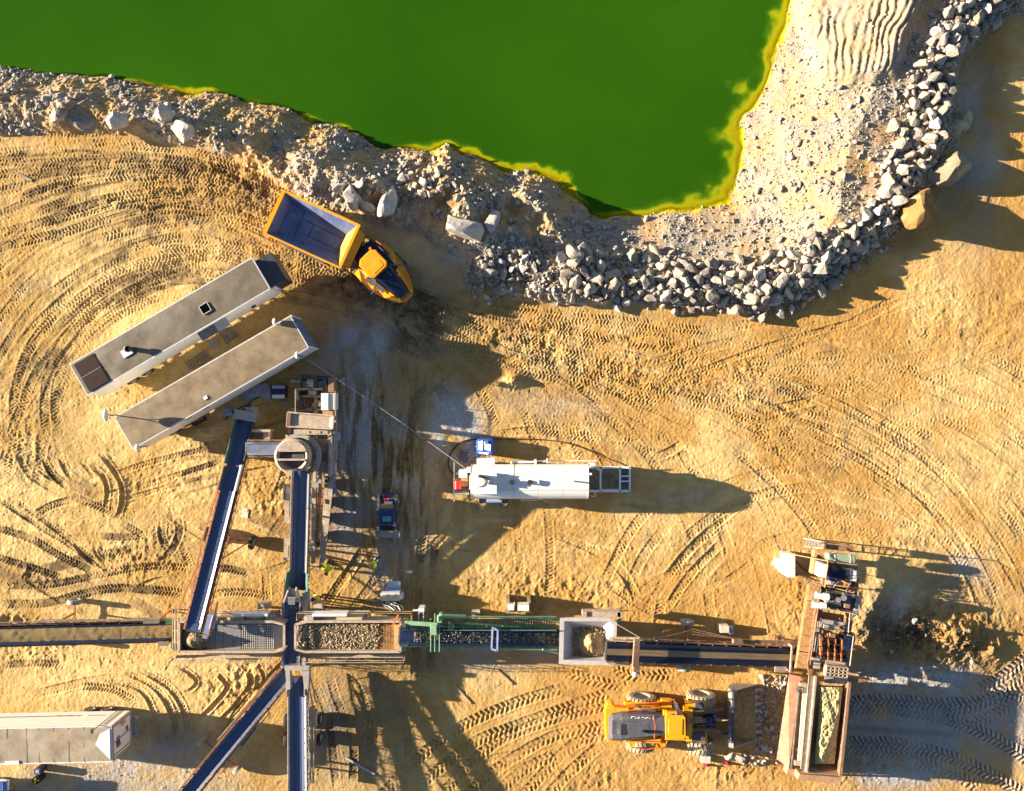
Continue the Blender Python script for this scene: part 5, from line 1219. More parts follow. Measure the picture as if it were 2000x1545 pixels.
# deck with machinery at the upper end
P_('deck', lambda mb: px_box(mb, 578, 762, 628, 806, 1.3, 1.42), 'brown_steel')
P_('deck_wall', lambda mb: (px_box(mb, 577, 758, 630, 762, 1.4, 2.3), px_box(mb, 577, 760, 580, 782, 1.4, 2.4), px_box(mb, 580, 772, 628, 776, 1.4, 1.8)), 'cream_steel')
def lad(mb):
    for x in (605, 614): pxbeam(mb, x, 806, 1.6, x + 9, 783, 2.4, .06)
    for k in range(6): pxbeam(mb, 605 + k * 1.6, 804 - k * 4, 1.6 + k * .14, 614 + k * 1.6, 804 - k * 4, 1.6 + k * .14, .05)
P_('ladder', lad, 'wood')
P_('control_cabinet', lambda mb: (px_box(mb, 627, 768, 641, 801, 1.4, 2.9), px_box(mb, 643, 768, 653, 800, 1.4, 2.8)), 'white_paint')
P_('cabinet_base', lambda mb: px_box(mb, 630, 802, 650, 811, 1.3, 2.2), 'tan_steel')
P_('motor', lambda mb: (mb.tube(W(600, 748, 2.1), W(613, 748, 2.1), .2, 14), mb.tube(W(604, 741, 2.1), W(604, 756, 2.1), .16, 12), mb.tube(W(610, 741, 2.1), W(610, 756, 2.1), .16, 12), px_box(mb, 602, 763, 614, 771, 1.5, 2.5)), 'cream_steel')
P_('hydraulic_tank', lambda mb: (px_box(mb, 641, 738, 652, 766, 1.4, 2.7), px_box(mb, 634, 756, 640, 764, 1.6, 2.2)), 'brown_steel')
P_('pump', lambda mb: (mb.tube(W(630, 748, 2.0), W(639, 748, 2.0), .25, 14), mb.tube(W(632, 744, 2.0), W(632, 753, 2.0), .18, 12)), 'liner_green')
P_('end_frame', lambda mb: (pxbeam(mb, 589, 734, 1.8, 655, 738, 1.8, .22, .3), pxbeam(mb, 589, 732, 1.9, 589, 760, 1.9, .14, .25), pxbeam(mb, 617, 732, 2.2, 617, 758, 2.2, .14), pxbeam(mb, 589, 741, 1.6, 660, 744, 1.6, .2, .2)), 'dark_steel')
P_('outrigger', lambda mb: (pxbeam(mb, 652, 742, .9, 668, 745, .3, .14), px_box(mb, 665, 737, 671, 754, .02, .3)), 'grey_steel')
P_('outrigger', lambda mb: px_box(mb, 655, 845, 660, 862, .02, .9), 'blue_steel_light')
# tray hopper
def tray(mb):
    A = [W(x, y, 3.7) for x, y in ((562, 805), (652, 812), (650, 838), (560, 833))]; B = [W(x, y, 3.58) for x, y in ((566, 807), (645, 815), (643, 833), (569, 830))]
    for i in range(4): mb.beam(A[i], A[(i + 1) % 4], .1, .14); mb.quad(A[i], A[(i + 1) % 4], B[(i + 1) % 4], B[i], .03)
    mb.quad(*B, .03)
P_('feed_tray', tray, 'cream_steel')
P_('tray_rail', lambda mb: [pxbeam(mb, 562 + k * 2.6, 806, 3.75, 560 + k * 2.6, 832, 3.75, .05) for k in range(3)], 'rust_steel')
each('tray_support', ((568, 808), (645, 814), (643, 836), (568, 831)), lambda mb, q: mb.beam(W(*q, 1.6), W(*q, 3.6), .16), 'cream_steel')
P_('lubrication_box', lambda mb: (px_box(mb, 574, 839, 640, 849, 2.8, 3.4), px_box(mb, 592, 842, 604, 846, 3.4, 3.44), px_box(mb, 614, 842, 626, 847, 3.4, 3.44)), 'cream_steel')
# bowl
bc = W(597, 884, 0)
P_('bowl', lambda mb: mb.lathe([(1.0, 1.6), (1.25, 2.6), (1.3, 3.7), (1.27, 4.1), (1.12, 4.15), (1.0, 4.05), (.85, 3.5), (.5, 3.2), (.001, 3.1)], bc, n=36), 'cream_steel', smooth=False)
P_('adjustment_ring', lambda mb: mb.lathe([(1.2, 2.9), (1.62, 2.9), (1.62, 3.3), (1.32, 3.3)], W(604, 884, 0), n=36), 'grey_steel')
P_('spider', lambda mb: (mb.box((bc.x, bc.y - .22, 4.2), (2.0, .14, .12))), 'cream_steel')
P_('bowl_throat', lambda mb: (mb.tube((bc.x + .1, bc.y - .45, 3.3), (bc.x + .1, bc.y - .45, 3.62), .42, 20), mb.box((bc.x, bc.y - .05, 3.7), (1.7, .4, .3))), 'dark_steel')  # dark plug stands in for the unlit hole of the bowl
P_('feed_lip', lambda mb: mb.prism([(bc.x + 1.16 * math.cos(a), bc.y + 1.16 * math.sin(a)) for a in np.linspace(.35, PI - .35, 14)] + [(bc.x - .8, bc.y + .35), (bc.x + .8, bc.y + .35)], 4.16, 4.22), 'cream_steel')
P_('bowl_guard', lambda mb: (pxbeam(mb, 558, 850, 3.8, 580, 866, 3.8, .14), pxbeam(mb, 553, 862, 3.6, 570, 872, 3.6, .3, .1)), 'cream_steel')
P_('hydraulic_pipe', lambda mb: (mb.pipe([W(620, 905, 3.0), W(620, 918, 2.8), W(622, 930, 2.0)], .12), px_box(mb, 608, 944, 622, 952, 1.9, 2.5), pxbeam(mb, 627, 910, 2.3, 625, 950, 2.3, .2, .3)), 'grey_steel')
P_('side_frame', lambda mb: (pxbeam(mb, 646, 850, 2.6, 645, 930, 2.6, .15, .8), pxbeam(mb, 653, 840, 1.9, 650, 925, 1.9, .12, .5), px_box(mb, 628, 885, 644, 922, 1.6, 1.8)), 'grey_steel')
each('stand', ((570, 862), (570, 905), (632, 862), (632, 905)), lambda mb, q: mb.beam(W(*q, 1.4), W(*q, 2.7), .22), 'cream_steel')
each('leg', ((580, 740), (580, 905), (655, 860)), lambda mb, q: mb.beam(W(*q, .02), W(*q, 1.5), .22), 'dark_steel')
rc = random.Random(21)
for k in range(7):
    x0, y0 = rc.uniform(582, 640), rc.uniform(742, 800); P_('hydraulic_hose', lambda mb: mb.pipe([W(x0, y0, 1.9), W(x0 + rc.uniform(-10, 10), y0 + 8, 2.1), W(x0 + rc.uniform(-14, 14), y0 + rc.uniform(8, 24), 1.6)], .035), rc.choice(['black_rubber', 'cream_steel', 'dark_steel']))
for x, y, w, h, z, m in ((583, 766, 6, 8, 1.9, 'dark_steel'), (594, 780, 5, 5, 1.8, 'rust_steel'), (622, 786, 4, 8, 2.2, 'grey_steel'), (646, 826, 5, 14, 2.0, 'dark_steel'), (641, 866, 5, 9, 2.4, 'liner_green'), (634, 930, 6, 12, 2.0, 'dark_steel'), (612, 935, 5, 7, 2.3, 'cream_steel'), (631, 975, 4, 9, 1.9, 'rust_steel'), (560, 895, 5, 12, 1.9, 'rust_steel'), (618, 1060, 5, 8, 1.7, 'dark_steel'), (650, 905, 4, 16, 2.1, 'grey_steel_light')):
    P_('valve_block', lambda mb: px_box(mb, x, y, x + w, y + h, 1.3, z), m)
for a, b in (((577, 760), (577, 806)), ((577, 806), (560, 834)), ((655, 764), (655, 812)), ((648, 842), (646, 930))):
    P_('handrail', lambda mb: ([mb.tube(W(*a, z), W(*b, z), .028, 6) for z in (2.6, 3.1)], [mb.tube(W(a[0] + (b[0] - a[0]) * i / 3, a[1] + (b[1] - a[1]) * i / 3, 1.6), W(a[0] + (b[0] - a[0]) * i / 3, a[1] + (b[1] - a[1]) * i / 3, 3.1), .025, 6) for i in range(4)]), 'cream_steel')
P_('undercarriage', lambda mb: [pxbeam(mb, 608 + (y % 3) * 2, y, 1.0, 638, y + 6, 1.0, .08, .12) for y in range(950, 1090, 17)], 'brown_steel')
P_('fuel_tank', lambda mb: mb.tube(W(612, 965, 1.1), W(612, 1000, 1.1), .28, 14), 'dark_steel')
# discharge trough from the crusher to the conveyor beside it
a, b = W(572, 875, 2.7), W(484, 877, 2.9)
cX = conveyor('conveyor', 'short blue grey trough conveyor between the cone crusher and the rust framed conveyor', W(576, 876, 2.75), W(482, 876, 2.95), .95, 'brown_steel', 'belt_trough', truss=False, legs=(.8, 2.6)) if mat('belt_trough', (.16, .19, .27), .5, dust=.3, var=.2) else None
mb = MB(); px_box(mb, 492, 839, 528, 844, 2.0, 2.9); px_box(mb, 515, 845, 527, 858, 2.0, 2.8); px_box(mb, 493, 846, 512, 858, 1.9, 2.1); cX.part('drive_guard', mb, MATS['cream_steel'])
mb = MB(); px_box(mb, 480, 795, 497, 822, 1.2, 2.3); mb2 = None; cA.part('tail_box', mb, MATS['cream_steel'])

# ------------------------------------------------------------------ jaw crusher plant
YJ = math.radians(-9.0)
t = Thing('jaw_crusher', 'rusty jaw crusher plant with a tan side deck, diesel engine and green tank', 'crusher', W(1615, 1230, 0), YJ)
def jb(mb, x, y, w, h, z0, z1, yaw=YJ):
    c = W(x, y, z1); k = (H - z1) / H / S; mb.box((c.x, c.y, (z0 + z1) / 2), (w * k, h * k, z1 - z0), yaw)
P_('chassis', lambda mb: (jb(mb, 1597, 1225, 8, 190, 1.5, 2.0), jb(mb, 1660, 1225, 8, 190, 1.5, 2.0), jb(mb, 1630, 1150, 70, 8, 1.5, 2.0), jb(mb, 1618, 1260, 70, 8, 1.5, 2.0), jb(mb, 1610, 1300, 70, 8, 1.5, 2.0)), 'brown_steel')
for k in range(5):
    x, y = 1590 - k * 5.4, 1158 + k * 33
    P_('deck_panel', lambda mb, x=x, y=y: jb(mb, x, y, 22, 31.5, 2.55, 2.65), 'tan_steel')
P_('deck_frame', lambda mb: (jb(mb, 1578, 1224, 3, 166, 2.2, 2.5), jb(mb, 1568, 1224, 3, 166, 2.2, 2.5)), 'rust_steel')
def jrail(mb):
    for o in (0, 5):
        for z in (3.0, 3.6): mb.pipe([W(1593 + o, 1188, z), W(1586 + o, 1232, z), W(1577 + o, 1298, z)], .035)
    for k in range(7): x, y = 1593 - k * 2.6, 1190 + k * 18; mb.tube(W(x, y, 2.5), W(x, y, 3.6), .03, 6); mb.tube(W(x + 5, y, 2.5), W(x + 5, y, 3.6), .03, 6); pxbeam(mb, x - 14, y, 2.7, x, y, 2.7, .04)
P_('handrail', jrail, 'rust_steel')
def jrail2(mb):
    for z in (3.0, 3.5):
        mb.pipe([W(1596, 1187, z), W(1660, 1197, z), W(1657, 1235, z)], .035); mb.pipe([W(1588, 1234, z), W(1599, 1240, z), W(1594, 1275, z)], .035); mb.pipe([W(1655, 1240, z), W(1667, 1243, z), W(1660, 1300, z)], .035)
    for x, y in ((1660, 1197), (1657, 1235), (1667, 1243), (1660, 1300), (1650, 1216)): mb.tube(W(x, y, 1.5), W(x, y, 3.5), .03, 6)
    for k in range(3): pxbeam(mb, 1594 + k * 3.5, 1213, 3.2, 1592 + k * 3.5, 1234, 3.2, .05); pxbeam(mb, 1586 + k * 4, 1242, 3.3, 1582 + k * 4, 1272, 3.3, .05)
P_('guard_rail', jrail2, 'grey_steel_light')
P_('engine', lambda mb: (jb(mb, 1640, 1172, 56, 34, 1.5, 2.6), jb(mb, 1655, 1170, 14, 20, 2.6, 3.1), jb(mb, 1630, 1180, 26, 8, 2.6, 2.9), jb(mb, 1632, 1168, 30, 7, 2.6, 2.95)), 'dark_steel')
P_('exhaust', lambda mb: (mb.tube(W(1637, 1172, 2.8), W(1637, 1172, 3.5), .2, 12), mb.tube(W(1648, 1168, 2.8), W(1648, 1168, 3.6), .22, 12)), 'charcoal_paint')
for x, y in ((1598, 1163), (1592, 1181)):
    P_('air_filter', lambda mb, x=x, y=y: (mb.tube(W(x - 5, y - 1, 3.0), W(x + 10, y + 2, 3.0), .24, 16), mb.tube(W(x + 10, y + 2, 3.0), W(x + 20, y + 3, 3.0), .27, 16)), 'white_paint')
each('alternator', ((1612, 1174), (1620, 1176), (1626, 1173)), lambda mb, q: mb.tube(W(*q, 2.7), W(q[0] + 8, q[1] + 2, 2.7), .18, 10), 'cream_steel')
P_('radiator', lambda mb: jb(mb, 1675, 1184, 9, 36, 1.4, 2.8), 'grey_steel')
P_('cross_beam', lambda mb: (jb(mb, 1630, 1217, 52, 8, 2.2, 2.5), jb(mb, 1622, 1226, 26, 9, 2.2, 2.6), jb(mb, 1625, 1240, 50, 6, 1.8, 2.1)), 'grey_steel')
P_('spill_tray', lambda mb: jb(mb, 1625, 1206, 46, 16, 1.5, 1.65), 'tan_steel')
P_('flywheel', lambda mb: (mb.tube(W(1642, 1252, 2.5), W(1655, 1254, 2.5), .72, 28), mb.tube(W(1640, 1252, 2.5), W(1658, 1254, 2.5), .12, 10)), 'navy_paint')
def ribs(mb):
    for k in range(4): pxbeam(mb, 1604 + k * 13, 1242 + k * 2, 3.0, 1602 + k * 13, 1288, 2.4, .09, .5)
    pxbeam(mb, 1604, 1255, 2.7, 1645, 1260, 2.7, .1, .3); pxbeam(mb, 1602, 1273, 2.6, 1648, 1277, 2.6, .1, .3); jb(mb, 1622, 1262, 40, 44, 1.6, 2.0)
P_('jaw_frame', ribs, 'rust_steel')
P_('jaw_die', lambda mb: (jb(mb, 1612, 1256, 14, 20, 2.0, 2.6), jb(mb, 1626, 1245, 10, 14, 2.0, 3.0)), 'brown_steel')
P_('toggle_beam', lambda mb: (jb(mb, 1620, 1292, 68, 5, 2.4, 2.7), jb(mb, 1596, 1300, 12, 12, 2.0, 2.6)), 'grey_steel')
def griz(mb):
    for k in range(6): pxbeam(mb, 1613 + k * 8.2, 1299 + k * .8, 3.4, 1611 + k * 8.2, 1318 + k * .8, 3.4, .08, .5)
    for k in range(4): pxbeam(mb, 1613 - k * .7, 1299 + k * 6.3, 3.4, 1654 - k * .7, 1303 + k * 6.3, 3.4, .08, .5)
P_('grizzly_grid', griz, 'cream_steel')
P_('grizzly_floor', lambda mb: jb(mb, 1633, 1310, 44, 26, 2.6, 2.8), 'tan_steel')
P_('apron_plate', lambda mb: mb.quad(W(1611, 1320, 3.4), W(1654, 1323, 3.4), W(1652, 1336, 3.3), W(1610, 1333, 3.3), .05), 'grey_steel')
P_('wing_plate', lambda mb: mb.prism(PP([(1656, 1322), (1702, 1329), (1656, 1337)], 3.2), 2.6, 3.2), 'brown_steel')
# control end
P_('service_deck', lambda mb: jb(mb, 1640, 1125, 62, 60, 1.5, 1.65), 'brown_steel')
P_('service_cabinet', lambda mb: jb(mb, 1609, 1115, 14, 26, 1.6, 3.2), 'white_paint')
P_('generator', lambda mb: (jb(mb, 1636, 1122, 30, 22, 1.6, 2.5), jb(mb, 1641, 1130, 14, 8, 2.5, 2.75)), 'navy_paint')
for y in (1119, 1130): P_('battery_box', lambda mb, y=y: jb(mb, 1667, y, 12, 9, 1.8, 2.6), 'white_paint')
P_('fuel_drum', lambda mb: (mb.tube(W(1616, 1088, 2.7), W(1666, 1092, 2.7), .36, 22), mb.lathe([(.36, 0), (.3, .1), (.15, .16), (.001, .18)], W(1666, 1092, 2.7), (1, -.08, 0), 22), mb.lathe([(.36, 0), (.3, .1), (.15, .16), (.001, .18)], W(1616, 1088, 2.7), (-1, .08, 0), 22)), 'tank_green' if mat('tank_green', (.16, .34, .26), .45, dust=.6, dustcol=(.46, .38, .22)) else '')
each('drum_strap', (1627, 1657), lambda mb, x: mb.tube(W(x, 1089 + (x - 1625) * .08, 2.7), W(x + 2, 1089 + (x - 1625) * .08, 2.7), .385, 22), 'grey_steel_light')
P_('catwalk', lambda mb: (jb(mb, 1638, 1068, 60, 13, 2.2, 2.3), jb(mb, 1611, 1066, 4, 14, 2.2, 2.6)), 'brown_steel')
def stair(mb):
    for k in range(6): z = 2.2 - k * .32; jb(mb, 1604 - k * 5.5, 1063 - k * .4, 4, 13, z - .04, z)
    pxbeam(mb, 1607, 1058, 2.3, 1570, 1051, .2, .06, .14); pxbeam(mb, 1607, 1071, 2.3, 1572, 1067, .2, .06, .14)
P_('stair', stair, 'grey_steel')
def mast(mb):
    for a, b in (((1528, 1079, 1.2), (1617, 1096, 3.4)), ((1617, 1096, 3.4), (1611, 1147, 3.4)), ((1579, 1064, 3.2), (1618, 1095, 3.3)), ((1600, 1060, 3.2), (1676, 1068, 3.2)), ((1612, 1146, 3.3), (1588, 1138, 3.2)), ((1588, 1138, 2.4), (1668, 1158, 2.9)), ((1618, 1097, 3.2), (1666, 1103, 3.2))): mb.tube(W(*a), W(*b), .04, 6)
    for x, y in ((1617, 1096), (1611, 1147), (1676, 1068), (1600, 1060), (1668, 1156)): mb.tube(W(x, y, 1.5), W(x, y, 3.4), .035, 6)
P_('handrail', mast, 'tan_steel')
P_('toe_board', lambda mb: (jb(mb, 1638, 1142, 44, 7, 1.7, 2.4), jb(mb, 1591, 1098, 5, 46, 1.6, 2.2)), 'tan_steel')
each('leg', ((1600, 1090), (1668, 1100), (1580, 1300), (1650, 1300)), lambda mb, q: mb.beam(W(*q, .02), W(*q, 1.6), .28), 'brown_steel')
rc = random.Random(22)
for k in range(12):
    x0, y0 = rc.uniform(1600, 1665), rc.uniform(1100, 1215); P_('hydraulic_hose', lambda mb: mb.pipe([W(x0, y0, 2.7), W(x0 + rc.uniform(-10, 10), y0 + 6, 3.0), W(x0 + rc.uniform(-16, 16), y0 + rc.uniform(8, 20), 2.5)], .035), rc.choice(['black_rubber', 'grey_steel', 'tan_steel', 'dark_steel']))
for x, y, w, h, z, m in ((1618, 1160, 8, 5, 3.0, 'dark_steel'), (1650, 1180, 10, 8, 3.0, 'brown_steel'), (1662, 1162, 8, 6, 3.1, 'grey_steel'), (1622, 1188, 12, 5, 2.8, 'tan_steel'), (1644, 1190, 8, 6, 2.7, 'rust_steel'), (1607, 1232, 8, 6, 2.7, 'dark_steel'), (1650, 1222, 8, 12, 2.6, 'dark_steel'), (1596, 1280, 8, 8, 2.6, 'dark_steel'), (1650, 1282, 6, 10, 2.8, 'navy_paint'), (1626, 1108, 10, 8, 2.7, 'dark_steel'), (1650, 1112, 8, 12, 2.4, 'grey_steel'), (1622, 1136, 8, 6, 2.6, 'blue_steel'), (1652, 1138, 10, 4, 2.7, 'rust_steel'), (1590, 1195, 5, 7, 2.8, 'rust_steel')):
    P_('valve_block', lambda mb: jb(mb, x + w / 2, y + h / 2, w, h, 1.6, z), m)
P_('drive_belt_guard', lambda mb: mb.tube(W(1660, 1248, 2.4), W(1664, 1249, 2.4), .55, 24), 'rust_steel')
# feed hopper
t = Thing('feed_hopper', 'long rusty feed hopper full of yellow soil beside the front loader bucket', 'hopper', W(1605, 1425, 0))
zr = 4.05
P_('side_wall', lambda mb: (mb.quad(W(1580, 1318, zr), W(1564, 1502, zr), W(1574, 1508, zr - .1), W(1592, 1322, zr - .1), .05), mb.quad(W(1592, 1322, zr), W(1574, 1508, zr), W(1588, 1490, 2.5), W(1604, 1338, 2.5), .05), pxbeam(mb, 1593, 1320, zr, 1575, 1508, zr, .14, .2)), 'cream_steel')
P_('side_wall', lambda mb: (mb.quad(W(1658, 1334, zr), W(1640, 1515, zr), W(1630, 1495, 2.5), W(1644, 1340, 2.5), .05), pxbeam(mb, 1659, 1332, zr, 1641, 1516, zr, .2, .2)), 'brown_steel')
P_('end_wall', lambda mb: (mb.quad(W(1564, 1510, zr), W(1576, 1490, 2.6), W(1626, 1492, 2.6), W(1640, 1515, zr), .05), mb.prism(PP([(1562, 1512), (1640, 1518), (1632, 1531), (1558, 1523)], zr), 2.9, zr), mb.prism(PP([(1540, 1500), (1562, 1505), (1560, 1524), (1536, 1512)], 3.2), 2.4, 3.2)), 'tan_brown' if mat('tan_brown', (.42, .24, .13), .65, dust=.35, rust=.3) else '')
P_('floor', lambda mb: mb.quad(W(1604, 1338, 2.5), W(1644, 1340, 2.5), W(1630, 1495, 2.5), W(1588, 1490, 2.5), .05), 'grey_steel')
P_('liner', lambda mb: mb.quad(W(1569, 1340, 3.4), W(1557, 1495, 3.4), W(1567, 1497, 3.35), W(1581, 1340, 3.35), .04), 'white_paint')
P_('retaining_plate', lambda mb: (mb.quad(W(1541, 1316, 2.9), W(1563, 1321, 3.1), W(1541, 1499, 3.1), W(1517, 1481, 2.3), .06), mb.quad(W(1517, 1481, 2.3), W(1541, 1499, 3.1), W(1541, 1499, .2), W(1517, 1481, .2), .05)), 'red_brown' if mat('red_brown', (.34, .15, .09), .7, dust=.4, rust=.2, var=.25) else '')
P_('hydraulic_ram', lambda mb: (mb.tube(W(1562, 1340, 3.2), W(1546, 1500, 3.2), .09, 10), mb.tube(W(1563, 1344, 3.4), W(1557, 1350, 3.4), .2, 10)), 'dark_steel')
each('bracket', ((1563, 1335), (1552, 1486)), lambda mb, q: px_box(mb, q[0], q[1], q[0] + 12, q[1] + 9, 2.8, 3.4), 'cream_steel')
each('leg', ((1575, 1345), (1650, 1345), (1570, 1490), (1632, 1490)), lambda mb, q: mb.beam(W(*q, .02), W(*q, 2.7), .25), 'brown_steel')
P_('skirt', lambda mb: (mb.quad(W(1659, 1334, 3.5), W(1641, 1515, 3.5), W(1643, 1510, -.1), W(1662, 1330, -.1), .05), mb.quad(W(1562, 1512, 3.0), W(1640, 1518, 3.0), W(1640, 1514, -.1), W(1562, 1508, -.1), .05)), 'brown_steel')
def load(u, v):
    y = 1342 + 150 * v; xl = 1597 - 12 * v + 6; xr = 1650 - 16 * v - 4; x = xl + (xr - xl) * u
    n = float(vnoise(np.array([x / 7.0]), np.array([y / 7.0]), 25)[0]) + .7 * float(vnoise(np.array([x / 2.6]), np.array([y / 2.6]), 26)[0])
    pk = .45 + .1 * math.sin(v * 5)
    hgt = max(0, 1 - abs(u - pk) / (.75 - .3 * v)) * (1.0 - .7 * v ** 3)
    return W(x, y, 3.4 + .60 * min(1, 2.2 * hgt) + .15 * n)
mb = MB(); mb.grid(load, 34, 90); single('soil_load', mb, mat('load_soil', (.50, .40, .18), .95, var=.3, scale=4, bump=.8), 'yellow clay soil filling the feed hopper', 'soil', smooth=True, kind='stuff')
# ------------------------------------------------------------------ articulated dump truck
def rotz(deg, p=(0, 0, 0)): return Matrix.Translation(Vector(p)) @ Matrix.Rotation(math.radians(deg), 4, 'Z')
mat('truck_yellow', (0.82, 0.33, 0.006), 0.36, var=.12, dust=.28, dustcol=(.55, .36, .12))
mat('bed_steel', (0.11, 0.15, 0.29), 0.4, var=.25, scale=1.2, dust=.25, dustcol=(.34, .33, .34), rust=.12)
mat('bed_yellow_dirt', (0.55, 0.30, 0.03), 0.7, var=.3, scale=2, dust=.5, dustcol=(.42, .27, .1))
h0 = W(700, 484, 0)
t = Thing('dump_truck', 'yellow articulated dump truck with an empty blue grey bed turning on the haul road', 'dump truck', h0, 0)
def V_(name, fn, m, M, **k):
    mb = MB(t.M @ M); fn(mb); return t.part(name, mb, MATS[m] if isinstance(m, str) else m, **k)
# bed frame: +x forward; centre of the bed rim at the photo's bed
c = W(609, 448, 3.2) - h0; c.z = 0
Mb = rotz(-24.5, c)
Lh, Wh = 3.05, 1.72
def bed_outer(mb):
    top = [(-Lh, -Wh, 3.2), (Lh, -Wh, 3.2), (Lh, Wh, 3.2), (-Lh, Wh, 3.2)]; bot = [(-Lh + .5, -1.1, 1.75), (Lh - .35, -1.1, 1.45), (Lh - .35, 1.1, 1.45), (-Lh + .5, 1.1, 1.75)]
    ti = [(-Lh + .14, -Wh + .1, 3.2), (Lh - .14, -Wh + .1, 3.2), (Lh - .14, Wh - .1, 3.2), (-Lh + .14, Wh - .1, 3.2)]
    mb.loft([bot, top, ti], cap=False); mb.add(bot, [(3, 2, 1, 0)])
V_('dump_bed', bed_outer, 'truck_yellow', Mb)
def bed_in(mb):
    ti = [(-Lh + .14, -Wh + .1, 3.19), (Lh - .14, -Wh + .1, 3.19), (Lh - .14, Wh - .1, 3.19), (-Lh + .14, Wh - .1, 3.19)]
    b1 = [(-Lh + .55, -1.25, 2.35), (Lh - 1.0, -.78, 1.72), (Lh - 1.0, .78, 1.72), (-Lh + .55, 1.25, 2.35)]
    mb.add(ti + b1, [(0, 4, 5, 1), (3, 2, 6, 7), (0, 3, 7, 4), (4, 7, 6, 5)])
V_('bed_lining', bed_in, 'bed_steel', Mb)
V_('bed_front_wall', lambda mb: mb.add([(Lh - .14, -Wh + .1, 3.185), (Lh - .14, Wh - .1, 3.185), (Lh - 1.0, .78, 1.73), (Lh - 1.0, -.78, 1.73)], [(0, 1, 2, 3)]), 'bed_yellow_dirt', Mb)
def seams(mb):
    zf = lambda x: 1.735 + (2.35 - 1.72) * ((Lh - 1.0) - x) / (2 * Lh - 1.55)
    for y0, y1 in ((-.46, -.5), (.46, .5)): mb.beam((Lh - 1.05, y0, zf(Lh - 1.05)), (-1.0, y1, zf(-1.0)), .06, .03)
    for x in (-1.3, -.35): mb.beam((x, -1.0 if x < -1 else -.5, zf(x) + .01), (x, 1.0 if x < -1 else .5, zf(x) + .01), .05, .03)
V_('floor_seam', seams, 'dark_steel', Mb)
V_('bed_rim', lambda mb: (mb.beam((-Lh, -Wh, 3.22), (Lh, -Wh, 3.22), .13), mb.beam((-Lh, Wh, 3.22), (Lh, Wh, 3.22), .13), mb.beam((Lh, -Wh - .05, 3.24), (Lh, Wh + .05, 3.24), .2, .16), mb.box((-Lh + .02, 0, 3.18), (.28, 2 * Wh + .1, .2))), 'truck_yellow', Mb)
V_('spill_guard', lambda mb: (mb.quad((Lh + .08, -Wh + .25, 3.15), (Lh + .62, -Wh + .35, 3.0), (Lh + .62, Wh - .45, 3.0), (Lh + .08, Wh - .25, 3.15), .05), mb.beam((Lh + .1, -.9, 3.17), (Lh + .6, -.9, 3.03), .05), mb.beam((Lh + .1, .9, 3.17), (Lh + .6, .9, 3.03), .05)), 'truck_yellow', Mb)
V_('bed_rib', lambda mb: [mb.beam((x, sd * (Wh - .02), 3.1), (x, sd * 1.2, 1.75), .1, .14) for x in (-1.8, -.6, .6, 1.8) for sd in (-1, 1)], 'truck_yellow', Mb)
V_('rear_chassis', lambda mb: (mb.box((.3, .45, 1.15), (5.6, .22, .4)), mb.box((.3, -.45, 1.15), (5.6, .22, .4)), mb.box((Lh + .4, 0, 1.1), (1.2, .8, .5)), mb.beam((-1.2, -1.2, .9), (-1.2, 1.2, .9), .2), mb.beam((.75, -1.2, .9), (.75, 1.2, .9), .2)), 'dark_steel', Mb)
V_('mudguard', lambda mb: (mb.box((-.2, -1.6, 1.75), (4.2, .5, .06)), mb.box((-.2, 1.6, 1.75), (4.2, .5, .06))), 'charcoal_paint', Mb)
for x in (-1.2, .75):
    for sd in (-1, 1):
        p = t.M @ Mb @ Vector((x, sd * 1.38, .88)); wheel(t, p, .88, .68, tuple((t.M @ Mb).to_3x3() @ Vector((0, 1, 0))), local=False)
# tractor: +x forward
c = W(741, 525, 2.6) - h0; c.z = 0
Mt = rotz(-46, c)
V_('front_chassis', lambda mb: (mb.box((0, 0, 1.1), (4.4, .9, .55)), mb.box((-2.2, 0, 1.15), (.9, .6, .6)), mb.beam((.55, -1.2, .9), (.55, 1.2, .9), .25)), 'dark_steel', Mt)
V_('engine_deck', lambda mb: (mb.box((-1.75, .1, 1.9), (.7, 1.9, .9)), mb.tube((-1.6, .75, 2.2), (-1.6, .75, 2.75), .14, 10), mb.box((-1.4, .9, 2.2), (.6, .5, .4))), 'navy_paint', Mt)
def cabroof(mb):
    o = [(-1.3, -.55), (-1.0, -.92), (.15, -.95), (.42, -.68), (.42, .55), (.15, .80), (-1.0, .78), (-1.3, .5)]
    mb.prism(o, 3.30, 3.40); mb.prism([(x * .93 - .02, y * .93) for x, y in o], 3.40, 3.46); mb.prism([(-.3, -.5), (.2, -.5), (.2, .45), (-.3, .45)], 3.46, 3.485)
V_('cab_roof', cabroof, 'truck_yellow', Mt, bevel=.03)
V_('cab', lambda mb: mb.prism([(-1.2, -.8), (.2, -.85), (.4, -.6), (.55, .5), (.2, .72), (-1.2, .7)], 1.7, 3.3), 'glass_dark', Mt)
V_('cab_lower', lambda mb: mb.prism([(-1.25, -.86), (.3, -.9), (.5, .55), (-1.25, .76)], 1.2, 1.95), 'truck_yellow', Mt)
def hood(mb):
    r = lambda x, w, z: [(x, -w, 1.35), (x, -w, z - .2), (x, -w * .8, z), (x, w * .8, z), (x, w, z - .2), (x, w, 1.35)]
    mb.loft([r(.35, .75, 2.75), r(1.2, .66, 2.65), r(2.2, .52, 2.4), r(2.62, .42, 2.15)])
V_('hood', hood, 'navy_paint', Mt, bevel=.04)
V_('air_intake', lambda mb: mb.box((.78, .3, 2.72), (.45, .12, .1)), 'charcoal_paint', Mt)
V_('grille', lambda mb: mb.quad((2.63, -.4, 1.4), (2.63, .4, 1.4), (2.63, .4, 2.1), (2.63, -.4, 2.1), .04), 'charcoal_paint', Mt)
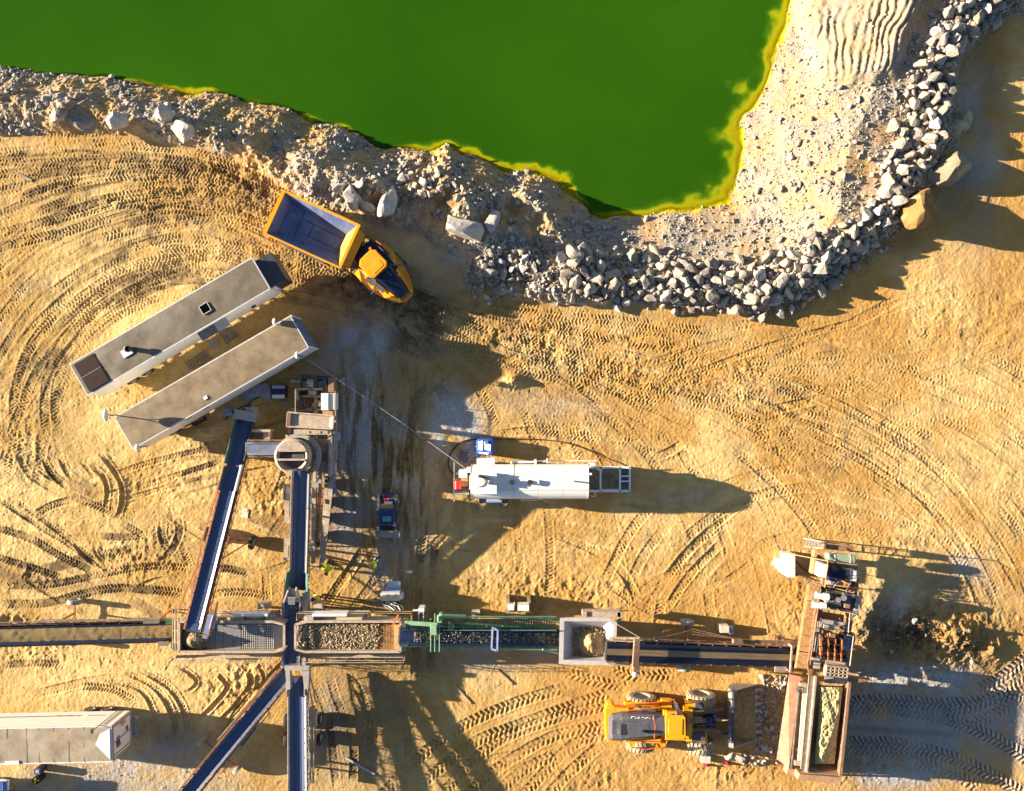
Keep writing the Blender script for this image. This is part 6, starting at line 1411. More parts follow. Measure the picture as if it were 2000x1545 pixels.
def fend(sd):
    def f(mb):
        o = [(-1.2, 1.46), (-.3, 1.5), (.7, 1.45), (1.7, 1.15), (2.45, .78), (2.72, .5), (2.65, .42), (2.2, .54), (1.2, .68), (.4, .78), (-.6, .85), (-1.2, 1.0)]
        o = [(x, y * 1.1) for x, y in o]
        mb.prism([(x, sd * y) for x, y in o], [1.9, 2.1, 2.1, 1.9, 1.6, 1.5, 1.6, 2.0, 2.2, 2.25, 2.1, 1.95], [2.0, 2.2, 2.2, 2.0, 1.75, 1.65, 1.8, 2.15, 2.32, 2.35, 2.2, 2.05])
        mb.prism([(x, sd * y) for x, y in ((1.75, 1.13), (2.5, .76), (2.74, .48), (2.4, .55))], 1.1, 1.7)
    return f
for sd in (-1, 1): V_('fender', fend(sd), 'truck_yellow', Mt)
V_('bumper', lambda mb: mb.prism([(2.55, -.75), (2.85, -.4), (2.85, .4), (2.55, .75), (2.4, .5), (2.4, -.5)], .9, 1.5), 'truck_yellow', Mt)
for sd in (-1, 1): V_('headlight', lambda mb: mb.box((2.6, sd * .6, 1.6), (.16, .2, .16)), 'chrome', Mt)
V_('step_platform', lambda mb: (mb.box((.2, .92, 2.38), (1.3, .3, .05)), mb.box((-.8, 1.05, 2.2), (.9, .5, .06))), 'navy_paint', Mt)
V_('step_platform', lambda mb: (mb.box((.1, -1.12, 2.26), (.7, .42, .05)), mb.box((1.05, -.95, 2.2), (.7, .3, .05))), 'charcoal_paint', Mt)
for sd in (-1, 1):
    V_('mirror_arm', lambda mb: (mb.pipe([(.35, sd * .8, 2.9), (.9, sd * 1.25, 2.95), (.95, sd * 1.62, 2.85)], .035), mb.pipe([(.4, sd * .75, 2.7), (.95, sd * 1.3, 2.7), (1.0, sd * 1.6, 2.7)], .035), mb.pipe([(-1.1, sd * 1.0, 2.1), (-1.1, sd * 1.1, 3.0), (-.2, sd * 1.15, 3.0), (-.2, sd * 1.1, 2.2)], .03)), 'charcoal_paint', Mt)
    V_('mirror', lambda mb: mb.box((1.0, sd * 1.66, 2.7), (.1, .26, .5)), 'black_rubber', Mt)
V_('guard_rail', lambda mb: mb.pipe([(-1.6, 1.2, 2.1), (-1.6, 1.25, 2.9), (-1.15, 1.35, 2.9), (-.9, 1.3, 2.2)], .035), 'orange_paint', Mt)
V_('exhaust_stack', lambda mb: mb.tube((-1.45, .55, 2.3), (-1.45, .55, 3.1), .1, 12), 'orange_paint', Mt)
for sd in (-1, 1):
    p = t.M @ Mt @ Vector((.45, sd * 1.45, .88)); wheel(t, p, .88, .68, tuple((t.M @ Mt).to_3x3() @ Vector((0, 1, 0))), local=False)

# ------------------------------------------------------------------ wheel loader (+x towards the bucket)
mat('loader_yellow', (0.82, 0.36, 0.008), 0.38, var=.12, dust=.3, dustcol=(.55, .38, .15))
mat('hood_grey', (0.085, 0.082, 0.095), 0.42, var=.15, dust=.2, dustcol=(.34, .3, .26))
mat('bucket_steel', (0.25, 0.23, 0.21), 0.5, dust=.5, dustcol=(.40, .35, .27), rust=.15)
t = Thing('wheel_loader', 'yellow wheel loader with a charcoal hood and toothed bucket facing the feed hopper', 'wheel loader', W(1320, 1412, 0), math.radians(-1.5))
def L_(name, fn, m, **k):
    mb = MB(); fn(mb); return t.lp(name, mb, MATS[m], **k)
I4 = Matrix.Identity(4)
def loc(px, py, z):
    return t.inv @ W(px, py, z)
def lbox(mb, x0, y0, x1, y1, z0, z1):
    a = loc(x0, y0, z1); b = loc(x1, y1, z1); mb.bx(min(a.x, b.x), max(a.x, b.x), min(a.y, b.y), max(a.y, b.y), z0, z1)
def lprism(mb, pts, z0, z1): mb.prism([tuple(loc(x, y, z1))[:2] for x, y in pts], z0, z1)
L_('counterweight', lambda mb: lprism(mb, [(1186, 1376), (1195, 1374), (1202, 1380), (1206, 1450), (1200, 1454), (1188, 1452), (1183, 1440), (1182, 1386)], 1.2, 2.1), 'loader_yellow', bevel=.05)
def lhood(mb):
    def ring(px, w, z):
        c = loc(px, 1424 - (px - 1190) * .045, z); return [(c.x, c.y - w, 1.6), (c.x, c.y - w, z - .25), (c.x, c.y - w * .75, z), (c.x, c.y + w * .75, z), (c.x, c.y + w, z - .25), (c.x, c.y + w, 1.6)]
    mb.loft([ring(1189, .85, 2.35), ring(1196, .98, 2.65), ring(1215, 1.02, 2.8), ring(1270, .86, 2.95), ring(1300, .74, 3.0)])
hood_o = L_('engine_hood', lhood, 'hood_grey', bevel=.04)
L_('hood_vent', lambda mb: lbox(mb, 1213, 1415, 1224, 1436, 2.7, 2.85), 'black_rubber')
L_('hood_panel', lambda mb: (lbox(mb, 1226, 1410, 1268, 1430, 2.84, 2.96), lbox(mb, 1196, 1408, 1208, 1434, 2.6, 2.72)), 'charcoal_paint')
L_('exhaust_pipe', lambda mb: (mb.tube(loc(1255, 1428, 2.8), loc(1255, 1428, 3.4), .1, 12), mb.tube(loc(1263, 1429, 2.8), loc(1263, 1429, 3.3), .12, 12)), 'black_rubber')
p = loc(1256, 1403, 2.93)
lettering(t, hood_o, 'VOLVO', .55, Matrix.Translation(p) @ Matrix.Rotation(PI - math.radians(3), 4, 'Z') @ Matrix.Rotation(math.radians(-42), 4, 'X'), mat('lettering_white', (.82, .82, .82), .5, var=.02))
p = loc(1220, 1404, 2.82)
lettering(t, hood_o, '220', .16, Matrix.Translation(p) @ Matrix.Rotation(PI - math.radians(3), 4, 'Z') @ Matrix.Rotation(math.radians(-42), 4, 'X'), MATS['lettering_white']) if False else None
L_('cab_roof', lambda mb: (lprism(mb, [(1299, 1400), (1303, 1397), (1336, 1398), (1339, 1402), (1340, 1440), (1336, 1444), (1304, 1446), (1300, 1442)], 3.5, 3.62), lbox(mb, 1300, 1436, 1340, 1447, 3.4, 3.55), lbox(mb, 1306, 1404, 1333, 1436, 3.6, 3.66)), 'loader_yellow', bevel=.03)
L_('cab', lambda mb: lbox(mb, 1301, 1402, 1337, 1442, 1.6, 3.5), 'glass_dark')
L_('cab_bracket', lambda mb: (lbox(mb, 1302, 1390, 1322, 1400, 3.2, 3.45), lbox(mb, 1296, 1388, 1304, 1398, 2.9, 3.2)), 'loader_yellow')
L_('air_filter', lambda mb: mb.lathe([(.28, 0), (.28, .3), (.2, .38), (.001, .4)], loc(1312, 1396, 3.1), n=18), 'charcoal_paint')
L_('rear_chassis', lambda mb: (lbox(mb, 1195, 1390, 1335, 1446, .9, 1.7),), 'loader_yellow')
L_('side_platform', lambda mb: (lbox(mb, 1225, 1371, 1302, 1394, 1.7, 2.0), lbox(mb, 1292, 1366, 1312, 1388, 1.9, 2.3), lbox(mb, 1202, 1382, 1228, 1396, 1.5, 2.1)), 'loader_yellow')
L_('side_platform', lambda mb: (lbox(mb, 1230, 1446, 1300, 1462, 1.6, 1.9),), 'loader_yellow')
L_('side_step', lambda mb: (lbox(mb, 1254, 1448, 1276, 1456, 1.9, 1.96), lbox(mb, 1246, 1385, 1280, 1395, 2.0, 2.1)), 'white_paint')
def lrail(pts):
    def f(mb):
        for z in (2.5, 2.95):
            mb.pipe([loc(x, y, z) for x, y in pts], .035)
        for i in range(len(pts) - 1):
            k = max(1, abs(pts[i + 1][0] - pts[i][0]) // 12)
            for j in range(k + 1):
                x = pts[i][0] + (pts[i + 1][0] - pts[i][0]) * j / k; y = pts[i][1] + (pts[i + 1][1] - pts[i][1]) * j / k; mb.tube(loc(x, y, 1.9), loc(x, y, 2.95), .03, 6)
    return f
L_('handrail', lrail([(1203, 1381), (1230, 1376), (1290, 1371), (1316, 1366), (1324, 1384)]), 'orange_rail_bright' if mat('orange_rail_bright', (.72, .12, .02), .5, dust=.25) else '')
L_('handrail', lrail([(1226, 1388), (1262, 1384), (1290, 1382)]), 'orange_rail_bright')
L_('handrail', lrail([(1229, 1447), (1236, 1460), (1262, 1464), (1298, 1459), (1303, 1448)]), 'orange_rail_bright')
L_('handrail', lrail([(1276, 1398), (1280, 1418), (1278, 1442)]), 'orange_rail_bright')
L_('ladder', lambda mb: [mb.pipe([loc(1316 + k * 2, 1372, 2.9), loc(1320 + k * 2, 1386, 3.3), loc(1322 + k * 2, 1399, 3.4)], .025) for k in range(4)], 'chrome')
YW = 1.05
for px, pyo in ((1253, 1358), (1369, 1353)):
    o = loc(px, pyo, YW)
    for sd in (1, -1):
        y = o.y - .5 if sd > 0 else -(o.y - .5) + loc(px, 1410, YW).y * 2
        wheel(t, (o.x, y, YW), YW, .95, (0, 1, 0), tyremat=mat('dusty_tyre', (.16, .14, .11), .9, dust=.8, dustcol=(.42, .34, .22)))
def lf(px0, px1, y0, y1, z):
    return lambda mb: (lbox(mb, px0, y0, px1, y1, z - .08, z), lbox(mb, px0 - 3, y0, px0, y1, z - .7, z - .1), lbox(mb, px1, y0, px1 + 3, y1, z - .6, z - .1))
L_('fender', lf(1223, 1286, 1371, 1380, 2.25), 'loader_yellow'); L_('fender', lf(1232, 1290, 1441, 1452, 2.2), 'loader_yellow')
L_('fender', lf(1342, 1376, 1369, 1386, 2.3), 'loader_yellow'); L_('fender', lf(1345, 1378, 1430, 1450, 2.25), 'loader_yellow')
L_('fender_pad', lambda mb: lbox(mb, 1358, 1371, 1375, 1385, 2.28, 2.36), 'hood_grey'); L_('fender_pad', lambda mb: lbox(mb, 1352, 1432, 1377, 1449, 2.25, 2.33), 'hood_grey')
L_('front_frame', lambda mb: (lbox(mb, 1338, 1392, 1378, 1428, .9, 2.0), lbox(mb, 1343, 1386, 1352, 1436, 2.0, 2.6)), 'loader_yellow')
for sd, yy in ((1, 1391), (-1, 1425)):
    L_('lift_arm', lambda mb: mb.loft([[tuple(loc(x, yy - sd * dy + q, z)) for q, z in ((-3 * 1, z0), (3, z0), (3, z1), (-3, z1))] for x, dy, z0, z1 in ((1346, 0, 2.1, 2.6), (1375, 1, 1.9, 2.5), (1400, 4, 1.4, 2.1), (1421, 8, .7, 1.4))]), 'arm_dark' if mat('arm_dark', (.10, .09, .085), .5, dust=.35, dustcol=(.36, .29, .2)) else '')
L_('bell_crank', lambda mb: (mb.beam(loc(1356, 1407, 2.3), loc(1398, 1405, 2.5), .5, .5), mb.tube(loc(1384, 1398, 2.5), loc(1384, 1416, 2.5), .25, 14), mb.tube(loc(1392, 1402, 2.6), loc(1406, 1405, 2.2), .22, 12)), 'navy_paint')
L_('tilt_cylinder', lambda mb: (mb.tube(loc(1350, 1407, 2.5), loc(1380, 1407, 2.7), .16, 12),), 'arm_dark')
L_('cylinder_rod', lambda mb: mb.tube(loc(1394, 1407, 2.5), loc(1420, 1406, 1.8), .09, 12), 'chrome')
for y in (1396, 1419): L_('lift_cylinder', lambda mb: (mb.tube(loc(1342, y, 1.6), loc(1375, y, 1.8), .13, 12), mb.tube(loc(1375, y, 1.8), loc(1398, y, 1.7), .07, 10)), 'navy_paint')
L_('hydraulic_hose', lambda mb: [mb.pipe([loc(1340, 1398 + k * 5, 2.7), loc(1358, 1400 + k * 4, 3.0), loc(1372, 1401 + k * 3, 2.8)], .03) for k in range(4)], 'tan_steel')
def bucket(mb):
    prof = [(1479, .28), (1440, .22), (1428, .35), (1421, .8), (1421, 1.35), (1427, 1.75), (1434, 1.85)]
    pi = [(1479, .33), (1442, .30), (1432, .42), (1426, .82), (1426, 1.32), (1430, 1.66), (1434, 1.76)]
    yA, yB = loc(1420, 1342, 1.0).y, loc(1420, 1451, 1.0).y
    R = []
    for y in (yA, yB): R.append([(loc(x, 1400, z).x, y, z) for x, z in prof] + [(loc(x, 1400, z).x, y, z) for x, z in reversed(pi)])
    mb.loft(R, cap=True)
    for y in (yA, yB):
        mb.prism([(0, 0)] * 3, 0, 0) if False else None
        s = [(loc(x, 1400, z).x, z) for x, z in prof]; n = len(s)
        vs = [(x, y - .05, z) for x, z in s] + [(x, y + .05, z) for x, z in s]
        mb.add(vs, [tuple(range(n)), tuple(range(2 * n - 1, n - 1, -1))] + [(i, i + n, (i + 1) % n + n, (i + 1) % n) for i in range(n)])
L_('bucket', bucket, 'bucket_steel')
L_('bucket_edge', lambda mb: [mb.beam(loc(1422, y, 1.9), loc(1434, y - 6, 1.92), .08, .1) for y in range(1352, 1452, 16)] + [mb.box(tuple(loc(1431, 1397, 1.88)), (.14, 4.2, .1))], 'hood_grey')
for k in range(8):
    y = 1347 + k * 13.6
    L_('tooth', lambda mb: mb.loft([[(loc(1474, y, .3).x, loc(1474, y, .3).y + a, z) for a, z in ((-.13, .22), (.13, .22), (.13, .42), (-.13, .42))], [(loc(1489, y, .25).x, loc(1489, y, .25).y + a, z) for a, z in ((-.07, .2), (.07, .2), (.07, .27), (-.07, .27))]]), 'tooth_steel' if mat('tooth_steel', (.45, .42, .38), .4, dust=.2) else '')
L_('lamp_bracket', lambda mb: (lbox(mb, 1336, 1382, 1345, 1392, 2.2, 2.6), lbox(mb, 1336, 1436, 1345, 1446, 2.2, 2.6)), 'loader_yellow')
mb = MB(); mb.grid(lambda u, v: W(1434 + 42 * u, 1346 + 100 * v, .36 + .26 * math.sin(PI * v) * (1 - u) + .14 * float(vnoise(np.array([u * 9.0]), np.array([v * 20.0]), 3)[0])), 14, 30)
single('bucket_dirt', mb, MATS['heap_soil'], 'thin layer of grey brown dirt left in the loader bucket', 'dirt', smooth=True, kind='stuff')

# ------------------------------------------------------------------ skid steer loader
t = Thing('skid_steer', 'small dark skid steer loader with an orange rear panel in the shaded yard', 'skid steer', W(757, 1006, 0), math.radians(-2))
L_('body', lambda mb: (lbox(mb, 743, 965, 774, 1030, .3, 1.0), lbox(mb, 745, 964, 772, 985, 1.0, 1.5), lbox(mb, 752, 966, 766, 973, 1.5, 1.6)), 'navy_paint')
L_('engine_cover', lambda mb: lbox(mb, 747, 967, 770, 976, 1.5, 1.58), 'charcoal_paint')
L_('rear_panel', lambda mb: lbox(mb, 744, 985, 767, 993, 1.2, 1.75), 'rear_orange' if mat('rear_orange', (.70, .30, .05), .4, dust=.3) else '')
L_('tail_light', lambda mb: (lbox(mb, 750, 974, 754, 977, 1.5, 1.68), lbox(mb, 756, 974, 760, 977, 1.5, 1.68)), 'red_paint')
L_('cooling_grille', lambda mb: lbox(mb, 750, 980, 766, 985, 1.5, 1.75), 'white_paint')
L_('cab', lambda mb: (lbox(mb, 741, 994, 769, 1024, .9, 2.05),), 'glass_blue' if mat('glass_blue', (.02, .04, .14), .12, var=.3) else '', bevel=.06)
L_('cab_frame', lambda mb: [mb.tube(loc(x, y, .9), loc(x, y, 2.08), .05, 8) for x, y in ((741, 994), (769, 994), (741, 1025), (769, 1025))] + [mb.beam(loc(741, 1025, 2.05), loc(769, 1025, 2.05), .08), mb.beam(loc(741, 994, 2.05), loc(769, 994, 2.05), .08), mb.beam(loc(741, 994, 2.05), loc(741, 1025, 2.05), .07), mb.beam(loc(769, 994, 2.05), loc(769, 1025, 2.05), .07)], 'charcoal_paint')
L_('roof_hatch', lambda mb: lbox(mb, 747, 1008, 764, 1019, 2.05, 2.1), 'hatch_teal' if mat('hatch_teal', (.10, .24, .30), .25) else '')
for x in (739, 774): L_('lift_arm', lambda mb: (mb.beam(loc(x, 968, 1.6), loc(x, 1022, 1.5), .2, .26), mb.beam(loc(x, 1022, 1.5), loc(x, 1038, .5), .18, .24), mb.beam(loc(x, 968, 1.6), loc(x, 975, .8), .18)), 'charcoal_paint')
L_('cylinder_rod', lambda mb: mb.tube(loc(772, 985, 1.2), loc(772, 1024, 1.4), .05, 8), 'chrome')
L_('lamp', lambda mb: lbox(mb, 767, 1020, 772, 1028, 1.4, 1.65), 'white_paint')
def skb(mb):
    a, b = loc(733, 1036, .5), loc(780, 1036, .5); dx = (a.x, b.x)
    prof = [(0, .55), (0, .1), (-.6, .05), (-.6, .1), (-.06, .16), (-.06, .55)]
    mb.loft([[(x, a.y + y, z) for y, z in prof] for x in dx])
    for x in dx: mb.box((x, a.y - .25, .25), (.05, .55, .35))
    mb.box(((dx[0] + dx[1]) / 2, a.y, .6), (dx[1] - dx[0], .1, .1))
L_('bucket', skb, 'grey_steel')
for x in (741, 775):
    for y in (978, 1014): wheel(t, loc(x, y, .42), .42, .32, (1, 0, 0))

# ------------------------------------------------------------------ tank trailer
mat('tank_white', (.80, .77, .70), .38, var=.04, dust=.12, dustcol=(.62, .52, .38))
t = Thing('tank_trailer', 'long cream white tank trailer parked in the middle of the yard', 'tank trailer', W(1030, 940, 0))
def tank(x0, x1):
    def f(mb):
        R = []
        for px in (x0, x1):
            xx = W(px, 940, 2.4).x; cy = W(1030, 940, 2.4).y
            R.append([(xx, cy + 1.28 * math.copysign(abs(math.cos(a)) ** .8, math.cos(a)), 2.45 + 1.12 * math.copysign(abs(math.sin(a)) ** .8, math.sin(a))) for a in np.linspace(0, 2 * PI, 33)[:-1]])
        mb.loft(R)
    return f
for x0, x1 in ((921, 1003), (1003.4, 1050), (1050.4, 1098), (1098.4, 1148)): P_('tank_section', tank(x0, x1), 'tank_white', smooth=False)
P_('tank_rib', lambda mb: [mb.loft([[(W(px, 940, 2.4).x + dx, W(1030, 940, 2.4).y + 1.30 * math.copysign(abs(math.cos(a)) ** .8, math.cos(a)), 2.45 + 1.14 * math.copysign(abs(math.sin(a)) ** .8, math.sin(a))) for a in np.linspace(0, 2 * PI, 33)[:-1]] for dx in (-.02, .02)]) for px in (921, 1003, 1147)], 'seam_grey' if mat('seam_grey', (.62, .6, .56), .5) else '')
P_('roof_seam', lambda mb: (pxbeam(mb, 921, 925, 3.55, 1148, 925, 3.55, .03), pxbeam(mb, 921, 957, 3.55, 1148, 957, 3.55, .03)), 'seam_grey')
P_('service_box', lambda mb: px_box(mb, 921, 925, 970, 965, 3.4, 4.0), 'tank_white')
P_('fill_pipe', lambda mb: (mb.pipe([W(935, 929, 4.1), W(945, 933, 4.15), W(957, 937, 4.1), W(956, 945, 4.1)], .08), mb.tube(W(937, 930, 4), W(937, 930, 4.35), .12, 10), mb.tube(W(956, 944, 4), W(956, 944, 4.3), .1, 10)), 'dark_steel')
P_('hose_reel', lambda mb: mb.pipe([W(936 + 11 * math.cos(a), 940 + 11 * math.sin(a), 4.04) for a in np.linspace(-1.6, 1.8, 14)], .025), 'dark_steel')
for x in (1000, 1035): P_('manhole', lambda mb: (mb.tube(W(x, 942, 3.5), W(x, 942, 3.85), .16, 14), mb.tube(W(x, 942, 3.8), W(x, 942, 3.9), .19, 14)), 'black_rubber')
P_('vent_box', lambda mb: px_box(mb, 1046, 938, 1053, 945, 3.5, 3.8), 'white_paint')
P_('vent_pipe', lambda mb: (mb.tube(W(1122, 940, 3.5), W(1122, 940, 3.85), .06, 8), mb.beam(W(1122, 940, 3.85), W(1127, 941, 3.85), .12)), 'dark_steel')
P_('ladder_top', lambda mb: (px_box(mb, 1130, 924, 1156, 928, 3.4, 3.6)), 'white_paint')
def rearfr(mb):
    for y in (913, 959): pxbeam(mb, 1148, y, 1.35, 1231, y, 1.35, .16, .2)
    for x in (1173, 1211, 1230): pxbeam(mb, x, 912, 1.36, x, 960, 1.36, .13, .18)
    for y in (930, 940): pxbeam(mb, 1211, y, 1.36, 1230, y, 1.36, .1, .15)
    pxbeam(mb, 1173, 956, 1.4, 1211, 956, 1.4, .05)
P_('drawbar_frame', rearfr, 'white_paint')
P_('frame_deck', lambda mb: px_box(mb, 1150, 914, 1209, 957, .8, .9), 'rear_deck' if mat('rear_deck', (.16, .13, .10), .8, dust=.5) else '')
P_('battery_tray', lambda mb: px_box(mb, 1212, 914, 1229, 958, .7, 1.0), 'charcoal_paint')
P_('coupling', lambda mb: (px_box(mb, 1153, 904, 1162, 912, .8, 1.6), mb.pipe([W(1160, 962, 1.2), W(1164, 966, 1.2), W(1160, 970, 1.2), W(1154, 968, 1.2)], .04)), 'white_paint')
P_('chassis', lambda mb: (pxbeam(mb, 890, 925, 1.15, 1150, 925, 1.15, .2, .3), pxbeam(mb, 890, 955, 1.15, 1150, 955, 1.15, .2, .3)), 'dark_steel')
P_('bumper', lambda mb: (pxbeam(mb, 887, 902, .9, 887, 980, .9, .1, .14), pxbeam(mb, 888, 964, 1.2, 916, 964, 1.2, .12)), 'white_paint')
P_('pump_box', lambda mb: (px_box(mb, 896, 918, 912, 933, .8, 2.0), px_box(mb, 911, 914, 918, 923, 1.2, 2.4)), 'white_paint')
P_('red_cylinder', lambda mb: mb.tube(W(894, 939, 1.6), W(894, 955, 1.6), .3, 16), 'red_paint')
P_('rear_tray', lambda mb: (px_box(mb, 888, 934, 916, 962, .85, .95), px_box(mb, 900, 934, 914, 950, .95, 1.3)), 'tan_steel')
P_('ladder', lambda mb: (pxbeam(mb, 917, 930, 1, 917, 930, 3.4, .06), pxbeam(mb, 917, 955, 1, 917, 955, 3.4, .06), [pxbeam(mb, 917, 930, 1.2 + k * .35, 917, 955, 1.2 + k * .35, .04) for k in range(7)]), 'white_paint')
P_('side_locker', lambda mb: (px_box(mb, 931, 896, 964, 909, .7, 1.9), px_box(mb, 960, 894, 966, 908, .8, 2.3)), 'tank_white')
P_('side_pipe', lambda mb: (pxbeam(mb, 998, 903, 2.0, 1046, 902, 2.0, .14), pxbeam(mb, 1046, 900, 1.8, 1166, 900, 1.6, .08), px_box(mb, 1068, 896, 1070, 905, 1.5, 2.2), px_box(mb, 1044, 898, 1048, 906, 1.5, 2.2), px_box(mb, 997, 900, 1000, 906, 1.5, 2.2)), 'white_paint')
P_('side_step', lambda mb: (pxbeam(mb, 1018, 977, 1.4, 1051, 977, 1.4, .07), pxbeam(mb, 1018, 972, 1.4, 1018, 977, 1.4, .07), pxbeam(mb, 1051, 972, 1.4, 1051, 977, 1.4, .07)), 'white_paint')
P_('mudguard', lambda mb: px_box(mb, 936, 972, 992, 983, .9, 1.05), 'charcoal_paint'); P_('cylinder_rack', lambda mb: mb.tube(W(950, 978, 1.2), W(980, 978, 1.2), .16, 12), 'blue_steel_light')
for x in (948, 978):
    for y in (973, 908): wheel(t, W(x, y, .5), .5, .34, (0, 1, 0), lugs=False, local=False, tyremat=MATS['truck_tyre'])
P_('landing_leg', lambda mb: mb.beam(W(1140, 925, 1.2), W(1140, 925, .02), .14), 'dark_steel'); P_('landing_leg', lambda mb: mb.beam(W(1140, 955, 1.2), W(1140, 955, .02), .14), 'dark_steel')
P_('landing_leg', lambda mb: mb.beam(W(1220, 937, 1.2), W(1220, 937, .02), .14), 'dark_steel')

# ------------------------------------------------------------------ van trailers
def van(name, label, px, ang, Ln, Wd, zb, zt_, roofm, shell_label=None):
    c = W(px[0], px[1], zt_); return Thing(name, label, 'trailer', (c.x, c.y, 0), math.radians(ang))
def van_common(t, Ln, Wd, zb, zt_, roofm, wheels_x, legs_x):
    mb = MB(); mb.bx(-Ln / 2, Ln / 2, -Wd / 2, Wd / 2, zb, zt_); body = t.lp('body', mb, MATS['white_paint'], bevel=.05)
    mb = MB()
    rr_ = random.Random(int(Ln * 100)); sd = rr_.randint(0, 99)
    nx, ny = 60, 12
    def f(u, v):
        x = -Ln / 2 + .06 + (Ln - .12) * u; y = -Wd / 2 + .06 + (Wd - .12) * v
        e = min(1, 12 * u, 12 * (1 - u)) * min(1, 5 * v, 5 * (1 - v))
        return (x, y, zt_ + .012 + .02 * e * (1 + float(vnoise(np.array([x * 1.1]), np.array([y * 1.3]), sd)[0]) * 2 + math.sin(x * 2.2 + y) * .3))
    mb.grid(f, nx, ny); t.lp('roof', mb, MATS[roofm], smooth=True)
    mb = MB()
    for sd_ in (-1, 1): mb.box((0, sd_ * Wd / 2, zt_ - .04), (Ln, .07, .09))
    for sx in (-1, 1): mb.box((sx * Ln / 2, 0, zt_ - .04), (.07, Wd, .09))
    t.lp('roof_rail', mb, MATS['seam_grey'])
    mb = MB(); mb.box((0, .5, zb - .15), (Ln * .96, .14, .28)); mb.box((0, -.5, zb - .15), (Ln * .96, .14, .28))
    for k in range(8): mb.box((-Ln / 2 + .8 + k * (Ln - 1.6) / 7, 0, zb - .1), (.1, Wd * .96, .14))
    t.lp('chassis', mb, MATS['dark_steel'])
    for x in wheels_x:
        for sd_ in (-1, 1): wheel(t, (x, sd_ * (Wd / 2 - .2), .5), .5, .36, (0, 1, 0), lugs=False, tyremat=MATS['truck_tyre'])
        mb = MB(); mb.beam((x, -Wd / 2 + .2, .5), (x, Wd / 2 - .2, .5), .12); t.lp('axle', mb, MATS['dark_steel'])
    for x in legs_x:
        for sd_ in (-1, 1):
            mb = MB(); mb.beam((x, sd_ * .7, zb), (x, sd_ * .7, .05), .14); mb.box((x, sd_ * .7, .04), (.35, .35, .06)); t.lp('landing_leg', mb, MATS['dark_steel'])
    return body
A1 = 30.4
t = van('van_trailer', 'white van trailer with a grey roof, dark roof hatch and brown end panels', (331.5, 638), A1, 0, 0, 0, 4.0, '')
van_common(t, 15.3, 2.6, 1.15, 4.0, 'roof_grey', (-5.6, -4.3), (4.5,))
def vp(name, fn, m, **k): mb = MB(); fn(mb); return t.lp(name, mb, MATS[m], **k)
vp('roof_panel', lambda mb: (mb.box((-6.55, -.02, 4.06), (1.62, 2.26, .05)), mb.box((-6.5, .0, 4.09), (.05, 2.2, .03)) if False else None), 'brown_panel' if mat('brown_panel', (.030, .013, .010), .7, var=.3, spec=.2) else '')
vp('panel_strip', lambda mb: mb.box((-6.55, 0, 4.09), (1.6, .03, .02)), 'grey_steel')
mat('skirt_blue', (.10, .13, .24), .5)
vp('end_wall', lambda mb: mb.box((-7.68, 0, 2.6), (.06, 2.5, 2.7)), 'skirt_blue')
vp('roof_hatch', lambda mb: mb.box((2.9, -.18, 4.07), (.62, .62, .08)), 'void_black')  # black block paints the unlit opening of the hatch
vp('hatch_frame', lambda mb: (mb.box((2.9, .15, 4.08), (.68, .03, .09)), mb.box((2.9, -.51, 4.08), (.68, .03, .09)), mb.box((2.57, -.18, 4.08), (.03, .68, .09)), mb.box((3.23, -.18, 4.08), (.03, .68, .09))), 'white_paint')
vp('vent_base', lambda mb: mb.box((-3.6, -.05, 4.07), (.75, .55, .08)), 'white_paint')
vp('vent_pipe', lambda mb: mb.lathe([(.18, 0), (.18, .38), (.27, .4), (.27, .5), (.2, .52), (.16, .4)], (-3.25, .02, 4.08), n=18), 'charcoal_paint')
vp('generator_box', lambda mb: mb.bx(7.66, 8.95, -1.15, 1.1, 1.5, 3.55), 'nose_panel' if mat('nose_panel', (.045, .045, .06), .45, var=.2, dust=.12) else '')
vp('generator_seam', lambda mb: mb.box((8.3, 0, 3.56), (.04, 2.2, .02)), 'dark_steel')
vp('nose_fairing', lambda mb: mb.prism([(7.4, -1.30), (7.95, -1.15), (8.1, -.9), (7.66, -.9)], 1.2, 3.3), 'white_paint')
vp('awning', lambda mb: mb.quad((1.35, -1.3, 3.5), (3.7, -1.3, 3.5), (3.7, -1.95, 3.25), (1.35, -1.95, 3.25), .05), 'awning_grey' if mat('awning_grey', (.30, .30, .30), .5, dust=.4) else '')
vp('awning_dark', lambda mb: mb.quad((1.35, -1.32, 3.54), (2.7, -1.32, 3.54), (2.7, -1.95, 3.29), (1.35, -1.95, 3.29), .03), 'charcoal_paint')
vp('side_door', lambda mb: mb.box((2.4, -1.31, 2.3), (.95, .05, 2.05)), 'grey_steel')
vp('side_light', lambda mb: mb.box((5.6, -1.36, 2.2), (.35, .16, .14)), 'black_rubber')
vp('stay_rod', lambda mb: mb.beam((7.8, -1.2, 2.0), (9.8, -2.4, .3), .05), 'dark_steel')
t = van('van_trailer', 'white van trailer with a dusty tan roof and tall lamp masts at its corners', (413, 747), 30.0, 0, 0, 0, 4.0, '')
van_common(t, 14.7, 2.65, 1.15, 4.0, 'roof_tan', (-5.4, -4.1), (4.5,))
vp('corrugated_end', lambda mb: [mb.box((7.38, -1.2 + k * .2, 2.6), (.12, .1, 2.7)) for k in range(13)], 'blue_steel')
vp('end_post', lambda mb: (mb.tube((7.4, -1.3, 1.2), (7.4, -1.3, 3.95), .08, 8), mb.tube((7.4, 1.3, 1.2), (7.4, 1.3, 3.95), .08, 8)), 'white_paint')
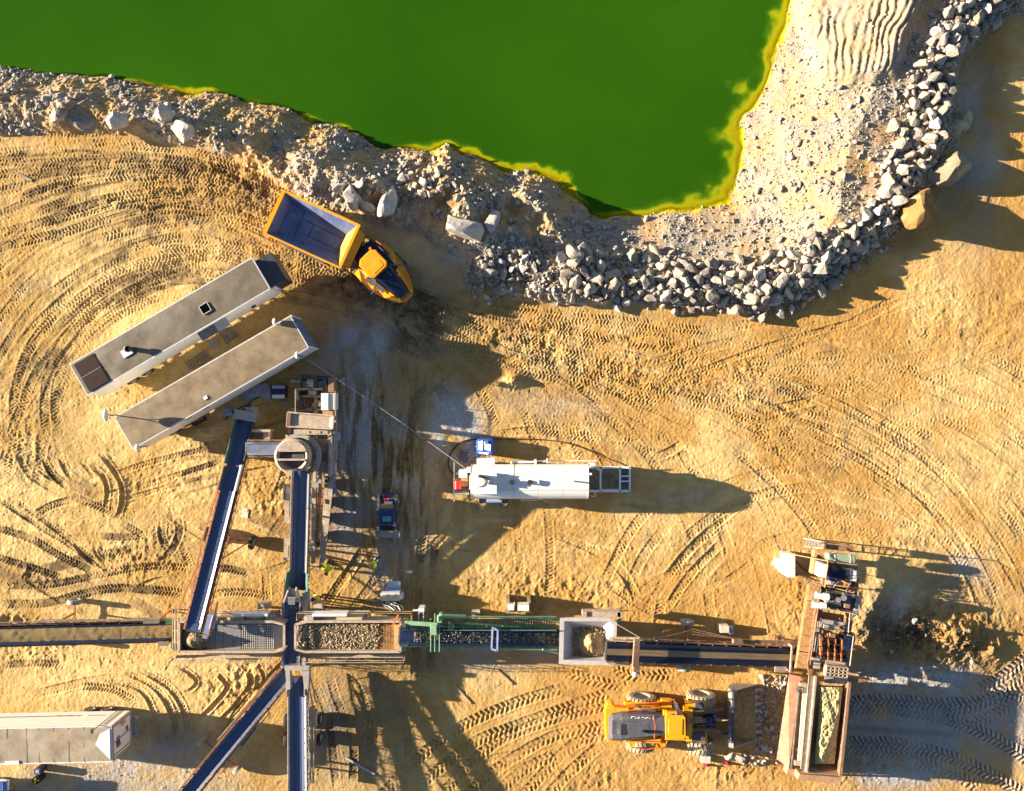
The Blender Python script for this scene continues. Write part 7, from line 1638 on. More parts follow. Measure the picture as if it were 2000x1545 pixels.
for x, y, h in ((-7.25, 1.45, 5.6), (6.2, 1.45, 4.7), (6.4, -1.45, 4.7), (-6.9, -1.45, 4.7)):
    k = vp('lamp_mast', lambda mb: (mb.tube((x, y, 2.6), (x, y, h - .9), .045, 8), mb.beam((x, y, h - .9), (x - .02, y + .28, h - .5), .04), mb.beam((x, y, h - .9), (x + .02, y - .28, h - .5), .04)), 'dark_steel')
    mb = MB(); R = .46 if h > 5 else .26
    mb.lathe([(R, -.02), (R * .9, .06), (R * .6, .12), (.001, .16), (R * .55, .1), (R * .86, .03), (R, -.02)], (x + .02, y, h - .5 + R * .6), Matrix.Rotation(math.radians(-30), 3, 'Z') @ Vector((-1, 0.0, .12)), 24); t.lp('flood_lamp', mb, MATS['white_paint'], parent=k)
vp('side_light', lambda mb: (mb.box((-2.9, -1.34, 3.5), (.5, .06, .12)), mb.box((-1.4, -1.34, 3.5), (.5, .06, .12))), 'charcoal_paint')
vp('roof_tag', lambda mb: mb.box((-.9, -.75, 4.06), (.28, .24, .06)), 'white_paint')
vp('rear_lip', lambda mb: mb.prism([(-7.4, -1.32), (-7.1, -1.5), (-6.6, -1.36), (-6.9, -1.2)], 3.4, 3.9), 'white_paint')
for k in range(22): pass
mb = MB()
for k in range(24): mb.box((-7.0 + k * .61, 1.31, 3.97), (.1, .06, .06))
t.lp('roof_clip', mb, MATS['white_paint'])

t = van('van_trailer', 'white box trailer with a patched tan roof and a lettered door at the bottom left', (67, 1456), 1.2, 0, 0, 0, 4.1, '')
BL = 11.2
van_common(t, BL, 2.6, 1.1, 4.1, 'roof_patch' if mat('roof_patch', (.28, .21, .125), .75, var=.3, scale=1.3, dust=.6, dustcol=(.36, .31, .24), bump=.3) else '', (3.6, 2.3), (-3.5,))
xe = BL / 2
mb = MB()
for x in (-5.0, -3.7, -1.95, -.55, .35, 1.4, 2.5, 3.6): mb.box((x, 0, 4.118), (.08, 2.5, .012))
t.lp('roof_seam', mb, MATS['roof_tan'])
vp('roof_sag', lambda mb: mb.prism([(xe - .1, -1.15), (xe - .1, 1.1), (xe - .8, .75), (xe - 1.15, .0), (xe - .7, -.5)], 4.1, [4.15, 4.15, 4.17, 4.18, 4.17]), 'tarp_white' if mat('tarp_white', (.78, .76, .72), .5, var=.08, dust=.2) else '')
vp('roof_plate', lambda mb: mb.box((-1.6, -1.18, 4.16), (1.0, .25, .04)), 'white_paint')
vp('door', lambda mb: mb.box((xe + .04, -.05, 2.6), (.06, 2.2, 2.6)), 'white_paint')
vp('door_frame', lambda mb: (mb.box((xe + .05, 1.2, 2.6), (.1, .12, 2.9)), mb.box((xe + .05, -1.24, 2.6), (.1, .1, 2.9)), mb.box((xe + .06, 0, 1.2), (.1, 2.5, .14))), 'grey_steel')
vp('door_seal', lambda mb: mb.box((xe + .03, 0, 3.98), (.08, 2.4, .12)), 'wood')
vp('lock_bar', lambda mb: (mb.tube((xe + .1, .0, 1.3), (xe + .1, .0, 3.9), .025, 6), mb.tube((xe + .1, -.95, 1.3), (xe + .1, -.95, 3.9), .025, 6), mb.box((xe + .12, .3, 1.9), (.08, .3, .2))), 'charcoal_paint')
vp('rear_ladder', lambda mb: (mb.box((xe + .25, .1, 1.0), (.12, 1.5, .12)), mb.box((xe + .3, .6, .85), (.3, .12, .6)), mb.box((xe + .3, -.5, .85), (.3, .12, .6))), 'blue_steel')
mat('sign_blue', (.02, .05, .32), .4); mat('sign_red', (.55, .05, .05), .4); mat('sign_black', (.02, .02, .02), .4)
vp('door_logo', lambda mb: (mb.box((xe + .08, -.12, 3.5), (.02, .16, .5)), mb.box((xe + .08, -.12, 3.32), (.02, .34, .16)), mb.box((xe + .08, -.42, 3.5), (.02, .16, .5)), mb.box((xe + .08, -.42, 3.32), (.02, .34, .16))) if False else (mb.box((xe + .08, .14, 3.25), (.02, .12, .55)), mb.box((xe + .08, -.06, 3.25), (.02, .12, .55)), mb.box((xe + .08, -.22, 3.3), (.02, .2, .6))), 'sign_blue')
vp('door_sticker', lambda mb: mb.box((xe + .082, -.44, 3.2), (.02, .22, .66)), 'sign_black')
vp('door_sticker', lambda mb: mb.box((xe + .086, -.4, 3.2), (.02, .1, .5)), 'orange_paint')
bo = vp('door_notice', lambda mb: mb.box((xe + .08, .8, 2.3), (.02, .06, 1.7)), 'tarp_white')
me_t = text_mesh('FRESH AIR', .42) if False else text_mesh('FTL', .5)
me_t.materials.clear(); me_t.transform(Matrix.Translation((xe + .1, .95, 2.5)) @ Matrix(((0, 0, 1, 0), (1, 0, 0, 0), (0, 1, 0, 0), (0, 0, 0, 1))) @ Matrix.Rotation(PI / 2, 4, 'Z')); link('lettering', me_t, MATS['sign_red'], bo)
vp('side_stripe', lambda mb: (mb.box((-1.5, 1.31, 2.0), (7.6, .02, .16)), mb.box((3.5, 1.31, 2.0), (1.3, .02, .1))), 'stripe_purple' if mat('stripe_purple', (.22, .16, .30), .5) else '')
vp('side_board', lambda mb: mb.box((.9, 1.33, 2.0), (1.2, .03, .2)), 'tan_steel')
mb = MB(); mb.tube((xe - .9, 1.35, 1.0), (xe - .9, 1.35, 5.3), .03, 8); mb.prism([(0, 0)] * 3, 0, 0) if False else None
k = t.lp('antenna_mast', mb, MATS['dark_steel']); mb = MB(); mb.box((xe - .9, 1.33, 5.1), (.12, .34, .2)); t.lp('antenna_head', mb, MATS['charcoal_paint'], parent=k)

# corner of a second vehicle at the bottom left
t = Thing('pickup_truck', 'white and blue truck cut off by the lower left corner', 'truck', W(-40, 1552, 0))
P_('cab', lambda mb: mb.loft([[(x, y, z) for x, y in ((W(-95, 1560, z).x + i, W(0, 1585, z).y), (W(18, 1560, z).x - i, W(0, 1585, z).y), (W(19, 1560, z).x - i, W(0, 1522 + i * 8, z).y), (W(-95, 1560, z).x + i, W(0, 1519 + i * 8, z).y))] for z, i in ((.5, 0), (1.3, 0), (1.95, .12), (2.0, .25))]), 'white_paint', bevel=.05)
P_('window', lambda mb: px_box(mb, 0, 1526, 13, 1575, 1.96, 2.03), 'glass_blue'); P_('stripe', lambda mb: px_box(mb, 3, 1528, 6, 1570, 2.03, 2.05), 'sign_blue_light' if mat('sign_blue_light', (.08, .2, .6), .35) else '')
P_('mirror', lambda mb: px_box(mb, 18, 1541, 23, 1548, 1.2, 1.5), 'charcoal_paint')
for x in (-70, 0):
    for y in (1525, 1580): wheel(t, W(x, y, .42), .42, .28, (0, 1, 0), lugs=False, local=False, tyremat=MATS['truck_tyre'])
# ------------------------------------------------------------------ loose things in the yard
def T1(name, label, cat, x, y, yaw=0):
    global t
    g = W(x, y); t = Thing(name, label, cat, (g.x, g.y, 0), yaw); return t
# blue water tote beside the tank trailer
T1('water_tote', 'bright blue plastic water tote on the gravel beside the tank trailer', 'water tote', 948, 874)
mat('tote_blue', (.02, .10, .62), .3, var=.15)
def tote(mb):
    R = []
    for z, s in ((.12, .92), (.2, 1), (1.0, 1.0), (1.12, .96), (1.2, .86)):
        a = W(930, 857, 1.2); b = W(964, 889, 1.2); cx, cy = (a.x + b.x) / 2, (a.y + b.y) / 2; hx, hy = abs(b.x - a.x) / 2 * s, abs(b.y - a.y) / 2 * s
        R.append([(cx + hx * math.copysign(abs(math.cos(q)) ** .35, math.cos(q)), cy + hy * math.copysign(abs(math.sin(q)) ** .35, math.sin(q)), z) for q in np.linspace(0, 2 * PI, 33)[:-1]])
    mb.loft(R)
P_('tank_body', tote, 'tote_blue', smooth=False)
P_('pallet', lambda mb: px_box(mb, 931, 858, 963, 888, .0, .12), 'wood')
P_('sheen_patch', lambda mb: (mb.quad(W(934, 862, 1.22), W(943, 860, 1.22), W(943, 880, 1.22), W(933, 879, 1.22), .015), mb.quad(W(945, 862, 1.225), W(959, 868, 1.225), W(958, 882, 1.225), W(946, 878, 1.225), .015), mb.quad(W(934, 882, 1.21), W(956, 884, 1.21), W(952, 888, 1.19), W(936, 886, 1.19), .012)), 'sheet_white' if mat('sheet_white', (.75, .80, .85), .3, var=.1) else '')  # white patches paint the light reflected off the blue plastic
P_('lid', lambda mb: px_box(mb, 947, 861, 953, 867, 1.22, 1.3), 'green_steel')
P_('valve', lambda mb: (mb.tube(W(929, 865, .6), W(932, 865, .6), .06, 8), mb.tube(W(929, 872, .9), W(932, 872, .9), .04, 8)), 'white_paint')
mb = MB(); mb.pipe([W(x, y, .06) for x, y in catmull([(932, 858), (905, 862), (888, 875), (877, 895), (876, 912), (884, 925), (888, 931)], 6)], .045)
single('hose', mb, MATS['black_rubber'], 'black hose curving from the blue tote round the gravel to the tank trailer', 'hose')
mb = MB(); mb.pipe([W(x, y, .06 + max(0, (x - 1180) / 60)) for x, y in catmull([(945, 857), (985, 858), (1050, 858), (1110, 866), (1160, 884), (1190, 902), (1200, 915), (1205, 932), (1211, 938)], 6)], .04)
single('hose', mb, mat('red_hose', (.12, .02, .025), .6), 'dark red hose arching from the blue tote to the far end of the tank trailer', 'hose')
mb = MB(); mb.pipe([W(900, 880, .2), W(914, 884, .25), W(916, 892, .2), W(910, 905, .15)], .04); mb.pipe([W(900, 880, .2), W(895, 893, .1)], .03); mb.quad(W(899, 880, .05), W(914, 884, .05), W(910, 904, .05), W(895, 898, .05), .02)
single('hose_crate', mb, MATS['charcoal_paint'], 'flat dark frame lying on the gravel below the blue tote', 'frame')

# generator box and tarps by the second trailer
T1('generator', 'dark portable generator with a pale blue lid between the trailer and cone crusher', 'generator', 543, 766)
P_('housing', lambda mb: (px_box(mb, 529, 754, 557, 777, .2, 1.0), px_box(mb, 528, 766, 556, 770, 1.0, 1.1)), 'navy_paint'); P_('lid', lambda mb: px_box(mb, 531, 753, 556, 759, 1.0, 1.12), 'blue_steel_light'); P_('control_panel', lambda mb: px_box(mb, 531, 771, 556, 778, .9, 1.05), 'sheet_white')
P_('skid', lambda mb: (px_box(mb, 528, 752, 532, 780, .0, .2), px_box(mb, 553, 752, 557, 780, .0, .2)), 'dark_steel')
def sheet(name, pts, z, m, label, cat):
    mb = MB(); q = [W(x, y) for x, y in pts]; cx = sum(p.x for p in q) / len(q); cy = sum(p.y for p in q) / len(q); zz = zt(cx, cy)
    vs = []; N = 10
    a, b, c, d = q
    def f(u, v):
        p = (a * (1 - u) + b * u) * (1 - v) + (d * (1 - u) + c * u) * v; return (p.x, p.y, max(zz, zt(p.x, p.y)) + z + .06 * (float(vnoise(np.array([p.x * 3]), np.array([p.y * 3]), 9)[0]) + .4))
    mb.grid(f, N, N); n0 = len(mb.v)
    return single(name, mb, MATS[m], label, cat)
mat('tarp_blue', (.30, .33, .42), .6, var=.25); mat('tarp_green', (.22, .40, .30), .6, var=.2, dust=.3); mat('cloth_grey', (.30, .28, .25), .8, var=.25)
sheet('tarp', [(470, 770), (502, 750), (508, 772), (484, 786)], .1, 'tarp_blue', 'crumpled blue grey tarp lying against the second trailer', 'tarp')
sheet('tarp', [(503, 752), (527, 748), (531, 785), (509, 778)], .1, 'tarp_blue', 'smooth blue grey tarp beside the portable generator', 'tarp')
sheet('tarp', [(543, 783), (565, 785), (560, 792), (548, 790)], .05, 'cloth_grey', 'small pale sheet on the ground below the portable generator', 'tarp')
sheet('tarp', [(437, 800), (453, 796), (456, 810), (440, 814)], .12, 'tarp_blue', 'small folded blue sheet beside the trailer wall', 'tarp')
sheet('tarp', [(407, 667), (425, 664), (432, 676), (414, 682)], .1, 'cloth_grey', 'crumpled grey cloth between the two van trailers', 'tarp')
sheet('panel', [(472, 993), (487, 995), (484, 1012), (472, 1010)], .05, 'sheet_board' if mat('sheet_board', (.62, .55, .42), .7, dust=.3) else '', 'pale square board lying on the sand between the two blue conveyors', 'board')
mb = MB(); mb.pipe([W(x, y, .1) for x, y in catmull([(455, 810), (470, 796), (482, 792), (492, 782), (505, 776)], 6)], .05); mb.pipe([W(x, y, .08) for x, y in catmull([(440, 820), (452, 806), (478, 800), (490, 790)], 6)], .05)
single('cable_bundle', mb, MATS['black_rubber'], 'black cables lying between the second trailer and the conveyor tail', 'cable')
T1('tool_crate', 'dark crate of tools against the side of the second trailer', 'crate', 388, 822, .55)
P_('crate_box', lambda mb: mb.box(tuple(W(388, 822, .3)), (1.0, .4, .55), .5), 'navy_paint'); P_('tools', lambda mb: [mb.box(tuple(W(380 + k * 5, 824 - k * 2.6, .62)), (.12, .22, .1), k) for k in range(4)], 'tan_steel')
# steps between the trailers
T1('entrance_platform', 'dark steel entrance platform with rails below the first trailer door', 'platform', 443, 655, math.radians(30))
P_('deck', lambda mb: mb.prism(PP([(427, 647), (452, 636), (466, 656), (442, 672)], 1.0), .94, 1.0), 'rear_deck')
P_('rail', lambda mb: (mb.pipe([W(427, 647, 1.9), W(442, 672, 1.9), W(466, 656, 1.9)], .03), mb.pipe([W(427, 647, 1.45), W(442, 672, 1.45), W(466, 656, 1.45)], .03), [mb.tube(W(x, y, 0.02), W(x, y, 1.9), .03, 6) for x, y in ((427, 647), (442, 672), (466, 656), (452, 636))]), 'dark_steel')
T1('wooden_pallet', 'weathered wooden pallet leaning low by the second trailer', 'pallet', 395, 700, math.radians(30))
P_('boards', lambda mb: [mb.box(tuple(W(384 + k * 4.2, 707 - k * 3, .22)), (.12, .85, .04), math.radians(30)) for k in range(6)], 'wood'); P_('stringer', lambda mb: [mb.box(tuple(W(394 + a * .5, 700 + a, .1)), (1.1, .08, .16), math.radians(35)) for a in (-8, 0, 8)], 'wood')
T1('wooden_pallet', 'narrow wooden plank step beside the weathered pallet', 'pallet', 372, 712, math.radians(-58))
P_('boards', lambda mb: [mb.box(tuple(W(366 + k * 5, 714 - k * 2, .18)), (.8, .14, .05), math.radians(-60)) for k in range(3)], 'wood')
# dish shaped wheel parts and drums at the bottom left
def drum(x, y, lab, m, lid):
    T1('drum', lab, 'drum', x, y); c = W(x, y); P_('barrel', lambda mb: mb.lathe([(.001, 0), (.29, 0), (.3, .28), (.315, .3), (.3, .32), (.3, .58), (.315, .6), (.3, .62), (.29, .9), (.26, .9)], c, n=24), m); lid(c)
drum(86, 1497, 'dark drum with a blue lid tight against the box trailer', 'navy_paint', lambda c: (P_('lid', lambda mb: mb.tube((c.x, c.y, .86), (c.x, c.y, .9), .26, 20), 'charcoal_paint'), P_('label_plate', lambda mb: mb.box((c.x, c.y + .02, .92), (.26, .2, .03)), 'blue_steel_light')))
drum(83, 1514, 'open black drum holding yellow scraps below the blue lidded one', 'black_rubber', lambda c: (P_('scrap', lambda mb: [mb.box((c.x + .12 * math.cos(a * 2.1), c.y + .12 * math.sin(a * 2.1), .84 + .02 * a), (.2, .09, .08), a) for a in range(6)], 'scrap_yellow' if mat('scrap_yellow', (.65, .55, .03), .5) else ''),))
sheet('tarp', [(98, 1388), (142, 1391), (140, 1400), (98, 1399)], .5, 'tarp_green', 'pale green tarp bundle behind the box trailer', 'tarp')
T1('ladder', 'white and red aluminium ladder lying behind the box trailer', 'ladder', 192, 1394)
P_('rail', lambda mb: pxbeam(mb, 148, 1396, .9, 238, 1391, .9, .06, .1), 'red_white' if mat('red_white', (.62, .45, .42), .5) else ''); P_('rail', lambda mb: pxbeam(mb, 148, 1403, .9, 238, 1398, .9, .06, .1), 'red_white')
for k in range(11): P_('rung', lambda mb: pxbeam(mb, 150 + k * 8.6, 1396 - k * .45, .9, 150 + k * 8.6, 1403 - k * .45, .9, .05), 'white_paint')
P_('trestle', lambda mb: (pxbeam(mb, 165, 1398, 0.02, 165, 1398, .86, .08), pxbeam(mb, 225, 1395, .02, 225, 1395, .86, .08)), 'dark_steel')
T1('pole', 'yellow pole with a black end cap above the box trailer', 'pole', 20, 1398)
P_('shaft', lambda mb: mb.tube(W(-60, 1401, .5), W(49, 1398, .5), .12, 12), 'scrap_yellow'); P_('end_cap', lambda mb: mb.tube(W(48, 1398, .5), W(54, 1398, .5), .14, 12), 'charcoal_paint'); P_('rest', lambda mb: [pxbeam(mb, x, 1400, .02, x, 1400, .4, .1) for x in (-40, 30)], 'wood')
mb = MB(); mb.beam(W(31, 338, zt(*W(31, 338).xy) + .04), W(62, 353, zt(*W(62, 353).xy) + .06), .2, .06); single('plank', mb, MATS['wood'], 'short plank lying on the ribbed tracks at the upper left', 'plank')
for a, b, m_, lab in (((887, 1338), (919, 1374), 'light_line', 'pale strip added for a line of light below the green conveyor'), ((970, 1308), (1000, 1336), 'light_line', 'shorter pale strip added for a line of light right of another one'), ((676, 1480), (732, 1512), 'plank_grey', 'long grey plank in the shade at the bottom'), ((682, 1410), (676, 1480), 'plank_grey2', '')):  # the two pale strips stand in for lines of light on the soil
    if not lab: continue
    mat('light_line', (.50, .36, .20), .8, var=.2); mat('plank_grey', (.36, .36, .36), .7, var=.2)
    p, q = W(*a), W(*b); mb = MB(); mb.beam((p.x, p.y, zt(p.x, p.y) + .05), (q.x, q.y, zt(q.x, q.y) + .05), .16, .08); single('plank', mb, MATS[m_], lab, 'plank')
# hydraulic cart, white utility boxes
T1('power_unit', 'boxy hydraulic power unit with a tan top and white hoses beside the right screen', 'power unit', 762, 1168)
P_('cabinet', lambda mb: px_box(mb, 743, 1158, 780, 1174, .4, 1.7), 'sheet_board'); P_('radiator', lambda mb: px_box(mb, 746, 1155, 781, 1158, .5, 1.6), 'blue_steel_light'); P_('fuel_tank', lambda mb: px_box(mb, 779, 1160, 786, 1171, .5, 1.3), 'sheet_white')
P_('drawbar', lambda mb: (pxbeam(mb, 752, 1132, .5, 752, 1158, .6, .1), pxbeam(mb, 784, 1132, .5, 784, 1158, .6, .1)), 'brown_steel'); P_('front_plate', lambda mb: px_box(mb, 756, 1136, 782, 1152, .2, .3), 'sheet_white')
for k in range(5): P_('hose', lambda mb: mb.pipe([W(x, y, z) for x, y, z in ((744 + k * 3, 1174, 1.5), (738 + k * 9, 1178 + k % 2 * 2, 1.9), (750 + k * 9, 1184, 1.9), (764 + k * 6, 1192, 2.6))], .035), 'sheet_white' if k % 2 else 'charcoal_paint')
for x in (748, 778): wheel(t, W(x, 1172, .35), .35, .2, (1, 0, 0), lugs=False, local=False, tyremat=MATS['truck_tyre'])
T1('equipment_stand', 'timber framed stand carrying two white boxes above the green conveyor', 'stand', 1011, 1184)
P_('frame', lambda mb: (px_box(mb, 988, 1169, 995, 1199, .0, 1.4), px_box(mb, 1030, 1170, 1036, 1196, .0, 1.4), px_box(mb, 991, 1192, 1033, 1195, .9, 1.1)), 'wood'); P_('box', lambda mb: px_box(mb, 992, 1181, 1004, 1192, 1.1, 1.8), 'white_paint'); P_('box', lambda mb: px_box(mb, 1011, 1181, 1033, 1193, 1.1, 1.9), 'white_paint')
P_('mast', lambda mb: mb.tube(W(1005, 1184, 1.1), W(1005, 1176, 2.6), .03, 6), 'white_paint')
T1('fuel_can', 'small pale box on the ground between the green conveyor and the equipment stand', 'box', 930, 1196); P_('can', lambda mb: px_box(mb, 921, 1193, 937, 1199, .0, .6), 'sheet_board'); P_('post', lambda mb: (mb.tube(W(940, 1196, 0), W(940, 1196, 1.4), .06, 8), mb.tube(W(952, 1196, 0), W(952, 1196, 1.3), .04, 8)), 'pale_green_steel')
T1('equipment_box', 'small cream box with a rounded blue end standing above the black conveyor', 'box', 1420, 1230); P_('box', lambda mb: px_box(mb, 1407, 1223, 1424, 1236, .0, .9), 'sheet_board'); P_('end_cap', lambda mb: mb.tube(W(1424, 1230, .45), W(1431, 1230, .45), .33, 16), 'blue_steel_light')
# cabinet and bundle at the jaw crusher
T1('electrical_cabinet', 'white electrical cabinet standing left of the jaw crusher', 'cabinet', 1541, 1104)
P_('housing', lambda mb: (px_box(mb, 1536, 1083, 1553, 1126, .1, 1.6), px_box(mb, 1528, 1097, 1538, 1120, .1, 1.2)), 'cabinet_white' if mat('cabinet_white', (.72, .64, .58), .5, dust=.15) else ''); P_('canopy', lambda mb: px_box(mb, 1539, 1081, 1553, 1128, 1.6, 1.68), 'cabinet_white')
P_('base', lambda mb: px_box(mb, 1530, 1085, 1553, 1125, .0, .1), 'dark_steel')
sheet('bundle', [(1502, 1100), (1510, 1085), (1527, 1094), (1519, 1112)], .35, 'tarp_stripe' if mat('tarp_stripe', (.55, .55, .42), .7, var=.35, scale=5) else '', 'pale crumpled sheet with dark marks left of the electrical cabinet', 'sheet')
for k, (m_, lab) in enumerate((('black_rubber', 'black cable looping from the electrical cabinet to the jaw crusher'), ('dark_steel', 'grey cable running low from the electrical cabinet to the jaw crusher'))):
    mb = MB(); mb.pipe([W(x, y, z) for x, y, z in ((1553, 1095 + k * 25, .4), (1566, 1108 + k * 16, .1), (1578, 1118 + k * 14, .15), (1592, 1112 + k * 30, .9), (1604, 1118 + k * 25, 1.7))], .05); single('cable', mb, MATS[m_], lab, 'cable')
# cones and concrete blocks near the loader
for (x, y), lab in (((1379, 1492), 'red traffic cone in front of the concrete block'), ((1418, 1488), 'red traffic cone in the shade right of the concrete block')):
    T1('traffic_cone', lab, 'traffic cone', x, y); c = G(x, y); c.z -= .01
    P_('cone', lambda mb: mb.lathe([(.16, .03), (.03, .5), (.001, .5)], c, n=16), 'red_paint'); P_('base', lambda mb: mb.box((c.x, c.y, c.z + .02), (.4, .4, .04)), 'charcoal_paint')
c = G(1376, 1478); mb = MB(); mb.prism([(c.x - .35, c.y - .25), (c.x + .28, c.y - .3), (c.x + .36, c.y + .22), (c.x - .3, c.y + .3)], c.z - .05, [c.z + .5, c.z + .55, c.z + .5, c.z + .45]); mb.prism([(c.x - .32, c.y + .1), (c.x - .05, c.y + .1), (c.x - .05, c.y + .32), (c.x - .3, c.y + .3)], c.z, c.z + .35); single('concrete_block', mb, mat('concrete', (.48, .45, .40), .85, bump=.4), 'chipped pale concrete block beside a red cone below the loader', 'block')
for x, y, L, w, an, k, m, lab in ((1427, 1480, .9, .6, 20, 3, 'boulder_stone', 'flat pale stone beside the red cones'), (1448, 1484, .9, .7, -40, 4, 'boulder_stone', 'upright pale stone at the right end of the stones near the red cones'), (1497, 1464, .8, .7, 20, 5, 'white_boulder_stone', 'largest white stone in the rubble between the loader bucket and feed hopper'), (1536, 1412, .9, .5, -50, 6, 'white_boulder_stone', 'pointed pale stone leaning on the retaining plate of the feed hopper'), (1528, 1350, .8, .6, 40, 7, 'boulder_stone', 'buff stone at the top of the rubble beside the feed hopper'), (1686, 1318, .8, .5, 10, 8, 'boulder_stone', 'dark grey stone in the shade right of the grizzly grid'), (1714, 1322, .75, .55, 20, 9, 'boulder_stone', 'blue grey stone on the shaded gravel by the steel wing plate'), (1790, 1216, .5, .4, 30, 10, 'white_boulder_stone', 'pale stone on top of the dark soil heap'), (1904, 1296, .4, .3, 80, 11, 'white_boulder_stone', 'small white stone at the right foot of the dark soil heap'), (1800, 1290, .35, .3, 0, 12, 'boulder_stone', 'small grey stone at the lower edge of the dark soil heap')):
    boulder(x, y, L, w, an, k, m, lab)
def rub_hop(x, y):
    q = (x * S + 1000, 772.5 - y * S); d = abs(q[0] - (1512 - (q[1] - 1320) * .1)) / 26; e = abs(q[0] - 1470) / 60 + abs(q[1] - 1478) / 18; return .9 if (d < 1 and 1318 < q[1] < 1490) else (.5 if e < 1 else 0)
it = []
while len(it) < 420:
    x, y = rs.uniform(W(1400, 0).x, W(1540, 0).x), rs.uniform(W(0, 1500).y, W(0, 1315).y)
    if rs.rand() < rub_hop(x, y): r = .05 + min(rs.exponential(.25), 1) * .2; it.append((x, y, zt(x, y) + r * .3, r))
def rub_dark(n):
    while n:
        x, y = W(rs.normal(1800, 60), rs.normal(1250, 34)).xy; r = .03 + min(rs.exponential(.2), 1) * .12; it.append((x, y, zt(x, y) + r * .3, r)); n -= 1
rub_dark(260)
for _ in range(700):
    x, y = W(rs.normal(1800, 55), rs.normal(1330, 16)).xy; r = .02 + min(rs.exponential(.2), 1) * .05; it.append((x, y, zt(x, y) + r * .3, r))
o = scatter('rubble', it, MATS['rubble_stone'], PROTO_MID, 17); tag(o, 'loose stones around the feed hopper and the dark soil heap', 'rubble', kind='stuff')

# guy rope with a red tag
mb = MB(); a, b = W(600, 702, 3.4), W(912, 917, 2.4); pts = [a.lerp(b, k / 30) + Vector((0, 0, -1.1 * math.sin(PI * k / 30))) for k in range(31)]; mb.pipe(pts, .011, 5)
single('rope', mb, mat('rope_white', (.72, .72, .70), .6), 'thin white rope stretched from the second trailer to the tank trailer', 'rope')
p = pts[22]; mb = MB(); mb.box(tuple(p), (.22, .12, .1)); mb.box((p.x + .1, p.y - .06, p.z - .04), (.12, .1, .08)); single('rope_tag', mb, MATS['red_paint'], 'small red tag tied to the white rope over the gravel', 'tag')

# ------------------------------------------------------------------ people
mat('hi_vis', (.80, 1.0, .02), .6, var=.02); mat('skin', (.45, .26, .17), .6, var=.1); mat('trousers', (.03, .035, .05), .8, var=.2)
mat('helmet_orange', (.75, .26, .02), .35); mat('helmet_blue', (.02, .04, .22), .3); mat('helmet_red', (.5, .08, .03), .35); mat('boot', (.03, .02, .015), .8)
def skin_mesh(name, verts, edges, radii, root=0, sub=1):
    me = bpy.data.meshes.new(name); me.from_pydata(verts, edges, []); o = bpy.data.objects.new(name, me); COL.objects.link(o)
    md = o.modifiers.new('skin', 'SKIN'); md.use_smooth_shade = True
    for i, r in enumerate(radii): me.skin_vertices[0].data[i].radius = (r, r); me.skin_vertices[0].data[i].use_root = (i == root)
    o.modifiers.new('sub', 'SUBSURF').levels = sub
    bpy.context.view_layer.update(); dg = bpy.context.evaluated_depsgraph_get(); out = bpy.data.meshes.new_from_object(o.evaluated_get(dg)); bpy.data.objects.remove(o); bpy.data.meshes.remove(me); out.name = name; return out
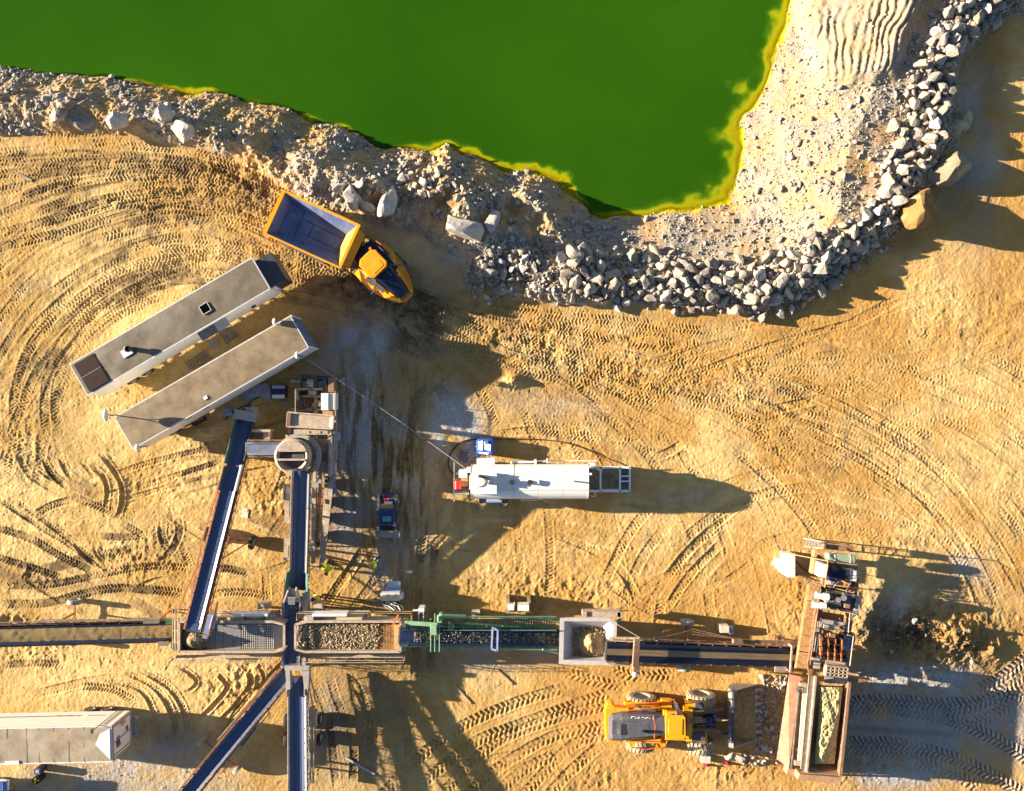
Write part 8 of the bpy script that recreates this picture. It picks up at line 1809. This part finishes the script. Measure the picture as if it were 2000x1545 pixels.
def person(x, y, yaw, label, helmet, lean=.15, hands=((.3, .35, 1.0), (.3, -.35, 1.0)), step=.12):
    """faces local +x"""
    g = G(x, y); p = Thing('person', label, 'person', (g.x, g.y, g.z), math.radians(yaw))
    hip = Vector((0, 0, .92)); ch = Vector((lean * .8, 0, 1.28)); nk = Vector((lean * 1.25, 0, 1.48)); hd = Vector((lean * 1.5 + .02, 0, 1.62))
    V = [hip, Vector((lean * .4, 0, 1.1)), ch, nk, hd, hd + Vector((.01, 0, .1))]; E = [(0, 1), (1, 2), (2, 3), (3, 4), (4, 5)]; R = [.15, .14, .16, .065, .10, .085]
    def add(v, r, par): V.append(Vector(v)); R.append(r); E.append((par, len(V) - 1)); return len(V) - 1
    add(hd + Vector((.10, 0, -.02)), .022, 4)      # nose
    for sd in (1, -1):
        k = add((0, sd * .11, .82), .105, 0); k = add((step * sd * .5 + .03, sd * .13, .48), .07, k); k = add((step * sd, sd * .14, .09), .05, k); k = add((step * sd + .15, sd * .15, .045), .042, k)
        s = add(ch + Vector((lean * .2, sd * .20, .12)), .075, 2); hnd = Vector(hands[0 if sd > 0 else 1]); sh = V[s]
        mid = (sh + hnd) / 2 + Vector((-.06, sd * .07, -.07)); e = add(mid, .052, s); w = add(hnd, .036, e)
        d = (hnd - mid).normalized(); pm = add(hnd + d * .07, .04, w); sdv = d.cross(Vector((0, 0, 1))).normalized()
        for f in range(4): q = add(V[pm] + d * .045 + sdv * (.026 * (f - 1.5)), .011, pm); add(V[q] + d * (.04 + .01 * (f % 2)) + Vector((0, 0, -.02)), .009, q)
        add(V[w] + d * .05 + sdv * (.05 * sd), .012, w)
    me = skin_mesh('body', [tuple(v) for v in V], E, R); me.materials.clear(); me.materials.append(MATS['skin']); me.materials.append(MATS['trousers'])
    for f in me.polygons: f.material_index = 1 if f.center.z < 1.0 else 0
    link('body', me, None, p.o)
    # jacket with sleeves
    V2 = [Vector((0, 0, .88)), Vector((lean * .4, 0, 1.1)), ch, ch + Vector((lean * .3, 0, .13))]; E2 = [(0, 1), (1, 2), (2, 3)]; R2 = [.185, .18, .205, .12]
    for sd in (1, -1):
        hnd = Vector(hands[0 if sd > 0 else 1]); sh = ch + Vector((lean * .2, sd * .22, .12)); mid = (sh + hnd) / 2 + Vector((-.06, sd * .07, -.07))
        V2 += [sh, mid, hnd + (mid - hnd).normalized() * .05]; n = len(V2); E2 += [(2, n - 3), (n - 3, n - 2), (n - 2, n - 1)]; R2 += [.105, .085, .065]
    me = skin_mesh('jacket', [tuple(v) for v in V2], E2, R2); me.materials.clear(); link('jacket', me, MATS['hi_vis'], p.o)
    mb = MB(); mb.lathe([(.165, 0), (.135, .02), (.13, .07), (.09, .125), (.001, .14)], hd + Vector((.0, 0, .06)), (lean * .5, 0, 1), 20); p.lp('helmet', mb, MATS[helmet], smooth=True)
    for sd in (1, -1):
        mb = MB(); mb.box((step * sd + .07, sd * .145, .05), (.3, .11, .1)); p.lp('boot', mb, MATS['boot'], bevel=.02)
    for sd in (1, -1):
        mb = MB(); c = hd + Vector((.085, sd * .035, .02)); mb.tube(c, c + Vector((.012, 0, 0)), .014, 8); p.lp('eye', mb, MATS['black_rubber'])
    return p
person(646, 1097, -88, 'worker in a lime jacket bending with both arms spread beside the chassis wheels', 'helmet_red', .38, ((.28, .5, .95), (.30, -.46, .95)))
person(737, 1094, 205, 'worker in a lime jacket and orange helmet walking below the skid steer', 'helmet_orange', .16, ((.22, .3, .95), (.05, -.34, .9)), .2)
person(629, 1164, 155, 'worker in a lime jacket and blue helmet next to the conveyor chute', 'helmet_blue', .22, ((.42, .2, 1.0), (.42, -.15, 1.1)))
T1('tool_pole', 'dark pole tool held between the blue helmeted worker and the chute', 'tool', 608, 1154); P_('shaft', lambda mb: mb.tube(W(620, 1163, 1.15), W(598, 1146, 1.5), .025, 8), 'black_rubber'); P_('head', lambda mb: mb.tube(W(599, 1146.5, 1.45), W(595, 1144, 1.5), .06, 8), 'dark_steel')
SKY, SUNE, EXPO = 0.05, 5.0, 1.85
# ------------------------------------------------------------------ daylight and camera
SUN_EL, SUN_DIR = 15.5, math.atan2(-0.14, 1.0)   # light travels towards +x and slightly -y
wd = bpy.data.worlds.new('World'); scene.world = wd; wd.use_nodes = True
nt = wd.node_tree; bg = nt.nodes['Background']
sky = nt.nodes.new('ShaderNodeTexSky'); sky.sky_type = 'NISHITA'; sky.sun_disc = False
sky.sun_elevation = math.radians(SUN_EL); sky.sun_rotation = math.radians(90) - (SUN_DIR + PI)
sky.air_density = 0.85; sky.dust_density = 0.6; sky.ozone_density = 1.5
nt.links.new(sky.outputs[0], bg.inputs['Color']); bg.inputs['Strength'].default_value = SKY
ld = bpy.data.lights.new('sun', 'SUN'); ld.energy = SUNE; ld.angle = math.radians(0.5); ld.color = (1.0, .86, .66)
lo = bpy.data.objects.new('sun', ld); COL.objects.link(lo)
d = Vector((math.cos(SUN_DIR) * math.cos(math.radians(SUN_EL)), math.sin(SUN_DIR) * math.cos(math.radians(SUN_EL)), -math.sin(math.radians(SUN_EL))))
lo.rotation_euler = d.to_track_quat('-Z', 'Y').to_euler(); lo.location = (-60, 10, 30)
cd = bpy.data.cameras.new('camera'); cd.sensor_width = 36; cd.sensor_fit = 'HORIZONTAL'; cd.lens = 36 * H / (2000 / S); cd.clip_end = 3000; cd.clip_start = .5
co_ = bpy.data.objects.new('camera', cd); COL.objects.link(co_); co_.location = (0, 0, H); co_.rotation_euler = (0, 0, 0)
scene.camera = co_
scene.view_settings.view_transform = 'Standard'; scene.view_settings.look = 'None'; scene.view_settings.gamma = 1.0
scene.view_settings.exposure = EXPO
scene.cycles.max_bounces = 6; scene.cycles.diffuse_bounces = 3; scene.cycles.transparent_max_bounces = 8
scene.cycles.use_denoising = True
